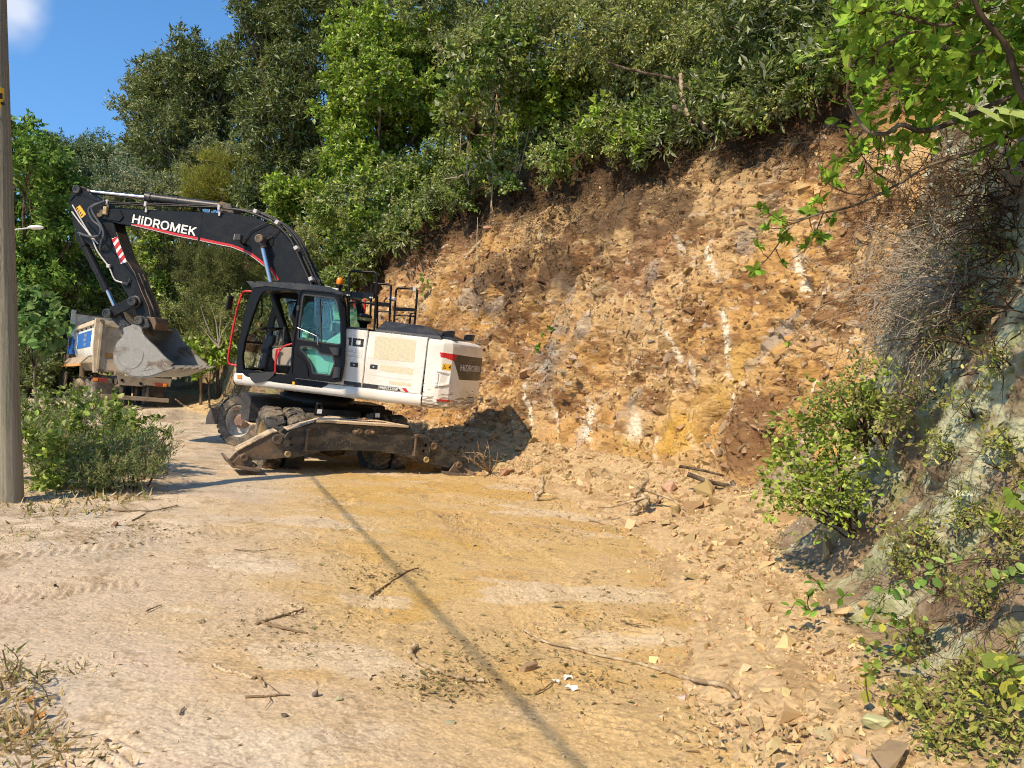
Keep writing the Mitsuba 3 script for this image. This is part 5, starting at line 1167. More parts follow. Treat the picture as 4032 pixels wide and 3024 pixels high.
    for x, nm in ((-0.08, 'left'), (1.75, 'right')):
        l = tt(tk, 'tail_light', bbox(x, x + 0.42, -0.36, -0.26, -0.42, -0.28, 0.015), 'mat_lamp_dull'); e = (x + 0.02, x + 0.14) if nm == 'left' else (x + 0.28, x + 0.40)
        tt(l, 'indicator', bbox(e[0], e[1], -0.375, -0.35, -0.40, -0.30, 0.008), 'mat_amber')
    for x in (0.12, 1.72):
        tt(tk, 'mud_flap', bbox(x, x + 0.5, 0.3, 0.33, -1.15, -0.42), 'mat_truck_dark', False)
    prof = [(0.30, -0.13), (0.40, -0.15), (0.49, -0.13), (0.53, -0.09), (0.53, 0.09), (0.49, 0.13), (0.40, 0.15), (0.30, 0.13)]
    def wheel(x, h, left):
        s = -1 if left else 1
        Mw = pose((x, h, -0.80), (0, 1, 0), (0, 0, 1), (s, 0, 0)) if not left else pose((x, h, -0.80), (0, -1, 0), (0, 0, 1), (-1, 0, 0))
        w = tt(tk, 'wheel', moved(lathe([(0.31, 0.12), (0.29, 0.12), (0.24, 0.0), (0.10, -0.02), (0.09, 0.06), (0, 0.06), (0, -0.12), (0.31, -0.12)], 28), Mw), 'mat_rim')
        tt(w, 'tyre', moved(join([lathe(prof, 40)] + [cyl((0.525 * math.cos(a), 0.525 * math.sin(a), -0.1), (0.525 * math.cos(a + 0.06), 0.525 * math.sin(a + 0.06), 0.1), 0.014, 4) for a in np.arange(0, 6.28, 0.131)]), Mw), 'mat_tyre')
    for h in (1.0, 2.4):
        for x in (0.20, 0.54): wheel(x, h, True)
        for x in (2.16, 1.82): wheel(x, h, False)
    wheel(0.15, 7.6, True); wheel(2.2, 7.6, False)
    tt(tk, 'air_tank', cyl((0.2, 4.0, -0.55), (0.2, 5.4, -0.55), 0.25, 20), 'mat_truck_step', True)


scene['mat_lamp_dull'] = principled(dirty((0.22, 0.035, 0.02), (0.2, 0.14, 0.09), 0.6), 0.4)
build_truck()


# ------------------------------------------------------------------ plants
RIGHT, FWD, UPV = np.array([1.0, 0, 0]), np.array([0, math.cos(PITCH), math.sin(PITCH)]), np.array([0, -math.sin(PITCH), math.cos(PITCH)])


def at(px, py, Y):
    """the point of the world at the distance Y that stands at this place of the 4032 x 3024 photograph"""
    d = FWD + (px - 2016) / 3000 * RIGHT - (py - 1512) / 3000 * UPV
    return EYE + d * (Y / d[1])


_S, _Tt = np.meshgrid(np.arange(0, _s[-1], 0.5), np.r_[np.linspace(-1, 1, 30), 1 + np.geomspace(0.1, 95, 60)])
_PB = bank_point(_S, _Tt)[0].reshape(-1, 3)
_KB = cKDTree(_PB[:, :2])


def land_z(x, y):
    d, i = _KB.query([x, y])
    return float(_PB[i, 2]) if d < 1.2 else float(ground_z(np.array([x]), np.array([y]))[0])


def leaf_mesh(base, direction, side, length, width, fold=0.25, curl=0.0, fine=False):
    """leaves from arrays: base points, unit directions, unit side vectors. Two folded triangles each, or eight with a rounded outline"""
    base, direction, side = (np.asarray(a, float) for a in (base, direction, side))
    n = len(base); length, width = np.broadcast_to(length, n)[:, None], np.broadcast_to(width, n)[:, None]
    up = np.cross(side, direction)
    if not fine:
        v = np.stack([base, base + direction * length * 0.45 + side * width * 0.5 + up * width * fold, base + direction * length - up * length * curl, base + direction * length * 0.45 - side * width * 0.5 + up * width * fold], 1)
        f = np.array([[0, 1, 2], [0, 2, 3]]); k = 4
    else:
        mid = [(0, 0), (0.30, 0), (0.65, 0), (1.0, 0)]
        out = [(0.12, 0.22), (0.38, 0.47), (0.70, 0.44), (0.90, 0.2)]
        pts = []
        for u, w in mid: pts.append(base + direction * length * u - up * length * curl * u * u)
        for s in (1, -1):
            for u, w in out: pts.append(base + direction * length * u + side * width * w * s + up * width * fold * w * 1.6 - up * length * curl * u * u)
        v = np.stack(pts, 1); k = 12
        f = []
        for s in (0, 1):
            o = 4 + 4 * s
            t = [[0, o, 1], [1, o, o + 1], [1, o + 1, 2], [2, o + 1, o + 2], [2, o + 2, 3], [3, o + 2, o + 3]]
            f += t if s else [x[::-1] for x in t]
        f = np.array(f)
    V = v.reshape(-1, 3); F = (f[None] + (np.arange(n) * k)[:, None, None]).reshape(-1, 3)
    return V, F, k


def unit(v):
    return v / (np.linalg.norm(v, axis=-1, keepdims=True) + 1e-9)


def tones(rng, n, k, color, var, other=None, share=0.0):
    """one colour per leaf, repeated for its k points"""
    c = np.asarray(color) * np.exp(rng.normal(0, var, (n, 1))) * (1 + rng.normal(0, 0.06, (n, 3)))
    if other is not None:
        m = rng.random(n) < share
        c[m] = np.asarray(other) * np.exp(rng.normal(0, var, (m.sum(), 1)))
    return np.clip(np.repeat(c, k, 0), 0.004, 0.85)


def leaves_ply(V, F, col, mat='mat_leaf'):
    return mikit.ply(trimesh.Trimesh(V, F, process=False), mat, smooth=False, color=col)


KINDS = {}


def clump_kind(name, n, radius, length, width, color, var=0.28, other=None, share=0.1, variants=3, droop=0.1, tufts=9, flat=0.55, mat='mat_leaf', fine=False, upward=0.0):
    """a leafy spray that crowns are made of: leaves on a few short twigs"""
    for q in range(variants):
        rng = np.random.default_rng(abs(hash_name(name)) + q)
        tip = unit(rng.normal(0, 1, (tufts, 3)) + [0, 0, 0.3 + upward]) * radius * rng.uniform(0.5, 1.0, (tufts, 1))
        which = rng.integers(0, tufts, n)
        f = rng.uniform(0.35, 1.05, n)[:, None]
        base = tip[which] * f + rng.normal(0, radius * 0.10, (n, 3))
        d = unit(0.7 * unit(tip[which]) + rng.normal(0, 0.65, (n, 3)) + [0, 0, upward - droop * 3])
        nrm = unit(rng.normal(0, flat, (n, 3)) + [0, 0, 1.0])
        side = unit(np.cross(nrm, d))
        L = length * rng.uniform(0.65, 1.25, n)
        V, F, k = leaf_mesh(base, d, side, L, L * width / length, 0.2, 0.10, fine)
        scene[f'{name}_spray_{q}'] = {'type': 'shapegroup', 'leaves': leaves_ply(V, F, tones(rng, n, k, color, var, other, share), mat)}
    KINDS[name] = (variants, radius)


def hash_name(s):
    h = 7
    for ch in s: h = (h * 131 + ord(ch)) % 1000003
    return h


def spray(key, kind, i, p, scale, rng, tilt=0.5):
    v, r = KINDS[kind]
    m = T().translate([float(x) for x in p]).rotate([0, 0, 1], float(rng.uniform(0, 360))).rotate([1, 0, 0], float(rng.normal(0, 28 * tilt))).scale(float(scale))
    scene[f'{key}__{i:04d}'] = {'type': 'instance', 'shapegroup': {'type': 'ref', 'id': f'{kind}_spray_{int(rng.integers(v))}'}, 'to_world': m}


def crown(key, kinds, lobes, rng, cover=1.0, inner=0.3, start=0):
    """sprays over the shell of each lobe (centre, radii), uneven, with gaps"""
    i = start
    ph = rng.uniform(0, 100, 3)
    for c, r in lobes:
        c = np.asarray(c, float); r = np.asarray(r, float) * np.ones(3)
        rc = KINDS[kinds[0]][1]
        n = max(4, int(cover * 6.5 * (r[0] * r[2] + r[0] * r[1] + r[1] * r[2]) / 3 / rc ** 2))
        d = unit(rng.normal(0, 1, (n, 3)))
        rad = np.where(rng.random(n) < inner, rng.uniform(0.3, 0.8, n), rng.uniform(0.82, 1.08, n))
        p = c + d * r * rad[:, None]
        wob = meshkit.fbm(p * 0.9 + ph, 3)
        p += d * (wob[:, None] - 0.5) * 0.7 * r
        keep = (meshkit.fbm(p * 0.75 + ph + 40, 2) > 0.30)
        for x in p[keep]:
            i += 1
            spray(key, kinds[int(rng.integers(len(kinds)))], i, x, rng.uniform(0.75, 1.45), rng)
    return i


def limb(p0, p1, r0, r1, rng, bend=0.12, n=7):
    p0, p1 = np.asarray(p0, float), np.asarray(p1, float)
    u = np.linspace(0, 1, n)[:, None]; L = np.linalg.norm(p1 - p0)
    q = p0 + (p1 - p0) * u + np.cumsum(rng.normal(0, bend * L / n, (n, 3)), 0) * np.sin(np.pi * np.minimum(u * 1.0, 1))
    return tube(q, np.linspace(r0, r1, n), 7)


def tree(name, label, kinds, lobes, Y, seed, group=None, category='tree', trunk=0.14, cover=1.0, bark='mat_bark', deep=1.0, base=None, inner=0.25):
    """lobes: (px, py, radius in photograph pixels[, metres farther or nearer than Y])"""
    rng = np.random.default_rng(seed)
    key = thing(name, label, category, group)
    L = []
    for l in lobes:
        y = Y + (l[3] if len(l) > 3 else rng.normal(0, 0.03) * Y * deep)
        r = l[2] / 3000 * y
        L.append((at(l[0], l[1], y), np.array([r, r * deep, r * 0.92])))
    crown(key + '__crown', kinds, L, rng, cover, inner)
    C = np.array([c for c, r in L])
    if base is None: bx, by = C[:, 0].mean(), C[:, 1].mean() + 0.3
    else: bx, by = base
    bz = land_z(bx, by)
    top = C.mean(0) * 0.5 + np.array([bx, by, C[:, 2].mean()]) * 0.5
    fork = np.array([bx, by, bz]) * 0.55 + top * 0.45
    ms = [limb((bx, by, bz - 0.3), fork, trunk, trunk * 0.72, rng, 0.05)]
    for c, r in L:
        ms.append(limb(fork, c, trunk * 0.55, trunk * 0.10, rng, 0.10))
        for _ in range(3):
            ms.append(limb(fork + (c - fork) * rng.uniform(0.5, 0.9), c + unit(rng.normal(0, 1, 3)) * r * 0.9, trunk * 0.2, trunk * 0.04, rng, 0.12, 5))
    part(key, 'trunk', join(ms), bark, True)
    return key


def bark(p, n, uv):
    a = fbm(p.x * 14, p.y * 14, p.z * 3, 3)
    return mix((0.075, 0.055, 0.038), (0.2, 0.165, 0.125), smoothstep(0.35, 0.7, a))


def drywood(p, n, uv):
    a = fbm(p.x * 22, p.y * 22, p.z * 22, 3)
    return mix((0.30, 0.22, 0.13), (0.50, 0.41, 0.28), smoothstep(0.35, 0.65, a))


scene['mat_bark'] = matte(mikit.proc(bark))
scene['mat_dry'] = matte(mikit.proc(drywood))
scene['mat_brown_twig'] = matte((0.10, 0.065, 0.04))
scene['mat_grey_twig'] = matte((0.40, 0.35, 0.28))
scene['mat_twig_mid'] = matte((0.20, 0.15, 0.105))

OAK, IVY, SILVER, OLIVE, BROOM = (0.135, 0.17, 0.05), (0.235, 0.34, 0.05), (0.33, 0.35, 0.21), (0.29, 0.33, 0.10), (0.31, 0.32, 0.07)
clump_kind('oak', 150, 0.55, 0.19, 0.06, OAK, other=(0.34, 0.38, 0.24), share=0.2, droop=0.05)
clump_kind('oak_light', 150, 0.55, 0.17, 0.06, (0.225, 0.255, 0.085), other=(0.38, 0.42, 0.24), share=0.25, droop=0.05)
clump_kind('creeper', 150, 0.45, 0.115, 0.085, (0.19, 0.27, 0.06), other=(0.50, 0.54, 0.34), share=0.16, droop=0.2)
clump_kind('far_oak', 120, 0.95, 0.30, 0.12, (0.14, 0.20, 0.085), other=(0.32, 0.36, 0.22), share=0.2)
clump_kind('far_silver', 120, 0.95, 0.30, 0.12, SILVER, other=(0.12, 0.17, 0.09), share=0.3)
clump_kind('silver', 150, 0.5, 0.15, 0.06, SILVER, other=(0.15, 0.19, 0.08), share=0.3)
clump_kind('ivy', 150, 0.45, 0.125, 0.09, IVY, other=(0.46, 0.52, 0.26), share=0.12, droop=0.12)
clump_kind('walnut', 120, 0.6, 0.20, 0.10, (0.18, 0.30, 0.06), other=(0.3, 0.42, 0.12), share=0.15, droop=0.15)
clump_kind('olive', 190, 0.42, 0.09, 0.042, OLIVE, other=(0.46, 0.49, 0.30), share=0.2)
clump_kind('broom', 260, 0.50, 0.19, 0.014, BROOM, var=0.2, flat=2.0, upward=0.9, droop=0.0, tufts=16)
clump_kind('heath', 260, 0.50, 0.15, 0.018, (0.16, 0.18, 0.065), var=0.25, flat=2.0, upward=0.6, droop=0.0, tufts=14)
clump_kind('fig', 60, 0.45, 0.19, 0.15, (0.17, 0.28, 0.09), var=0.2, droop=0.18, tufts=6, fine=True)
clump_kind('bramble', 90, 0.26, 0.065, 0.048, (0.23, 0.32, 0.07), other=(0.36, 0.41, 0.16), share=0.25, droop=0.05, fine=True)
clump_kind('weed', 110, 0.24, 0.065, 0.013, (0.22, 0.28, 0.11), other=(0.36, 0.33, 0.18), share=0.2, flat=1.5, upward=0.7, droop=0.0)
clump_kind('rockrose', 75, 0.17, 0.032, 0.015, (0.30, 0.34, 0.09), other=(0.40, 0.36, 0.14), share=0.3, fine=True)
clump_kind('hazel', 44, 0.20, 0.040, 0.026, (0.27, 0.36, 0.06), other=(0.36, 0.43, 0.12), share=0.35, fine=True, droop=0.1)


# the far hill across the valley
def far_hill():
    x = np.linspace(-130, -4, 90); y = np.linspace(62, 150, 60)
    X, Y = np.meshgrid(x, y)
    Z = 17.5 * np.exp(-((X + 46) / 30) ** 2 - ((Y - 100) / 28) ** 2) + 6 * np.exp(-((X + 10) / 26) ** 2 - ((Y - 95) / 25) ** 2) + 1.5 * N(np.stack([X, Y, 0 * X], -1), 0.06, 80, 3) - 1.0
    put('hill', trimesh.Trimesh(np.stack([X.ravel(), Y.ravel(), Z.ravel()], -1), grid_faces(60, 90), process=False), 'mat_soil', True)
    labels['hill'] = {'label': 'wooded hill beyond the bend of the road', 'kind': 'structure'}
    return lambda a, b: 17.5 * math.exp(-((a + 46) / 30) ** 2 - ((b - 100) / 28) ** 2) + 6 * math.exp(-((a + 10) / 26) ** 2 - ((b - 95) / 25) ** 2)


hill_z = far_hill()
for i, (px, py, r, Y, kd, lab) in enumerate([
        (285, 600, 75, 92, 'far_oak', 'dark round tree on the far hill, leftmost against the sky'), (375, 600, 70, 95, 'far_oak', 'tall dark tree at the top of the far hill'),
        (455, 640, 62, 93, 'far_oak', 'dark tree on the far hill right of its top'), (520, 640, 50, 90, 'far_silver', 'small pale tree on the skyline of the far hill'),
        (465, 715, 62, 84, 'far_silver', 'silvery rounded tree halfway down the far hill'), (560, 690, 60, 82, 'far_silver', 'silvery tree beside the oak on the far hill'),
        (390, 705, 58, 80, 'far_oak', 'dark tree in the middle of the far hill'), (300, 690, 62, 78, 'far_oak', 'dark tree low on the left of the far hill'), (545, 600, 52, 88, 'far_oak', 'round dark tree on the far hill against the oak'),
        (220, 680, 60, 82, 'far_oak', 'dark tree on the far hill half hidden by the bright green tree'), (640, 690, 60, 84, 'far_oak', 'dark far tree seen through the gap under the oak')]):
    c = at(px, py, Y)
    tree('far_tree', lab, [kd], [(px, py, r), (px - r * 0.5, py + r * 0.35, r * 0.7), (px + r * 0.5, py + r * 0.3, r * 0.75), (px + r * 0.1, py + r * 0.7, r * 0.8)], Y, 300 + i, 'trees on the far hill', trunk=0.25, cover=1.3, base=(c[0], c[1]))

tree('oak_tree', 'spreading dark green oak against the sky left of centre', ['oak', 'oak', 'oak_light'], [(540, 430, 80), (590, 330, 80), (660, 290, 85), (760, 250, 90), (840, 215, 75), (900, 290, 80), (700, 400, 110), (820, 380, 110), (930, 390, 90), (620, 500, 90), (500, 370, 45), (760, 520, 110), (880, 520, 100), (680, 610, 90), (560, 560, 60)], 37, 11, trunk=0.28, cover=1.15)
tree('oak_tree', 'tall dark oak cut off by the top edge, right of the sky', ['oak'], [(1010, 40, 90), (1000, 150, 70), (1090, 130, 110), (1120, -60, 130), (1080, 290, 110), (1180, 260, 120), (1250, 60, 140), (1180, 420, 120), (1080, 430, 100), (1300, -120, 150), (1130, 560, 110), (1180, 640, 110), (1260, 700, 90), (1110, 700, 80), (980, 800, 85), (1060, 780, 85), (1010, 690, 80), (1010, 330, 70), (1420, -60, 150), (1000, 500, 80)], 31, 12, trunk=0.3, cover=1.15)
tree('oak_tree', 'shaded oak filling the top centre behind the hanging vines', ['oak_light', 'olive', 'oak'], [(1560, -60, 170), (1700, 60, 150), (1820, -40, 160), (1900, 130, 140), (1780, 250, 130), (1640, 260, 130)], 27, 13, trunk=0.25)
tree('climber_covered_tree', 'tree smothered in bright green climber behind the boom', ['ivy'], [(1420, 110, 110), (1520, 180, 110), (1390, 260, 100), (1500, 340, 120), (1620, 260, 110), (1360, 420, 100), (1470, 500, 120), (1600, 450, 110), (1330, 560, 90), (1430, 650, 110), (1560, 600, 110), (1690, 380, 90), (1640, 120, 90), (1350, 700, 80)], 25.5, 14, trunk=0.2, cover=1.25)
tree('shrub', 'pale leafed shrub above the excavator cab, hung with creepers', ['creeper', 'olive', 'ivy'], [(1350, 830, 110), (1470, 800, 110), (1590, 760, 120), (1700, 690, 100), (1420, 930, 110), (1550, 900, 120), (1660, 840, 110), (1380, 1010, 80), (1490, 1020, 90), (1610, 990, 90), (1700, 960, 70)], 23.3, 15, category='shrub', trunk=0.10, cover=1.2)
tree('shrub', 'glossy bright green shrub just above the bend of the boom', ['ivy'], [(1090, 770, 65), (1180, 790, 75), (1270, 800, 70), (1150, 850, 70), (1240, 870, 80), (1300, 900, 70)], 26, 16, category='shrub', trunk=0.07, cover=1.3)
tree('shrub', 'tangle of small leaved shrub right of the boom hoses', ['olive'], [(1270, 960, 80), (1330, 1060, 80), (1260, 1070, 60), (1420, 1100, 70), (1200, 960, 60)], 24.5, 17, category='shrub', trunk=0.06, cover=1.2)
tree('broom_bush', 'yellow green broom bush above the arm cylinder', ['broom'], [(760, 740, 70), (850, 700, 80), (940, 720, 80), (1000, 760, 60), (900, 780, 70), (820, 800, 60)], 33, 18, category='shrub', trunk=0.07, cover=1.5)
tree('shrub', 'pale yellow green shrub left of the broom bush', ['olive', 'silver'], [(700, 720, 70), (760, 660, 70), (840, 620, 70), (940, 620, 75), (1020, 650, 70), (660, 780, 60)], 35, 19, category='shrub', trunk=0.08, cover=1.3)
tree('shrub', 'silvery shrub behind the top of the excavator arm', ['silver'], [(440, 790, 70), (520, 770, 70), (600, 770, 75), (560, 840, 80), (660, 850, 70), (460, 860, 60), (740, 860, 60)], 40, 20, category='shrub', trunk=0.08, cover=1.3)
tree('heath_bush', 'brownish green tree heath framed by the boom and arm', ['heath'], [(690, 980, 90), (790, 1000, 90), (880, 1040, 100), (960, 1080, 90), (760, 1080, 80), (860, 1150, 80), (960, 1180, 70)], 27.5, 21, category='shrub', trunk=0.07, cover=1.5)
tree('shrub', 'light green shrub framed by the boom, close to the arm', ['ivy', 'olive'], [(590, 930, 70), (620, 1040, 70), (600, 1130, 60), (680, 1160, 70), (540, 1000, 40)], 28.5, 22, category='shrub', trunk=0.06, cover=1.4)
tree('heath_bush', 'dark tree heath above the bucket, right of the arm', ['heath', 'olive'], [(740, 1230, 80), (660, 1260, 60), (830, 1250, 80), (900, 1230, 60), (720, 1320, 70), (800, 1340, 60)], 26.2, 23, category='shrub', trunk=0.06, cover=1.4)
tree('shrub', 'low bright green shrub at the foot of the bank beside the bucket', ['ivy'], [(840, 1400, 45), (900, 1370, 40), (780, 1400, 45), (720, 1390, 40)], 24.2, 24, category='shrub', trunk=0.04, cover=1.5)
tree('walnut_tree', 'bright green tree behind the wooden pole', ['walnut'], [(90, 500, 45), (130, 560, 50), (180, 610, 40), (110, 660, 80), (210, 700, 70), (270, 760, 60), (130, 790, 90), (240, 850, 80), (110, 920, 90), (230, 960, 90), (290, 920, 50), (150, 1060, 100), (60, 740, 80), (60, 1000, 90)], 29, 25, trunk=0.2, cover=1.2, base=(-19.5, 30.5))
tree('dark_tree', 'deep green tree behind the truck cab', ['walnut', 'oak'], [(290, 1030, 80), (250, 1130, 90), (330, 1110, 80), (340, 1000, 70), (300, 1210, 80), (390, 1080, 70), (420, 1180, 80), (130, 1200, 90), (60, 1250, 90), (200, 1280, 90), (470, 1100, 60), (480, 1220, 70), (360, 1270, 70)], 34, 26, trunk=0.2, cover=1.3)
tree('fig_tree', 'broad leaved fig beside the wooden pole', ['fig'], [(120, 1180, 36), (165, 1215, 36), (110, 1260, 40), (160, 1290, 30), (120, 1340, 36), (90, 1330, 40)], 21, 27, trunk=0.05, cover=1.5, base=(-13.4, 21.4))
for i, (px, py, r, Y, kd, lab) in enumerate([(150, 1420, 90, 33, 'oak', 'dark undergrowth bush left of the truck'), (260, 1440, 80, 36, 'oak', 'dark bush behind the truck mirror'), (60, 1400, 90, 30, 'oak', 'dark bush at the left edge behind the pole'), (520, 1180, 80, 33, 'olive', 'dark bush behind the dump body'), (600, 1250, 70, 30, 'olive', 'bush between the dump body and the heath')]):
    tree('bush', lab, [kd], [(px, py, r), (px - r, py + 20, r * 0.8), (px + r * 0.8, py + 30, r * 0.8), (px, py + 60, r)], Y, 400 + i, category='shrub', trunk=0.05, cover=1.3)

# the wood above the cut
tree('creeper_tree', 'tree hung with pale creepers right above the leaning dead trunk', ['creeper', 'olive'], [(1760, 420, 100, 21), (1800, 600, 90, 21.5), (1740, 700, 80, 21.5), (1850, 180, 100), (1960, 120, 100), (2060, 200, 90), (1880, 330, 90), (1990, 300, 80), (2120, 90, 90), (1830, 440, 80)], 17.6, 31, trunk=0.12, cover=1.0, base=(-1.2, 21.5))
tree('shrub', 'sunlit yellow green shrub in the middle of the wood above the cut', ['hazel', 'ivy'], [(2090, 370, 60), (2180, 340, 65), (2270, 370, 60), (2150, 430, 55), (2240, 300, 50)], 18.5, 32, category='shrub', trunk=0.05, cover=1.4)
tree('small_leaved_tree', 'olive green small leaved tree leaning over the cut', ['olive'], [(2260, 120, 110), (2380, 190, 110), (2500, 130, 120), (2620, 220, 110), (2740, 130, 120), (2420, 300, 100), (2560, 330, 110), (2690, 330, 100), (2340, 20, 110), (2600, 20, 120), (2790, 250, 90)], 17, 33, trunk=0.14, cover=1.15, base=(4.4, 17.6))
tree('shrub', 'leafy shrub on the crest beside the broken branch', ['ivy', 'olive'], [(2400, 470, 70), (2480, 540, 60), (2380, 560, 60), (2920, 330, 90), (2960, 450, 70), (2860, 480, 50), (2600, 480, 60)], 16, 34, category='shrub', trunk=0.05, cover=1.2)
tree('shrub', 'shaded shrub under the creepers at the crest of the cut', ['olive', 'ivy'], [(1850, 620, 90), (1960, 600, 90), (2080, 580, 90), (2200, 560, 80), (2300, 640, 60), (1800, 760, 80), (1920, 720, 70), (2060, 680, 60)], 21.5, 35, category='shrub', trunk=0.05, cover=0.6)
tree('dark_tree', 'dark oak in shade at the top right behind the near branch', ['oak'], [(2950, 80, 120), (3080, 160, 120), (3200, 60, 130), (3020, 260, 90), (3330, 150, 130), (3480, 40, 130), (3150, 300, 80)], 14, 36, trunk=0.16, cover=1.1)
tree('dark_tree', 'shaded oak behind the small leaved tree', ['oak'], [(2150, -40, 150), (2330, -60, 150), (2050, 60, 120), (2500, -80, 160), (2720, -60, 150), (2050, 300, 130, 24), (2150, 430, 120, 24), (2260, 250, 130, 24), (1950, 450, 120, 24), (2360, 400, 110, 23), (1900, 250, 130, 25), (1800, 420, 120, 25), (2120, 560, 100, 23.5)], 22, 37, trunk=0.2, cover=1.2)

# brush over the rest of the hillside
def hillside_brush():
    rng = np.random.default_rng(77)
    key = 'undergrowth'
    labels[key] = {'label': 'mixed brush covering the wooded hillside', 'kind': 'stuff'}
    i = 0
    for s in np.arange(SY(9), SY(45), 0.55):
        for t in np.geomspace(1.2, 42, 26):
            if rng.random() > np.interp(t, [1.2, 3, 42], [0.35, 0.8, 0.9]): continue
            p = bank_point(s + rng.normal(0, 0.3), 1 + t * rng.uniform(0.9, 1.1))[0]
            if p[1] < 9 or abs(p[0]) > 1.1 * p[1]: continue
            i += 1
            k = ('oak', 'olive', 'ivy', 'oak')[int(rng.integers(4))]
            spray(key, k, i, p + [0, 0, rng.uniform(0.1, 0.9)], rng.uniform(0.9, 1.5) * (1 + t / 40), rng)


    # what hangs over the crest of the cut
    for s in np.arange(SY(9.5), SY(25), 0.16):
        for _ in range(4):
            t = rng.uniform(0.90, 1.35)
            if SY(13.4) < s < SY(18.5) and rng.random() < 0.6: continue
            p = bank_point(s, t if t < 1 else 1 + (t - 1) * 5)[0]
            if N(np.array([s, t, 0]), 0.8, 12, 2) < 0.40: continue
            i += 1
            spray(key, ('creeper', 'olive', 'oak')[int(rng.integers(3))], i, p + [-0.3, -0.15, 0.2], rng.uniform(0.6, 1.2), rng)


def far_wood():
    rng = np.random.default_rng(78)
    labels['far_wood'] = {'label': 'dark mass of trees closing the bend of the road', 'kind': 'stuff'}
    for i in range(520):
        x = rng.uniform(-62, -17); y = 40 + rng.uniform(0, 12) + max(0, (-x - 30) * 0.1)
        spray('far_wood', ('far_oak', 'walnut')[int(rng.integers(2))], i + 1, (x, y, 0.6 + 7.5 * rng.random() ** 0.8), rng.uniform(1.0, 1.6), rng)


hillside_brush()
far_wood()


# ------------------------------------------------------------------ finding places
_FV = FACE_V[0]
_q = _FV - EYE
_FZ = _q @ FWD
_ok = _FZ > 1.0
_FV, _FZ = _FV[_ok], _FZ[_ok]
_FP = np.stack([2016 + 3000 * ((_FV - EYE) @ RIGHT) / _FZ, 1512 - 3000 * ((_FV - EYE) @ UPV) / _FZ], -1)
_KP = cKDTree(_FP)


def on_bank(px, py):
    """the point of the bank seen at this place of the photograph"""
    i = np.array(_KP.query_ball_point([px, py], 22))
    if len(i) == 0: i = np.array([_KP.query([px, py])[1]])
    return _FV[i[np.argmin(_FZ[i])]]


def on_ground(px, py, lift=0.0):
    d = FWD + (px - 2016) / 3000 * RIGHT - (py - 1512) / 3000 * UPV
    k = np.linspace(1.5, 40, 4000)
    P = EYE + k[:, None] * d
    below = P[:, 2] < ground_z(P[:, 0], P[:, 1]) + 0.0
    p = P[int(np.argmax(below))].copy(); p[2] += lift
    return p


def surface(px, py, lift=0.0):
    """ground or rubble, whichever is nearer"""
    g, b = on_ground(px, py, lift), on_bank(px, py)
    e = _FP[_KP.query([px, py])[1]]
    if np.hypot(e[0] - px, e[1] - py) < 25 and np.linalg.norm(b - EYE) < np.linalg.norm(g - EYE): return b + [0, 0, lift]
    return g


# ------------------------------------------------------------------ pole, cable, street lamp
def build_pole():
    k = thing('utility_pole', 'weathered round wooden utility pole at the left edge', 'pole')
    n, m = 40, 60
    z = np.linspace(-0.4, 9.5, m); a = np.arange(n) * 2 * np.pi / n
    Z, A = np.meshgrid(z, a, indexing='ij')
    R = 0.150 - 0.0065 * Z + 0.006 * (meshkit.fbm(np.stack([np.cos(A) * 4, np.sin(A) * 4, Z * 0.7], -1), 3, 3) - 0.5) * 2
    lean = -0.018 * (Z - 0.2)
    V = np.stack([-5.44 + lean + R * np.cos(A), 8.2 + R * np.sin(A), Z], -1).reshape(-1, 3)
    i = np.arange(n * m).reshape(m, n); j = np.roll(i, -1, 1)
    F = np.vstack([np.stack([i[:-1], j[:-1], j[1:]], -1).reshape(-1, 3), np.stack([i[:-1], j[1:], i[1:]], -1).reshape(-1, 3)])
    part(k, 'shaft', trimesh.Trimesh(V, F, process=False), 'mat_pole', True)
    zz = 4.55; cx = -5.44 - 0.018 * zz; r = 0.150 - 0.0065 * zz + 0.006
    ang = np.radians(np.linspace(-88, -22, 9))
    def plate(r0, z0, z1, a0=0, a1=9):
        q = ang[a0:a1]
        v = np.vstack([np.c_[cx + r0 * np.cos(q), 8.2 + r0 * np.sin(q), np.full(len(q), z)] for z in (z0, z1)] + [np.c_[cx + (r0 - 0.004) * np.cos(q), 8.2 + (r0 - 0.004) * np.sin(q), np.full(len(q), z)] for z in (z0, z1)])
        c = len(q); f = []
        for t in range(c - 1): f += [[t, t + 1, c + t + 1], [t, c + t + 1, c + t], [2 * c + t, 3 * c + t, 3 * c + t + 1], [2 * c + t, 3 * c + t + 1, 2 * c + t + 1], [t, 2 * c + t, 2 * c + t + 1], [t, 2 * c + t + 1, t + 1], [c + t, c + t + 1, 3 * c + t + 1], [c + t, 3 * c + t + 1, 3 * c + t]]
        return trimesh.Trimesh(v, f, process=False)
    s = part(k, 'warning_plate', plate(r, 4.40, 4.62), 'mat_yellow', 60, 'yellow warning plate nailed to the pole')
    part(s, 'mark', plate(r + 0.002, 4.50, 4.56, 5, 8), 'mat_print_dark', 60); part(s, 'mark', plate(r + 0.002, 4.44, 4.47, 6, 9), 'mat_print_dark', 60)


build_pole()
_a, _b = on_ground(1230, 1880), on_ground(2280, 3010)
_k = 7.5
_p0, _p1 = _a + SUN / np.linalg.norm(SUN) * _k, _b + SUN / np.linalg.norm(SUN) * _k
_u = (_p1 - _p0) / np.linalg.norm(_p1 - _p0)
_cab = [_p0 - _u * 6.5, _p0, (_p0 + _p1) / 2, _p1, _p1 + _u * 14]
_c = thing('overhead_cable', 'thick bundled overhead cable strung above the road', 'cable')
put(_c, tube(_cab, 0.017, 8), 'mat_rubber', True)


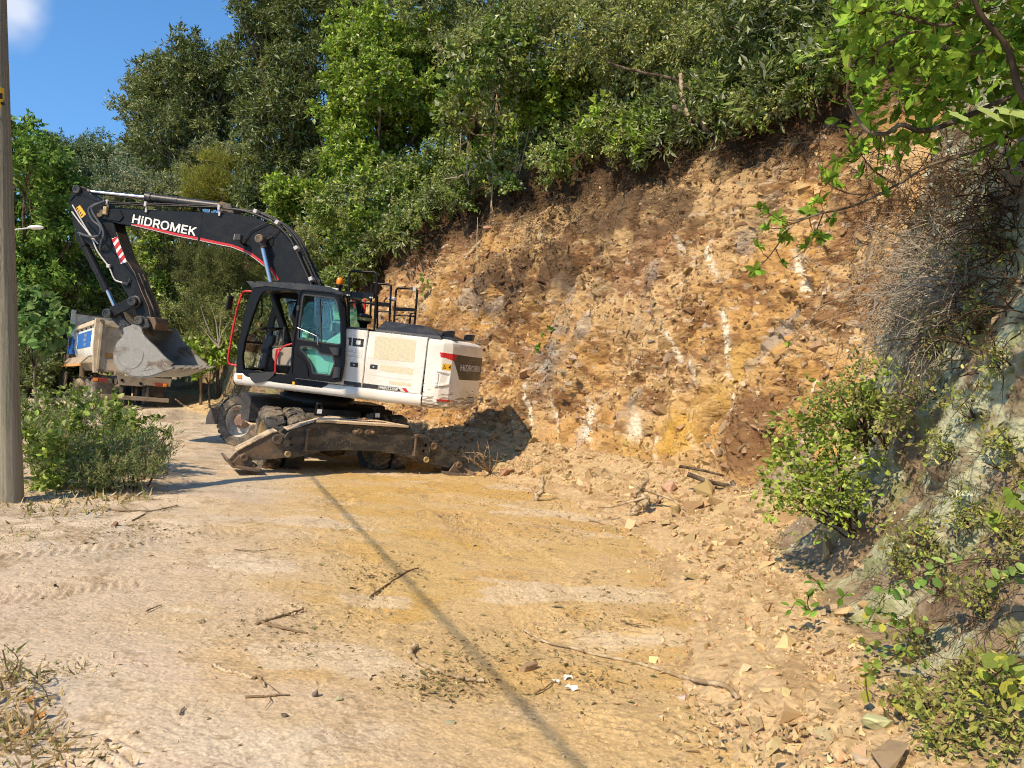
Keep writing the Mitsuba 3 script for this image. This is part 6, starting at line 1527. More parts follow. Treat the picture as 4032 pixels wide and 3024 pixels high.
def street_lamp():
    k = thing('street_lamp', 'pale street lamp head on a thin arm among the leaves behind the pole', 'street lamp')
    c = at(128, 895, 19)
    part(k, 'arm', tube(smooth_path([c + (-0.62, 0.1, -0.06), c + (-0.35, 0.05, -0.03), c + (-0.1, 0, -0.02)], 10), 0.02, 8), 'mat_print_grey', True)
    m = trimesh.creation.icosphere(2, 1.0); m.apply_scale([0.20, 0.09, 0.055]); m.apply_translation(c + (0.08, 0, 0)); part(k, 'head', m, 'mat_print_white', True)
    part(k, 'post', cyl(c + (-0.62, 0.1, -4.6), c + (-0.62, 0.1, 0.3), 0.07, 12), 'mat_rust', True)


street_lamp()

# ------------------------------------------------------------------ bushes by the road


def bush(name, label, kinds, lobes, seed, cover=2.0, group=None, stems=14, category='bush', deep=1.2, twig='mat_brown_twig', root=None, inner=0.35):
    """lobes: (px, py, radius px, Y)"""
    rng = np.random.default_rng(seed)
    key = thing(name, label, category, group)
    L = []
    for px, py, r, Y in lobes:
        rr = r / 3000 * Y
        L.append((at(px, py, Y), np.array([rr, rr * deep, rr])))
    crown(key + '__crown', kinds, L, rng, cover, inner)
    C = np.array([c for c, _ in L])
    ms = []
    for _ in range(stems):
        c, r = L[int(rng.integers(len(L)))]
        e = c + unit(rng.normal(0, 1, 3)) * r * rng.uniform(0.4, 1.0)
        if root is None:
            b = e + (C.mean(0) - e) * 0.5; b[2] = float(ground_z(b[:1], b[1:2])[0]) - 0.03
        else:
            b = np.asarray(root) + rng.normal(0, 0.06, 3)
        ms.append(limb(b, e, 0.010, 0.003, rng, 0.14, 6))
    part(key, 'stems', join(ms), twig, True)
    return key


bush('bramble_bush', 'large tangled bramble bush with white blossom remnants between pole and truck', ['bramble', 'weed', 'weed'],
     [(150, 1740, 95, 9.4), (280, 1690, 105, 10), (410, 1690, 85, 10.6), (490, 1750, 70, 10.2), (250, 1820, 95, 9.0), (380, 1830, 90, 9.2), (200, 1640, 70, 12), (340, 1620, 60, 12.4), (450, 1660, 55, 12.6), (100, 1650, 65, 11.4), (130, 1850, 75, 8.8), (540, 1740, 45, 10.8), (90, 1720, 65, 9.0)], 51, cover=1.25, stems=30)
bush('weed_bush', 'low grey green weeds at the road edge of the bramble', ['weed'], [(500, 1830, 75, 9.4), (590, 1820, 60, 9.8), (430, 1870, 60, 9.0), (560, 1860, 50, 9.2), (610, 1760, 40, 10.6), (330, 1890, 50, 8.9)], 52, cover=2.2, category='weeds', stems=20)
for i, (px, py, Y) in enumerate([(610, 1640, 10.9), (640, 1700, 10.6), (450, 1530, 12.8), (90, 1530, 12.2)]):
    rng = np.random.default_rng(500 + i)
    k = thing('bramble_cane', ('arching bramble cane in front of the truck bumper', 'arching bramble cane low over the road edge', 'upright bramble shoot before the tailgate light', 'reddish shoot beside the wooden pole')[i], 'bramble')
    tip = at(px, py, Y); b = tip + np.array([-0.5 if i < 2 else 0.05, 0.1, 0]); b[2] = float(ground_z(b[:1], b[1:2])[0])
    path = smooth_path([b, b * 0.4 + tip * 0.6 + (0, 0, 0.25 if i < 2 else 0.0), tip + (0.12 if i < 2 else 0, 0, -0.03)], 24)
    part(k, 'stem', tube(path, np.linspace(0.008, 0.003, len(path)), 6), 'mat_brown_twig', True)
    n = 46; j = rng.integers(5, len(path), n)
    d = unit(rng.normal(0, 1, (n, 3)) + [0, 0, 0.2]); sd = unit(np.cross(d, rng.normal(0, 0.4, (n, 3)) + [0, 0, 1]))
    V, F, kk = leaf_mesh(path[j], d, sd, rng.uniform(0.05, 0.085, n), rng.uniform(0.035, 0.06, n), 0.2, 0.15, True)
    put(k + '__leaves', trimesh.Trimesh(V, F, process=False), 'mat_leaf', False, color=tones(rng, n, kk, (0.15, 0.23, 0.05), 0.25))

# the old bank on the right
_r = on_bank(3330, 1960)
bush('hazel_bush', 'bright light green bush growing from the corner of the dug face', ['hazel'],
     [(3180, 1740, 100, 6.25), (3270, 1850, 125, 6.1), (3140, 1880, 100, 6.2), (3290, 1720, 90, 6.2), (3210, 1980, 100, 6.05), (3350, 1930, 80, 6.0), (3110, 1780, 70, 6.35), (3330, 1990, 70, 5.95), (3120, 1960, 60, 6.2)], 61, cover=1.0, stems=26, root=at(3330, 2060, 6.3))
bush('scrub_bush', 'brownish green scrubby top above the bright bush', ['rockrose', 'hazel'], [(3330, 1560, 90, 6.1), (3440, 1540, 90, 5.9), (3230, 1590, 70, 6.3), (3470, 1640, 70, 5.9), (3380, 1650, 80, 6.0), (3270, 1650, 60, 6.2)], 62, cover=0.9, stems=26, root=at(3420, 1720, 6.1))
ROSE = ['just right of the scrubby bush top', 'under the lowest pale dead twigs', 'right of the dead twigs, below the dry roots', 'at the right edge above the green rock', 'at the top of the green rock patch', 'at the right edge beside the yellow green round leaves', 'between the scrubby bush and the dead twigs',
        'highest of all, at the right edge among dry roots', 'second highest, among the dry roots', 'on bare green rock right of the bright bush', 'in the middle of the green rock', 'right edge, just above the round leaved runner', 'at the left end of the bramble runner', 'below the bramble runner',
        'right edge, below the bramble runner', 'behind the trailing yellowing bramble', 'left of the yellow leaved vine', 'under the yellow leaved vine', 'above the flat grey slab', 'at the bottom edge, second from the right corner', 'in the bottom right corner', 'at the bottom edge right of the grey slab', 'small, behind the yellow leafed bramble', 'small, in the shade right of the bright bush']
for i, (px, py, r) in enumerate([(3600, 1580, 80), (3700, 1390, 95), (3850, 1290, 95), (3960, 1430, 90), (3830, 1640, 95), (3960, 1840, 95), (3700, 1560, 80), (3930, 1010, 110), (3800, 1090, 90), (3640, 2130, 90), (3800, 2060, 85), (3960, 2130, 90), (3560, 2240, 70),
                                 (3700, 2330, 85), (3880, 2420, 95), (3640, 2560, 85), (3800, 2680, 100), (3960, 2740, 100), (3680, 2800, 95), (3850, 2900, 110), (3990, 2960, 110), (3700, 2950, 90), (3580, 2720, 60), (3740, 1800, 70)]):
    c = on_bank(min(px, 4000), py)
    rr = 0.9 * r / 3000 * c[1]
    rng = np.random.default_rng(600 + i)
    k = thing('rock_rose', 'yellow green rock rose tuft ' + ROSE[i], 'shrub', 'rock rose tufts on the bank')
    crown(k + '__crown', ['rockrose'], [(c + np.array([-0.25, -0.1, 0.1]) * rr, np.array([rr, rr, rr * 0.85]))], rng, 0.75, 0.4)
    part(k, 'stems', join([limb(c + (0.03, 0.03, -0.06), c + unit(rng.normal(0, 1, 3) + [-0.4, -0.2, 0.3]) * rr * 0.95, 0.005, 0.0015, rng, 0.16, 5) for _ in range(22)]), 'mat_brown_twig', True)


def twigs(name, label, regions, seed, mat, n, length, r0, kind='stuff', droop=0.9, fan=0.55):
    """hanging dry twigs rooted on the bank: regions are (px, py, rx, ry)"""
    rng = np.random.default_rng(seed)
    key = name; labels[key] = {'label': label, 'kind': kind}
    ms = []
    w = np.array([a[2] * a[3] for a in regions], float); w /= w.sum()
    for _ in range(n):
        a = regions[int(rng.choice(len(regions), p=w))]
        b = on_bank(min(a[0] + rng.normal(0, a[2] * 0.6), 4020), a[1] + rng.normal(0, a[3] * 0.6))
        L = length * rng.uniform(0.4, 1.25)
        out = unit(np.array([-0.8, -0.35, 0.35]) + rng.normal(0, fan, 3))
        m = 7; q = [b - out * 0.03]; d = out.copy()
        for t in range(m - 1):
            d = unit(d + np.array([0, 0, -droop / m]) + rng.normal(0, 0.20, 3)); q.append(q[-1] + d * L / m)
        ms.append(tube(q, np.linspace(r0, r0 * 0.3, m), 3, cap=False))
        if rng.random() < 0.6:
            s = q[3]; d = unit(d + rng.normal(0, 0.8, 3)); ms.append(tube([s, s + d * L * 0.2, s + d * L * 0.33 + (0, 0, -0.02)], [r0 * 0.5, r0 * 0.35, r0 * 0.2], 3, cap=False))
    put(key, join(ms), mat, True)


twigs('dry_brush', 'pale dead twigs hanging down the old bank', [(3480, 1180, 150, 160), (3620, 1000, 200, 150), (3560, 1330, 120, 130), (3700, 1150, 150, 150)], 71, 'mat_grey_twig', 520, 0.62, 0.0065)
twigs('dry_roots', 'brown dry roots and stems matted on the old bank', [(3650, 800, 250, 150), (3850, 1200, 150, 250), (3800, 700, 200, 200), (3500, 900, 150, 150), (3950, 900, 80, 250), (3450, 700, 150, 100)], 72, 'mat_brown_twig', 750, 0.5, 0.006)
twigs('dry_stems', 'thin brown stems over the lower part of the old bank', [(3650, 1900, 300, 200), (3800, 2300, 250, 250), (3700, 2700, 250, 200), (3450, 2300, 150, 150)], 73, 'mat_brown_twig', 450, 0.32, 0.0028)
twigs('hanging_roots', 'fine dark roots hanging under the crest of the cut', [(2250, 800, 200, 60), (2500, 680, 200, 60), (2750, 570, 200, 60), (3000, 500, 150, 70), (2150, 900, 120, 120), (3150, 560, 150, 60)], 74, 'mat_brown_twig', 800, 0.55, 0.006, droop=1.6)


# ------------------------------------------------------------------ the leafy branches close by at the top right
def near_shrub():
    rng = np.random.default_rng(81)
    key = thing('laurel', 'broad leaved evergreen reaching in from the top right, close to the camera', 'shrub')
    S = lambda x, y: (2800 + 0.7235 * x, 0.7235 * y)
    limbs = [([(1900, 700), (1700, 500), (1600, 240), (1450, 80), (1380, -120)], 3.9, 0.022), ([(1700, 500), (1400, 640), (1180, 715), (1020, 720), (950, 715), (850, 680), (760, 520), (740, 430), (750, 300)], 4.4, 0.017),
             ([(1900, 560), (1500, 800), (1180, 900), (1000, 1000), (830, 1090), (600, 1165), (420, 1250)], 4.9, 0.012), ([(1450, 80), (1250, 120), (1060, 100), (880, 60)], 4.1, 0.012), ([(1600, 240), (1380, 260), (1150, 200), (960, 230), (860, 300)], 4.2, 0.011),
             ([(830, 1090), (740, 1040), (640, 1000), (600, 940)], 4.95, 0.007), ([(600, 1165), (420, 1180), (280, 1120)], 5.1, 0.006), ([(420, 1250), (330, 1420), (240, 1480)], 5.2, 0.005), ([(600, 1165), (520, 1340), (400, 1430)], 5.1, 0.005), ([(1000, 1000), (900, 900), (790, 830)], 4.8, 0.007)]
    pts = []
    for l, Y, r in limbs:
        p = smooth_path([at(*S(*q), Y) + rng.normal(0, 0.02, 3) for q in l], 40)
        pts.append(p)
        part(key, 'branch', tube(p, np.linspace(r, r * 0.45, len(p)), 7), 'mat_bark', True)
    A = np.vstack(pts); tree_ = cKDTree(A)
    ros = [(860, 30), (790, 50), (930, 60), (1000, 40), (1090, 60), (1180, 30), (1260, 60), (1380, 60), (1450, 30), (1640, 30), (1650, 140), (1560, 100), (880, 120), (800, 180), (950, 160), (1060, 120), (1150, 180), (1230, 230), (1300, 230), (1380, 290), (1250, 300), (860, 230), (910, 290), (980, 290),
           (800, 290), (750, 400), (860, 350), (900, 380), (1500, 400), (1560, 440), (1620, 380), (760, 760), (770, 830), (830, 780), (900, 740), (960, 770), (1030, 750), (1090, 740), (1160, 770), (1210, 790), (1130, 720), (1190, 680), (1290, 640), (1350, 660), (1020, 860), (950, 860), (900, 930), (820, 930),
           (780, 860), (690, 880), (640, 960), (600, 930), (690, 1000), (910, 1000), (940, 1040), (560, 1090), (600, 1090), (530, 1150), (670, 1190), (260, 1120), (300, 1150), (370, 1180), (400, 1230), (430, 1300), (390, 1290), (570, 1280), (600, 1290), (520, 1340), (260, 1330), (240, 1470), (400, 1430), (300, 1240),
           (1000, -60), (1150, -80), (1320, -60), (1500, -80), (1680, -40), (880, -70), (1420, 170), (1540, 230), (1680, 260), (1100, 300), (700, 40), (760, 110)]
    ros += [(rng.uniform(760, 1700), rng.uniform(-40, 470)) for _ in range(30)]
    tw = []
    for x, y in ros:
        Y = float(np.interp(y, [0, 400, 800, 1250], [4.0, 4.3, 4.6, 5.1])) + rng.normal(0, 0.12)
        c = at(*S(x, y), Y); b = A[tree_.query(c)[1]]
        tw.append(tube([b, b * 0.5 + c * 0.5 + (0, 0, -0.02), c], [0.004, 0.003, 0.0025], 4))
        ax = unit(0.6 * unit(c - b + 1e-3) + rng.normal(0, 0.45, 3) + [-0.1, -0.2, 0.4])
        n = int(rng.integers(7, 12)); ph = rng.uniform(0, 6.28) + np.arange(n) * 2.4
        _, a1, a2 = frame_of(ax)
        rad = np.cos(ph)[:, None] * a1 + np.sin(ph)[:, None] * a2
        d = unit(rad + ax * rng.uniform(0.2, 0.9, (n, 1)) + rng.normal(0, 0.15, (n, 3)))
        sd = unit(np.cross(d, ax + rng.normal(0, 0.2, (n, 3))))
        L = rng.uniform(0.045, 0.085, n)
        V, F, k = leaf_mesh(c - ax * 0.03 * rng.random((n, 1)), d, sd, L, L * rng.uniform(0.42, 0.52, n), 0.12, 0.12, True)
        cl = fresh(key + '__leaf_cluster')
        put(cl, trimesh.Trimesh(V, F, process=False), 'mat_leaf_glossy', False, color=tones(rng, n, k, (0.20, 0.33, 0.045), 0.22, (0.28, 0.42, 0.06), 0.25))
    put(key + '__twigs', join(tw), 'mat_brown_twig', True); labels[key + '__twigs'] = {'kind': 'stuff'}
    # a few large lobed leaves
    for x, y, L, a in ((1590, 640, 0.17, 0.3), (1700, 600, 0.16, -0.4), (1400, 640, 0.12, 0.1), (1660, 690, 0.12, 1.2)):
        c = at(*S(x, y), 3.8)
        q = np.array([(0, 0), (0.25, 0.35), (0.1, 0.55), (0.45, 0.45), (0.65, 0.60), (0.75, 0.25), (1.0, 0.0)]); q = np.vstack([q, (q * [1, -1])[-2:0:-1]]) * L
        v, f = trimesh.creation.triangulate_polygon(Polygon(q), engine='earcut')
        d = unit(np.array([math.cos(a + 3.1), -0.3, math.sin(a) * 0.5])); sd = unit(np.cross(d, [-0.3, -0.7, 0.7]))
        put(fresh(key + '__large_leaf'), trimesh.Trimesh(c + v[:, :1] * d + v[:, 1:] * sd, f, process=False), 'mat_leaf', False, color=np.tile((0.36, 0.46, 0.16), (len(v), 1)))


near_shrub()


def overhead():
    """the rest of the evergreen, rising out of the picture at the top right"""
    rng = np.random.default_rng(83)
    crown('laurel__crown', ['laurel'], [(np.array(c, float), np.array(r, float)) for c, r in [((2.9, 3.2, 4.3), (0.8, 0.8, 0.5)), ((2.2, 3.3, 4.7), (0.8, 0.8, 0.5)), ((3.5, 4.0, 4.7), (0.9, 0.8, 0.6)), ((2.7, 4.2, 5.0), (0.7, 0.7, 0.4)), ((3.2, 2.4, 4.5), (0.8, 0.8, 0.6))]], rng, 0.5, 0.4)
    crown('laurel__crown', ['laurel'], [(at(x, y, Y), np.ones(3) * r / 3000 * Y) for x, y, r, Y in [(3450, 60, 170, 5.0), (3650, 150, 170, 4.9), (3850, 90, 170, 4.8), (3980, 260, 150, 4.7), (3800, 330, 120, 4.9), (3560, 330, 110, 5.1), (4000, 480, 90, 4.6)]], rng, 0.14, 0.5, start=5000)


clump_kind('laurel', 60, 0.3, 0.085, 0.040, (0.20, 0.33, 0.045), fine=True, mat='mat_leaf_glossy')
overhead()


def sprig(name, label, category, roots, seed, leaf, color, n, other=None, group=None, mat='mat_leaf', wide=0.7, spread=0.3):
    """leafy runners: roots are lists of photograph points with a distance"""
    rng = np.random.default_rng(seed)
    key = thing(name, label, category, group)
    B, D = [], []
    for pts in roots:
        p = smooth_path([at(*q) for q in pts], 26)
        part(key, 'stem', tube(p, np.linspace(0.004, 0.0018, len(p)), 5), 'mat_brown_twig', True)
        m = int(n * len(pts) / 3); j = rng.integers(3, len(p), m)
        B.append(p[j] + rng.normal(0, 0.012, (m, 3))); D.append(unit(rng.normal(0, 1, (m, 3)) + [-0.1, -0.4, 0.1]))
    B, D = np.vstack(B), np.vstack(D); m = len(B)
    sd = unit(np.cross(D, rng.normal(0, 0.5, (m, 3)) + [-0.25, -0.55, 0.8])); L = leaf * rng.uniform(0.55, 1.2, m)
    V, F, k = leaf_mesh(B, D, sd, L, L * wide, 0.16, 0.15, True)
    put(key + '__leaves', trimesh.Trimesh(V, F, process=False), mat, False, color=tones(rng, m, k, color, 0.2, other, 0.3))


sprig('bramble_runner', 'bramble runner with round leaves across the lower right bank', 'bramble', [[(4032, 2210, 3.6), (3850, 2200, 3.8), (3700, 2230, 3.9), (3560, 2290, 4.1), (3470, 2330, 4.2)], [(3700, 2230, 3.9), (3640, 2300, 3.9), (3560, 2360, 4.0)], [(4032, 2250, 3.5), (3980, 2270, 3.6), (3900, 2300, 3.7)]], 91, 0.062, (0.17, 0.28, 0.07), 12, (0.28, 0.40, 0.12), wide=0.8)
sprig('bramble_runner', 'trailing bramble with yellowing leaves at the foot of the bank', 'bramble', [[(3650, 2620, 3.9), (3560, 2500, 4.1), (3450, 2450, 4.4), (3330, 2460, 4.6)], [(3620, 2560, 3.9), (3500, 2560, 4.1), (3360, 2520, 4.4)], [(3560, 2560, 4.0), (3440, 2640, 4.1), (3400, 2660, 4.2)], [(3600, 2480, 4.1), (3500, 2420, 4.3), (3420, 2410, 4.4)]], 92, 0.055, (0.20, 0.31, 0.07), 14, (0.42, 0.42, 0.08), wide=0.75)
sprig('bramble_runner', 'yellow leafed bramble beside the pale block of stone', 'bramble', [[(3420, 2760, 3.7), (3410, 2680, 3.8), (3440, 2620, 3.9)], [(3520, 2740, 3.6), (3500, 2780, 3.6)]], 93, 0.062, (0.42, 0.42, 0.09), 9, (0.25, 0.34, 0.07), wide=0.75)
sprig('vine', 'yellow leaved vine at the right edge low on the bank', 'vine', [[(4032, 2700, 3.2), (3960, 2640, 3.3), (3900, 2620, 3.3)], [(4032, 2780, 3.2), (3940, 2740, 3.3), (3860, 2760, 3.3)], [(4032, 2600, 3.2), (3930, 2650, 3.3), (3880, 2700, 3.4)]], 94, 0.075, (0.40, 0.44, 0.08), 7, (0.26, 0.34, 0.08), wide=0.85)
sprig('vine', 'round yellow green leaves at the right edge half way up', 'vine', [[(4032, 1980, 3.6), (3970, 1960, 3.7), (3930, 2050, 3.7)], [(4032, 2080, 3.6), (3950, 2060, 3.7), (3900, 2080, 3.8)], [(4032, 1900, 3.6), (3980, 1930, 3.7)]], 95, 0.07, (0.33, 0.42, 0.08), 6, (0.22, 0.33, 0.06), wide=0.95)
sprig('seedling', 'glossy leaved sprout on the rubble at the foot of the bank', 'plant', [[(3190, 2410, 5.0), (3180, 2370, 5.0), (3190, 2330, 5.0)], [(3190, 2410, 5.0), (3140, 2370, 5.0), (3110, 2410, 4.95)], [(3190, 2410, 5.0), (3230, 2400, 4.95)], [(3190, 2270, 5.2), (3220, 2290, 5.2), (3260, 2300, 5.2)], [(3300, 2370, 5.0), (3340, 2330, 5.0)]], 96, 0.085, (0.13, 0.25, 0.04), 5, (0.2, 0.34, 0.06), mat='mat_leaf_glossy', wide=0.45)
sprig('creeper', 'small creeper growing on the middle of the dug face', 'creeper', [[(2160, 1290, 14.0), (2130, 1350, 14.0), (2110, 1420, 14.0)], [(2140, 1260, 14.1), (2180, 1310, 14.0)]], 97, 0.11, (0.12, 0.22, 0.04), 12, wide=0.8)
sprig('creeper', 'light green strand of leaves hanging over the cut left of the dead trunk', 'creeper', [[(1660, 1090, 19.5), (1670, 1150, 19.5), (1680, 1200, 19.4)], [(1650, 1060, 19.5), (1690, 1130, 19.5), (1695, 1190, 19.4)]], 98, 0.13, (0.2, 0.32, 0.06), 14, wide=0.7)
sprig('fallen_sprig', 'single green leaf lying on the upper face of the cut', 'leaf', [[(3105, 1365, 7.6), (3110, 1360, 7.6)]], 99, 0.12, (0.2, 0.4, 0.05), 3, wide=0.5)


scene['mat_stick'] = matte((0.23, 0.165, 0.105))
# ------------------------------------------------------------------ dead wood
def stick(label, pts, r, mat='mat_dry', lift=0.012, place=None, group=None, name='stick', taper=0.5, twigs_=0, seed=1):
    rng = np.random.default_rng(seed)
    f = place or (lambda x, y: surface(x, y, lift))
    p = np.array([f(*q) for q in pts])
    q = smooth_path(p, 8 * len(p))
    q[1:-1] += rng.normal(0, r * 0.25, (len(q) - 2, 3)); rr = np.linspace(r, r * taper, len(q)) * rng.uniform(0.85, 1.15, len(q))
    ms = [tube(q, rr, 8)]
    for _ in range(twigs_):
        b = q[int(rng.integers(len(q)))]; d = unit(rng.normal(0, 1, 3) * [1, 1, 0.3]); ms.append(tube([b, b + d * r * 9, b + d * r * 16 + rng.normal(0, r * 2, 3)], [r * 0.4, r * 0.3, r * 0.15], 5))
    k = thing(name, label, 'stick' if name == 'stick' else name.replace('_', ' '), group)
    put(k, join(ms), mat, True); return k


G5 = lambda x, y: (0.7378 * x, 1800 + 0.7378 * y)
G6 = lambda x, y: (1300 + 0.7233 * x, 1850 + 0.7233 * y)
V8 = lambda x, y: (1100 + 0.8137 * x, 0.8137 * y)
stick('bent peeled pale stick with a hooked end in the middle of the road', [G6(*q) for q in [(470, 978), (440, 1005), (450, 1040), (510, 1080), (600, 1115), (720, 1150), (840, 1168)]], 0.019, lift=0.02, seed=2)
stick('long thin crooked branch lying across the right side of the road', [G6(*q) for q in [(1050, 880), (1180, 950), (1300, 975), (1450, 1015), (1600, 1045), (1740, 1080), (1900, 1130), (2060, 1160), (2150, 1200), (2205, 1240)]], 0.007, taper=2.3, twigs_=8, seed=3)
stick('peeled pale stick with a kinked end left of the middle', [G5(*q) for q in [(1140, 1120), (1200, 1150), (1280, 1165), (1340, 1190), (1380, 1185), (1412, 1238)]], 0.012, seed=4)
stick('dark split stick, upper one of the crossed pair on the road', [G5(*q) for q in [(1370, 900), (1490, 860), (1620, 820)]], 0.012, 'mat_stick', seed=5)
stick('dark split stick, lower one of the crossed pair on the road', [G5(*q) for q in [(1370, 888), (1500, 920), (1640, 950)]], 0.014, 'mat_stick', seed=6)
stick('short dark stick lying level beside the bit of bark', [G5(*q) for q in [(1310, 1292), (1450, 1285), (1545, 1278)]], 0.008, 'mat_stick', twigs_=2, seed=7)
stick('two armed dark twig in front of the cable shadow', [G6(*q) for q in [(220, 695), (300, 640), (370, 590), (430, 555), (480, 540)]], 0.009, 'mat_stick', twigs_=5, seed=8)
stick('thin brown twig pointing at the white litter', [G6(*q) for q in [(1110, 1230), (1170, 1200), (1220, 1155)]], 0.006, 'mat_stick', twigs_=1, seed=9)
stick('forked dry branch left of the excavator on the pale ground', [G5(*q) for q in [(560, 280), (650, 292), (740, 290), (830, 290), (950, 262)]], 0.010, 'mat_stick', twigs_=4, seed=10)
stick('short side branch beside the forked dry branch', [G5(*q) for q in [(705, 345), (760, 315), (800, 290)]], 0.008, 'mat_stick', seed=11)
stick('short dark twig on the pale left side of the road', [G5(*q) for q in [(780, 832), (820, 812), (862, 796)]], 0.006, 'mat_stick', seed=12)
stick('thin level twig in the upper middle of the road', [G5(*q) for q in [(1250, 500), (1370, 508), (1490, 492)]], 0.005, 'mat_stick', twigs_=2, seed=13)
stick('small forked twig near the start of the pale wedge', [G6(*q) for q in [(1580, 830), (1650, 850), (1750, 865)]], 0.006, 'mat_stick', twigs_=4, seed=14)
stick('short twig at the right of the white litter', [G6(*q) for q in [(1870, 1440), (1900, 1460), (1940, 1485)]], 0.004, 'mat_stick', seed=15)
stick('brown root piece lying on the rubble apron', [G6(*q) for q in [(1410, 285), (1460, 292), (1530, 310)]], 0.012, 'mat_stick', seed=16)
stick('thin pale twig curving over the ochre ground', [G6(*q) for q in [(1260, 810), (1290, 860), (1340, 920)]], 0.004, seed=17)
stick('brown twig at the lower left of the cable shadow', [G5(*q) for q in [(960, 1385), (970, 1360), (985, 1345)]], 0.005, 'mat_stick', seed=18)
stick('long straw coloured stalk at the bottom left corner', [G5(*q) for q in [(150, 1515), (290, 1510), (440, 1505)]], 0.006, seed=19)
stick('gnarled pale root stump standing on the rubble below the dug face', [G6(*q) for q in [(1650, 225), (1680, 170), (1740, 140), (1700, 90), (1690, 50), (1740, 10)]], 0.050, 'mat_dry', lift=0.03, place=lambda x, y: surface(x, 2010, 0.0) + np.array([0, 0, (2010 - y) / 3000 * 9.0]), name='root_stump', seed=20, twigs_=3)
stick('weathered root stub sticking up from the edge of the rubble', [G6(*q) for q in [(1110, 170), (1150, 110), (1160, 30)]], 0.045, 'mat_dry', place=lambda x, y: surface(x, 1975, 0.0) + np.array([0, 0, (1975 - y) / 3000 * 11.0]), name='root_stump', seed=21)
_rc = on_bank(2830, 1880)
for i, (a, b, c, r) in enumerate([((-0.5, -0.25, 0.15), (-0.2, -0.3, 0.05), (0.25, -0.2, -0.05), 0.035), ((-0.3, -0.3, -0.1), (0.0, -0.32, -0.22), (0.25, -0.25, -0.5), 0.04), ((0.1, -0.2, 0.05), (0.2, -0.35, -0.2), (0.15, -0.3, -0.55), 0.03), ((-0.6, -0.2, 0.25), (-0.3, -0.25, 0.2), (0.0, -0.2, 0.12), 0.022)]):
    k = thing('tree_root', ('thick brown root lying level in the hole at the foot of the dug face', 'thick root curling down over the dark hollow', 'root hanging into the dark hollow', 'thin root above the dark hollow')[i], 'root')
    put(k, tube(smooth_path([_rc + a, _rc + b, _rc + c], 18), np.linspace(r, r * 0.6, 19), 8), 'mat_bark', True)
atY = lambda Y: (lambda x, y: at(x, y, Y))
stick('pale dead trunk leaning over the top of the cut', [(1830, 1018), (1890, 955), (1950, 900), (2060, 800), (2110, 755), (2175, 695)], 0.040, place=atY(19.3), name='leaning_log', taper=1.5, seed=30)
stick('shorter pale dead limb leaning beside the dead trunk', [(2050, 965), (2090, 890), (2130, 830), (2190, 745)], 0.030, place=atY(19.1), name='dead_limb', taper=0.8, seed=31)
stick('splintered pale branch standing up on the crest', [V8(*q) for q in [(1940, 355), (1950, 480), (1975, 550), (1995, 615)]], 0.035, place=atY(14.5), name='broken_branch', taper=1.3, seed=32)
stick('broken brown limb with a pale end on the crest', [V8(*q) for q in [(1900, 520), (1980, 560), (2060, 610), (2110, 680), (2165, 765)]], 0.06, 'mat_bark', place=atY(14.6), name='broken_branch', taper=1.4, seed=33)
stick('long bare limb arching through the small leaved tree', [V8(*q) for q in [(1590, 305), (1750, 350), (1880, 375), (1980, 430), (2070, 510), (2120, 610), (2170, 750)]], 0.025, 'mat_bark', place=atY(15.2), name='bare_limb', taper=2.4, seed=34, twigs_=6)
stick('crooked bare limb in the dark gap left of the creepers', [V8(*q) for q in [(1110, 60), (1250, 120), (1350, 135), (1480, 160)]], 0.022, 'mat_bark', place=atY(18.0), name='bare_limb', taper=1.5, seed=35, twigs_=4)
for i, (pts, r, lab) in enumerate([([(1072, 100), (1060, 300), (1050, 500), (1035, 800), (1020, 1150), (1000, 1340)], 0.016, 'longest pale creeper hanging before the dark gap'), ([(1080, 280), (1045, 640), (1030, 900), (1008, 1200)], 0.014, 'second pale creeper hanging beside the longest one'),
                                  ([(890, 180), (887, 480), (872, 770)], 0.012, 'thin creeper at the left of the dark gap'), ([(1215, 600), (1170, 800), (1120, 990), (1060, 1160)], 0.014, 'creeper slanting down towards the dead trunk'),
                                  ([(975, 470), (955, 545), (918, 590), (915, 625), (950, 650), (1050, 655)], 0.024, 'hooked woody creeper in the dark gap'), ([(940, 160), (945, 290), (968, 420), (965, 480)], 0.022, 'woody creeper above the hooked one'),
                                  ([(1505, 800), (1500, 950), (1485, 1170)], 0.010, 'thin root hanging over the dug face'), ([(1160, 640), (1140, 850), (1150, 920)], 0.012, 'short creeper in the middle of the dark gap'), ([(905, 760), (910, 850), (918, 900)], 0.016, 'short brown creeper stub'),
                                  ([(1030, 1000), (1050, 1180), (1080, 1260), (1075, 1340)], 0.014, 'creeper crossing in front of the dead trunk'), ([(960, 1050), (955, 1200), (952, 1340)], 0.010, 'faint creeper left of the dead trunk'), ([(800, 865), (880, 850), (960, 800), (1090, 740)], 0.016, 'bare creeper arching across the dark gap')]):
    stick(lab, [V8(*q) for q in pts], r, 'mat_dry' if i in (0, 1, 3, 4, 9) else 'mat_grey_twig', place=atY(18.9), name='hanging_creeper', taper=0.8, seed=40 + i)
stick('bare white dead bush branch by the road behind the bucket', [(690, 1560), (720, 1585), (760, 1600)], 0.02, place=lambda x, y: on_ground(x, 1640) + np.array([0, 0, (1640 - y) / 3000 * 19]), seed=60)


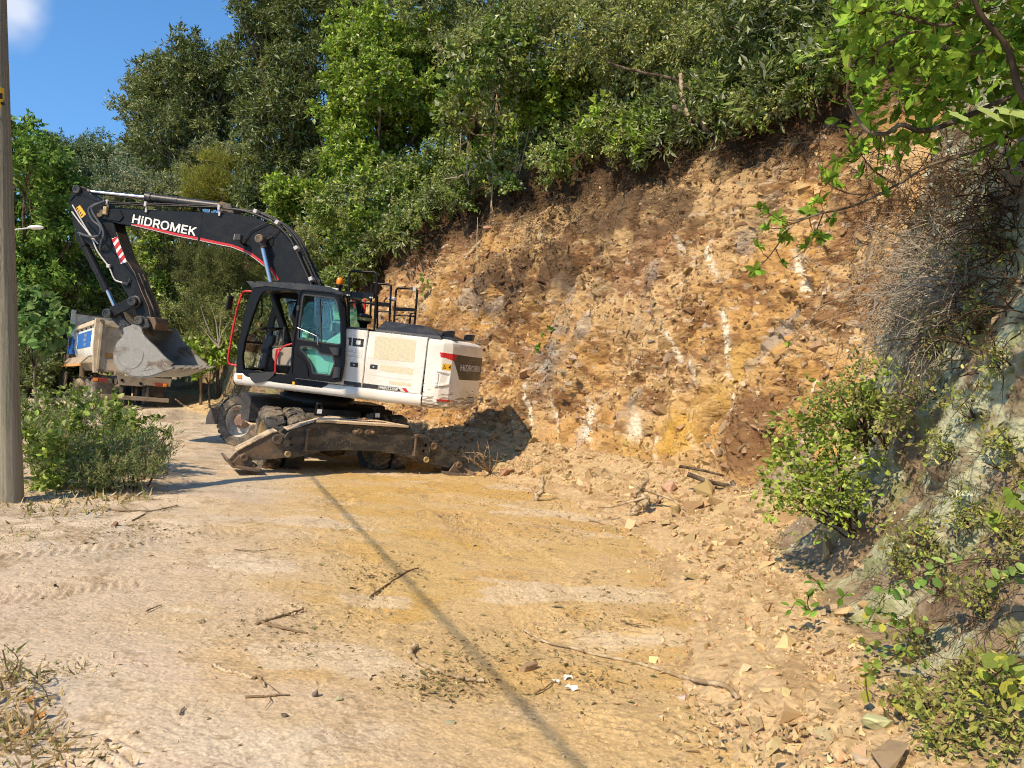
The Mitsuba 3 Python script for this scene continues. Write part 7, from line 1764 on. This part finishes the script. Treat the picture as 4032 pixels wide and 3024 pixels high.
def dry_shrub(label, foot, tips, r, seed, Y, mat='mat_grey_twig'):
    rng = np.random.default_rng(seed)
    k = thing('dead_shrub', label, 'dead shrub')
    f = foot
    ms = []
    for t in tips:
        e = at(t[0], t[1], Y); mid = f * 0.5 + e * 0.5 + rng.normal(0, 0.05, 3)
        p = smooth_path([f, mid, e], 14); ms.append(tube(p, np.linspace(r, r * 0.25, len(p)), 5))
        for _ in range(4):
            b = p[int(rng.integers(5, len(p)))]; ms.append(tube([b, b + rng.normal(0, 0.07, 3) + unit(e - f) * 0.09], [r * 0.35, r * 0.12], 4))
    put(k, join(ms), mat, True)


dry_shrub('bleached dead shrub below the bank, left of the excavator guard rail', at(860, 1370, 24), [(770, 1260), (790, 1210), (830, 1200), (870, 1230), (900, 1270), (820, 1300), (880, 1330)], 0.03, 65, 23.6)
dry_shrub('dry pale twig bush beside the right foot of the stabilizer', on_bank(1930, 1840), [(1825, 1790), (1860, 1770), (1880, 1755), (1925, 1760), (1900, 1785), (1850, 1800), (1960, 1780)], 0.018, 66, 12.6, 'mat_dry')


# ------------------------------------------------------------------ loose stones
def tone(rng, base=(0.50, 0.38, 0.22)): return np.clip(np.array(base) * rng.uniform(0.75, 1.2) * (1 + rng.normal(0, 0.05, 3)), 0.05, 0.75)


def stone(label, px, py, size, seed, base=(0.50, 0.38, 0.22), flat=(1.0, 0.75, 0.55), turn=None, group=None, name='stone', sink=0.25, n=12):
    rng = np.random.default_rng(seed)
    m = stone_shape(rng, flat, n); m.apply_scale(size); m.apply_transform(spin(rng.uniform(0, 6.28) if turn is None else turn))
    m = m.subdivide().subdivide()
    m.vertices += (meshkit.fbm(np.array(m.vertices) * 9 / max(size, 0.1) * 0.4 + seed, 3)[:, None] - 0.5) * 0.10 * size
    p = surface(px, py); m.apply_translation(p + [0, 0, size * flat[2] * (0.5 - sink)])
    k = thing(name, label, 'rock' if name == 'boulder' else 'stone', group)
    c = tone(rng, base); cc = c * (0.8 + 0.4 * meshkit.fbm(np.array(m.vertices) * 25, 3)[:, None])
    put(k, m, 'mat_vertex', False, color=np.clip(cc, 0.02, 0.8)); return k


stone('pale square block of stone at the foot of the bank', 3440, 2850, 0.17, 3, (0.66, 0.56, 0.36), (1.0, 0.75, 0.62), 0.1)
stone('flat grey brown slab of stone at the bottom edge, right of the pale block', 3520, 2990, 0.30, 4, (0.36, 0.27, 0.17), (1.0, 0.62, 0.22), 1.2)
stone('long flat flake of grey stone lying along the edge of the road', 3230, 2890, 0.30, 5, (0.42, 0.33, 0.21), (1.0, 0.24, 0.14), -0.95)
stone('small pale stone beside the grey slab at the bottom edge', 3400, 2985, 0.09, 6, (0.62, 0.52, 0.36))
stone('pale buff stone on the rubble beside the sprout', 3275, 2380, 0.11, 7, (0.60, 0.48, 0.30))
stone('flat tan stone below the sprout', 3260, 2430, 0.17, 8, (0.52, 0.38, 0.22), (1.0, 0.5, 0.25))
stone('stacked tan flakes under the bramble', 3400, 2390, 0.14, 9, (0.52, 0.37, 0.2), (1.0, 0.6, 0.3))
stone('brownish stone with a dark root in the middle of the road', 2080, 2640, 0.12, 10, (0.38, 0.26, 0.16))
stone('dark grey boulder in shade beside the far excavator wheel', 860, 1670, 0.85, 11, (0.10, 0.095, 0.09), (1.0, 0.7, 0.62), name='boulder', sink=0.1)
stone('tan stone at the base of the wooden pole', 155, 1925, 0.22, 12, (0.42, 0.34, 0.2), (1.0, 0.6, 0.5), 0.4)
stone('grey stone half buried beside the tan one at the pole', 130, 1960, 0.2, 13, (0.33, 0.31, 0.26))
stone('low grey stone at the edge of the weeds', 430, 1895, 0.25, 14, (0.30, 0.28, 0.22), (1.0, 0.6, 0.4))
stone('brown clod on the pale left side of the road', 450, 2072, 0.11, 15, (0.26, 0.18, 0.11))
stone('black bit of stone on the pale gravel at the left', 217, 2312, 0.05, 16, (0.06, 0.055, 0.05))
stone('chunk of grey bark standing at the lower middle', 1240, 2745, 0.06, 17, (0.2, 0.18, 0.15), (0.55, 0.45, 1.0))
stone('small dark clod right of the bit of bark', 1117, 2825, 0.05, 18, (0.16, 0.14, 0.1))
stone('light clod of earth beside the bark chunk', 1772, 2850, 0.06, 19, (0.3, 0.26, 0.18))
stone('pale yellow stone near the white litter', 2685, 2755, 0.07, 20, (0.66, 0.58, 0.42))
stone('big tan stone resting against the foot of the dug face', 2640, 1910, 0.34, 26, (0.58, 0.44, 0.31), (1.0, 0.8, 0.6))
stone('upright tan flake beside the green rock', 3250, 2190, 0.24, 22, (0.50, 0.38, 0.22), (0.5, 0.4, 1.0))
stone('reddish slab of stone under the dry twig bush', 1990, 1850, 0.28, 23, (0.42, 0.29, 0.18))
for i in range(100):
    rng = np.random.default_rng(900 + i)
    f = rng.random() ** 0.8; px = 2050 + 1250 * f + rng.normal(0, 90); py = 1860 + 640 * f + rng.normal(0, 60) - 50
    if i >= 70: px, py = rng.uniform(3000, 3420), rng.uniform(2300, 2950)
    p = surface(px, py); size = (0.04 + rng.exponential(0.045)) * (1.1 if p[1] > 7 else 0.6)
    m = (STONES + FLAKES)[int(rng.integers(24))].copy(); m.apply_transform(np.block([[turned(rng, 1, np.array([[0.0, 0, 1]]), 0.4)[0] * min(size, 0.3), np.zeros((3, 1))], [np.zeros((1, 3)), np.ones((1, 1))]])); m.apply_translation(p + [0, 0, 0.12 * size])
    k = thing('rubble_stone', 'angular tan stone loose in the rubble along the foot of the bank', 'stone', 'loose stones along the foot of the bank')
    put(k, m, 'mat_vertex', False, color=np.tile(tone(rng, (0.52, 0.385, 0.22)), (len(m.vertices), 1)))
for i in range(60):
    rng = np.random.default_rng(1200 + i)
    px, py = rng.uniform(60, 2700), 1950 + 1050 * rng.random() ** 0.9
    p = on_ground(px, py); size = 0.022 + rng.exponential(0.012)
    m = STONES[int(rng.integers(14))].copy(); m.apply_scale(size); m.apply_transform(spin(rng.uniform(0, 6))); m.apply_translation(p + [0, 0, 0.18 * size])
    k = thing('pebble', 'small loose stone on the packed road', 'stone', 'small stones on the road')
    put(k, m, 'mat_vertex', False, color=np.tile(tone(rng, (0.48, 0.38, 0.26)), (len(m.vertices), 1)))


# ------------------------------------------------------------------ what lies about in numbers
def scatter_ground(n, rng, x0, x1, y0, y1, dens=None):
    out = []
    while len(out) < n:
        x = rng.uniform(x0, x1, 4 * n); y = y0 * (y1 / y0) ** rng.random(4 * n)
        ok = np.abs(x) < 0.75 * y + 0.3
        if dens is not None: ok &= rng.random(4 * n) < dens(x, y)
        out += list(np.c_[x[ok], y[ok]])
    a = np.array(out[:n]); return np.c_[a, ground_z(a[:, 0], a[:, 1])]


def inside_road(x, y): return (x < np.interp(y, _by, _bx) - 0.4)


def gravel():
    rng = np.random.default_rng(101)
    P = scatter_ground(22000, rng, -9, 3, 2.6, 15, lambda x, y: inside_road(x, y) * (0.15 + 1.1 * step(0.45, 0.62, N(np.c_[x, y, 0 * x], 0.8, 6, 3))))
    size = np.minimum(0.004 + rng.exponential(0.0045, len(P)), 0.03) * np.interp(P[:, 1], [3, 10], [0.8, 1.6])
    P[:, 2] += size * 0.1
    C = np.array((0.48, 0.385, 0.27)) * rng.uniform(0.6, 1.35, (len(P), 1)) * (1 + rng.normal(0, 0.05, (len(P), 3)))
    V, F, Cv = strew([stone_shape(np.random.default_rng(s), n=6) for s in range(5)], P, turned(rng, len(P)), size, rng, C)
    put('gravel', trimesh.Trimesh(V, F, process=False), 'mat_vertex', False, color=np.clip(Cv, 0.02, 0.8)); labels['gravel'] = {'label': 'fine gravel and crumbs strewn over the road', 'kind': 'stuff'}


def chips():
    """broken rock of the apron: too many to tell apart"""
    rng = np.random.default_rng(102)
    s = rng.uniform(SY(2.2), SY(17), 24000); t = rng.uniform(-1.15, -0.02, 24000)
    P = bank_point(s, np.maximum(t, -1))[0]
    d = np.maximum(-1 - t, 0) * 4.0
    n = bank_point(s, 0 * s)[1]; P = P - n * d[:, None]
    P[:, 2] = np.maximum(P[:, 2], ground_z(P[:, 0], P[:, 1])) + 0.01
    keep = rng.random(len(P)) < np.interp(t, [-1.15, -1, -0.7, -0.3], [0.04, 0.25, 0.7, 1.0])
    P, t = P[keep], t[keep]
    size = np.minimum(0.010 + rng.exponential(0.022, len(P)), 0.16) * np.interp(P[:, 1], [3, 9], [0.7, 1.25])
    C = np.array((0.53, 0.395, 0.225)) * rng.uniform(0.62, 1.25, (len(P), 1)) * (1 + rng.normal(0, 0.05, (len(P), 3)))
    V, F, Cv = strew(CHIPS + FLAKES[:4], P - [[0, 0, 1]] * size[:, None] * rng.uniform(0, 0.35, (len(P), 1)), turned(rng, len(P)), size, rng, C)
    put('rubble', trimesh.Trimesh(V, F, process=False), 'mat_vertex', False, color=np.clip(Cv, 0.02, 0.8)); labels['rubble'] = {'label': 'apron of broken tan rock chips under the dug face', 'kind': 'stuff'}


PILES = [(1230, 2480, 420, 130), (1500, 2250, 250, 90), (1900, 2560, 350, 120), (2420, 2400, 300, 120), (2900, 2800, 250, 160), (2250, 2100, 250, 60), (2300, 2650, 300, 150), (560, 2100, 300, 60), (1750, 2700, 250, 80)]


def litter():
    rng = np.random.default_rng(103)
    n = 4200; P = []
    for i in range(n):
        a = PILES[int(rng.integers(len(PILES)))]
        P.append((a[0] + rng.normal(0, a[2] * 0.5), a[1] + rng.normal(0, a[3] * 0.5)))
    P = np.array(P); P[:, 1] = np.clip(P[:, 1], 1950, 3020)
    d = FWD + ((P[:, :1] - 2016) / 3000) * RIGHT - ((P[:, 1:] - 1512) / 3000) * UPV
    k = (EYE[2] + 0.15) / -d[:, 2]
    for _ in range(6):
        Q = EYE + d * k[:, None]; k += (Q[:, 2] - ground_z(Q[:, 0], Q[:, 1])) / -d[:, 2]
    Q = EYE + d * k[:, None]; Q = Q[inside_road(Q[:, 0], Q[:, 1])]; n = len(Q)
    a = rng.uniform(0, 6.28, n); dr_ = np.stack([np.cos(a), np.sin(a), rng.normal(0, 0.12, n)], -1); sd = unit(np.cross(dr_, rng.normal(0, 0.5, (n, 3)) + [0, 0, 1]))
    L = 0.012 + rng.exponential(0.017, n); L = np.minimum(L, 0.11); W_ = np.where(rng.random(n) < 0.55, 0.004, 0.4 * np.minimum(L, 0.05))
    V, F, kk = leaf_mesh(Q + [0, 0, 0.008], dr_, sd, L, W_, 0.4, 0.1)
    c = np.array([(0.26, 0.21, 0.11), (0.34, 0.27, 0.14), (0.19, 0.19, 0.08), (0.24, 0.16, 0.09), (0.46, 0.36, 0.2)])[rng.integers(0, 5, n)] * rng.uniform(0.7, 1.3, (n, 1))
    put('leaf_litter', trimesh.Trimesh(V, F, process=False), 'mat_vertex', False, color=np.repeat(c, kk, 0)); labels['leaf_litter'] = {'label': 'dry leaves and broken twigs scattered over the road', 'kind': 'stuff'}


def dry_grass():
    rng = np.random.default_rng(104)
    spots = [(40, 2900, 240, 150, 700, 0.09), (20, 2700, 160, 110, 350, 0.10), (230, 2960, 260, 60, 260, 0.06), (120, 2010, 260, 40, 900, 0.14), (300, 1960, 220, 30, 700, 0.16), (60, 2100, 160, 40, 300, 0.07), (520, 1960, 120, 30, 200, 0.1), (300, 2640, 200, 60, 250, 0.05)]
    B, L, C = [], [], []
    for x, y, rx, ry, n, h in spots:
        for _ in range(n):
            px, py = x + rng.normal(0, rx * 0.5), min(y + rng.normal(0, ry * 0.5), 3160)
            d = FWD + ((px - 2016) / 3000) * RIGHT - ((py - 1512) / 3000) * UPV
            k = (EYE[2] - 0.1) / -d[2]; q = EYE + d * k
            for _ in range(3): k += (q[2] - float(ground_z(q[:1], q[1:2])[0])) / -d[2]; q = EYE + d * k
            B.append(q + [0, 0, 0.0]); L.append(h * rng.uniform(0.3, 1.2)); C.append(((0.62, 0.50, 0.29), (0.55, 0.42, 0.22), (0.42, 0.36, 0.16), (0.24, 0.28, 0.09))[int(rng.choice(4, p=[0.4, 0.3, 0.18, 0.12]))])
    B, L, C = np.array(B), np.array(L), np.array(C); n = len(B)
    d = unit(rng.normal(0, 1, (n, 3)) * [1, 1, 0.45] + [0, 0, 0.35]); sd = unit(np.cross(d, rng.normal(0, 1, (n, 3))))
    V, F, k = leaf_mesh(B - [0, 0, 0.01], d, sd, L, 0.0045, 0.2, 0.35)
    put('dry_grass', trimesh.Trimesh(V, F, process=False), 'mat_leaf', False, color=np.repeat(C * rng.uniform(0.7, 1.2, (n, 1)), k, 0)); labels['dry_grass'] = {'label': 'dry straw and sparse grass along the left verge', 'kind': 'stuff'}


gravel(); chips(); litter(); dry_grass()
sprig('dry_weed', 'brown dried weed stalk at the left edge near the camera', 'weed', [[(10, 2560, 3.9), (40, 2650, 3.8), (160, 2700, 3.75), (200, 2790, 3.7)], [(30, 2680, 3.8), (70, 2600, 3.8), (20, 2540, 3.85)]], 110, 0.02, (0.2, 0.22, 0.1), 40, wide=0.4)
for i, (x, y, s) in enumerate([(95, 2770, 0.045), (130, 2835, 0.05), (75, 2900, 0.035)]):
    rng = np.random.default_rng(700 + i); c = on_ground(x, y, 0.02)
    V, F, k = leaf_mesh([c], [unit(np.array([1, 0.2, 0.15]))], [unit(np.array([-0.2, 1, 0.3]))], [s * 1.3], [s], 0.3, 0.3, True)
    kk = thing('fallen_leaf', ('curled orange brown leaf in the straw, upper one', 'curled orange brown leaf in the straw, middle one', 'curled orange brown leaf in the straw, lowest one')[i], 'leaf'); put(kk, trimesh.Trimesh(V, F, process=False), 'mat_leaf', False, color=np.tile((0.45, 0.22, 0.07), (len(V), 1)))
for i, q in enumerate([(1300, 1140), (1230, 1162), (1310, 1195)]):
    rng = np.random.default_rng(720 + i); c = on_ground(*G6(*q), 0.01)
    a = np.linspace(0, 6.28, 11)[:-1]; rr = rng.uniform(0.014, 0.034, 10) * (1, 0.7, 1.2)[i]
    v = np.vstack([c + [0, 0, 0.012], c + np.stack([rr * np.cos(a) * 1.3, rr * np.sin(a) * 0.7, 0.016 * np.sin(3 * a + i)], -1)])
    kk = thing('plastic_scrap', ('crumpled white scrap of litter, upper one', 'small white scrap of litter, left one', 'torn white scrap of litter with a dark edge, lowest one')[i], 'litter'); put(kk, trimesh.Trimesh(v, [[0, j + 1, (j + 1) % 10 + 1] for j in range(10)], process=False), 'mat_paper', False)
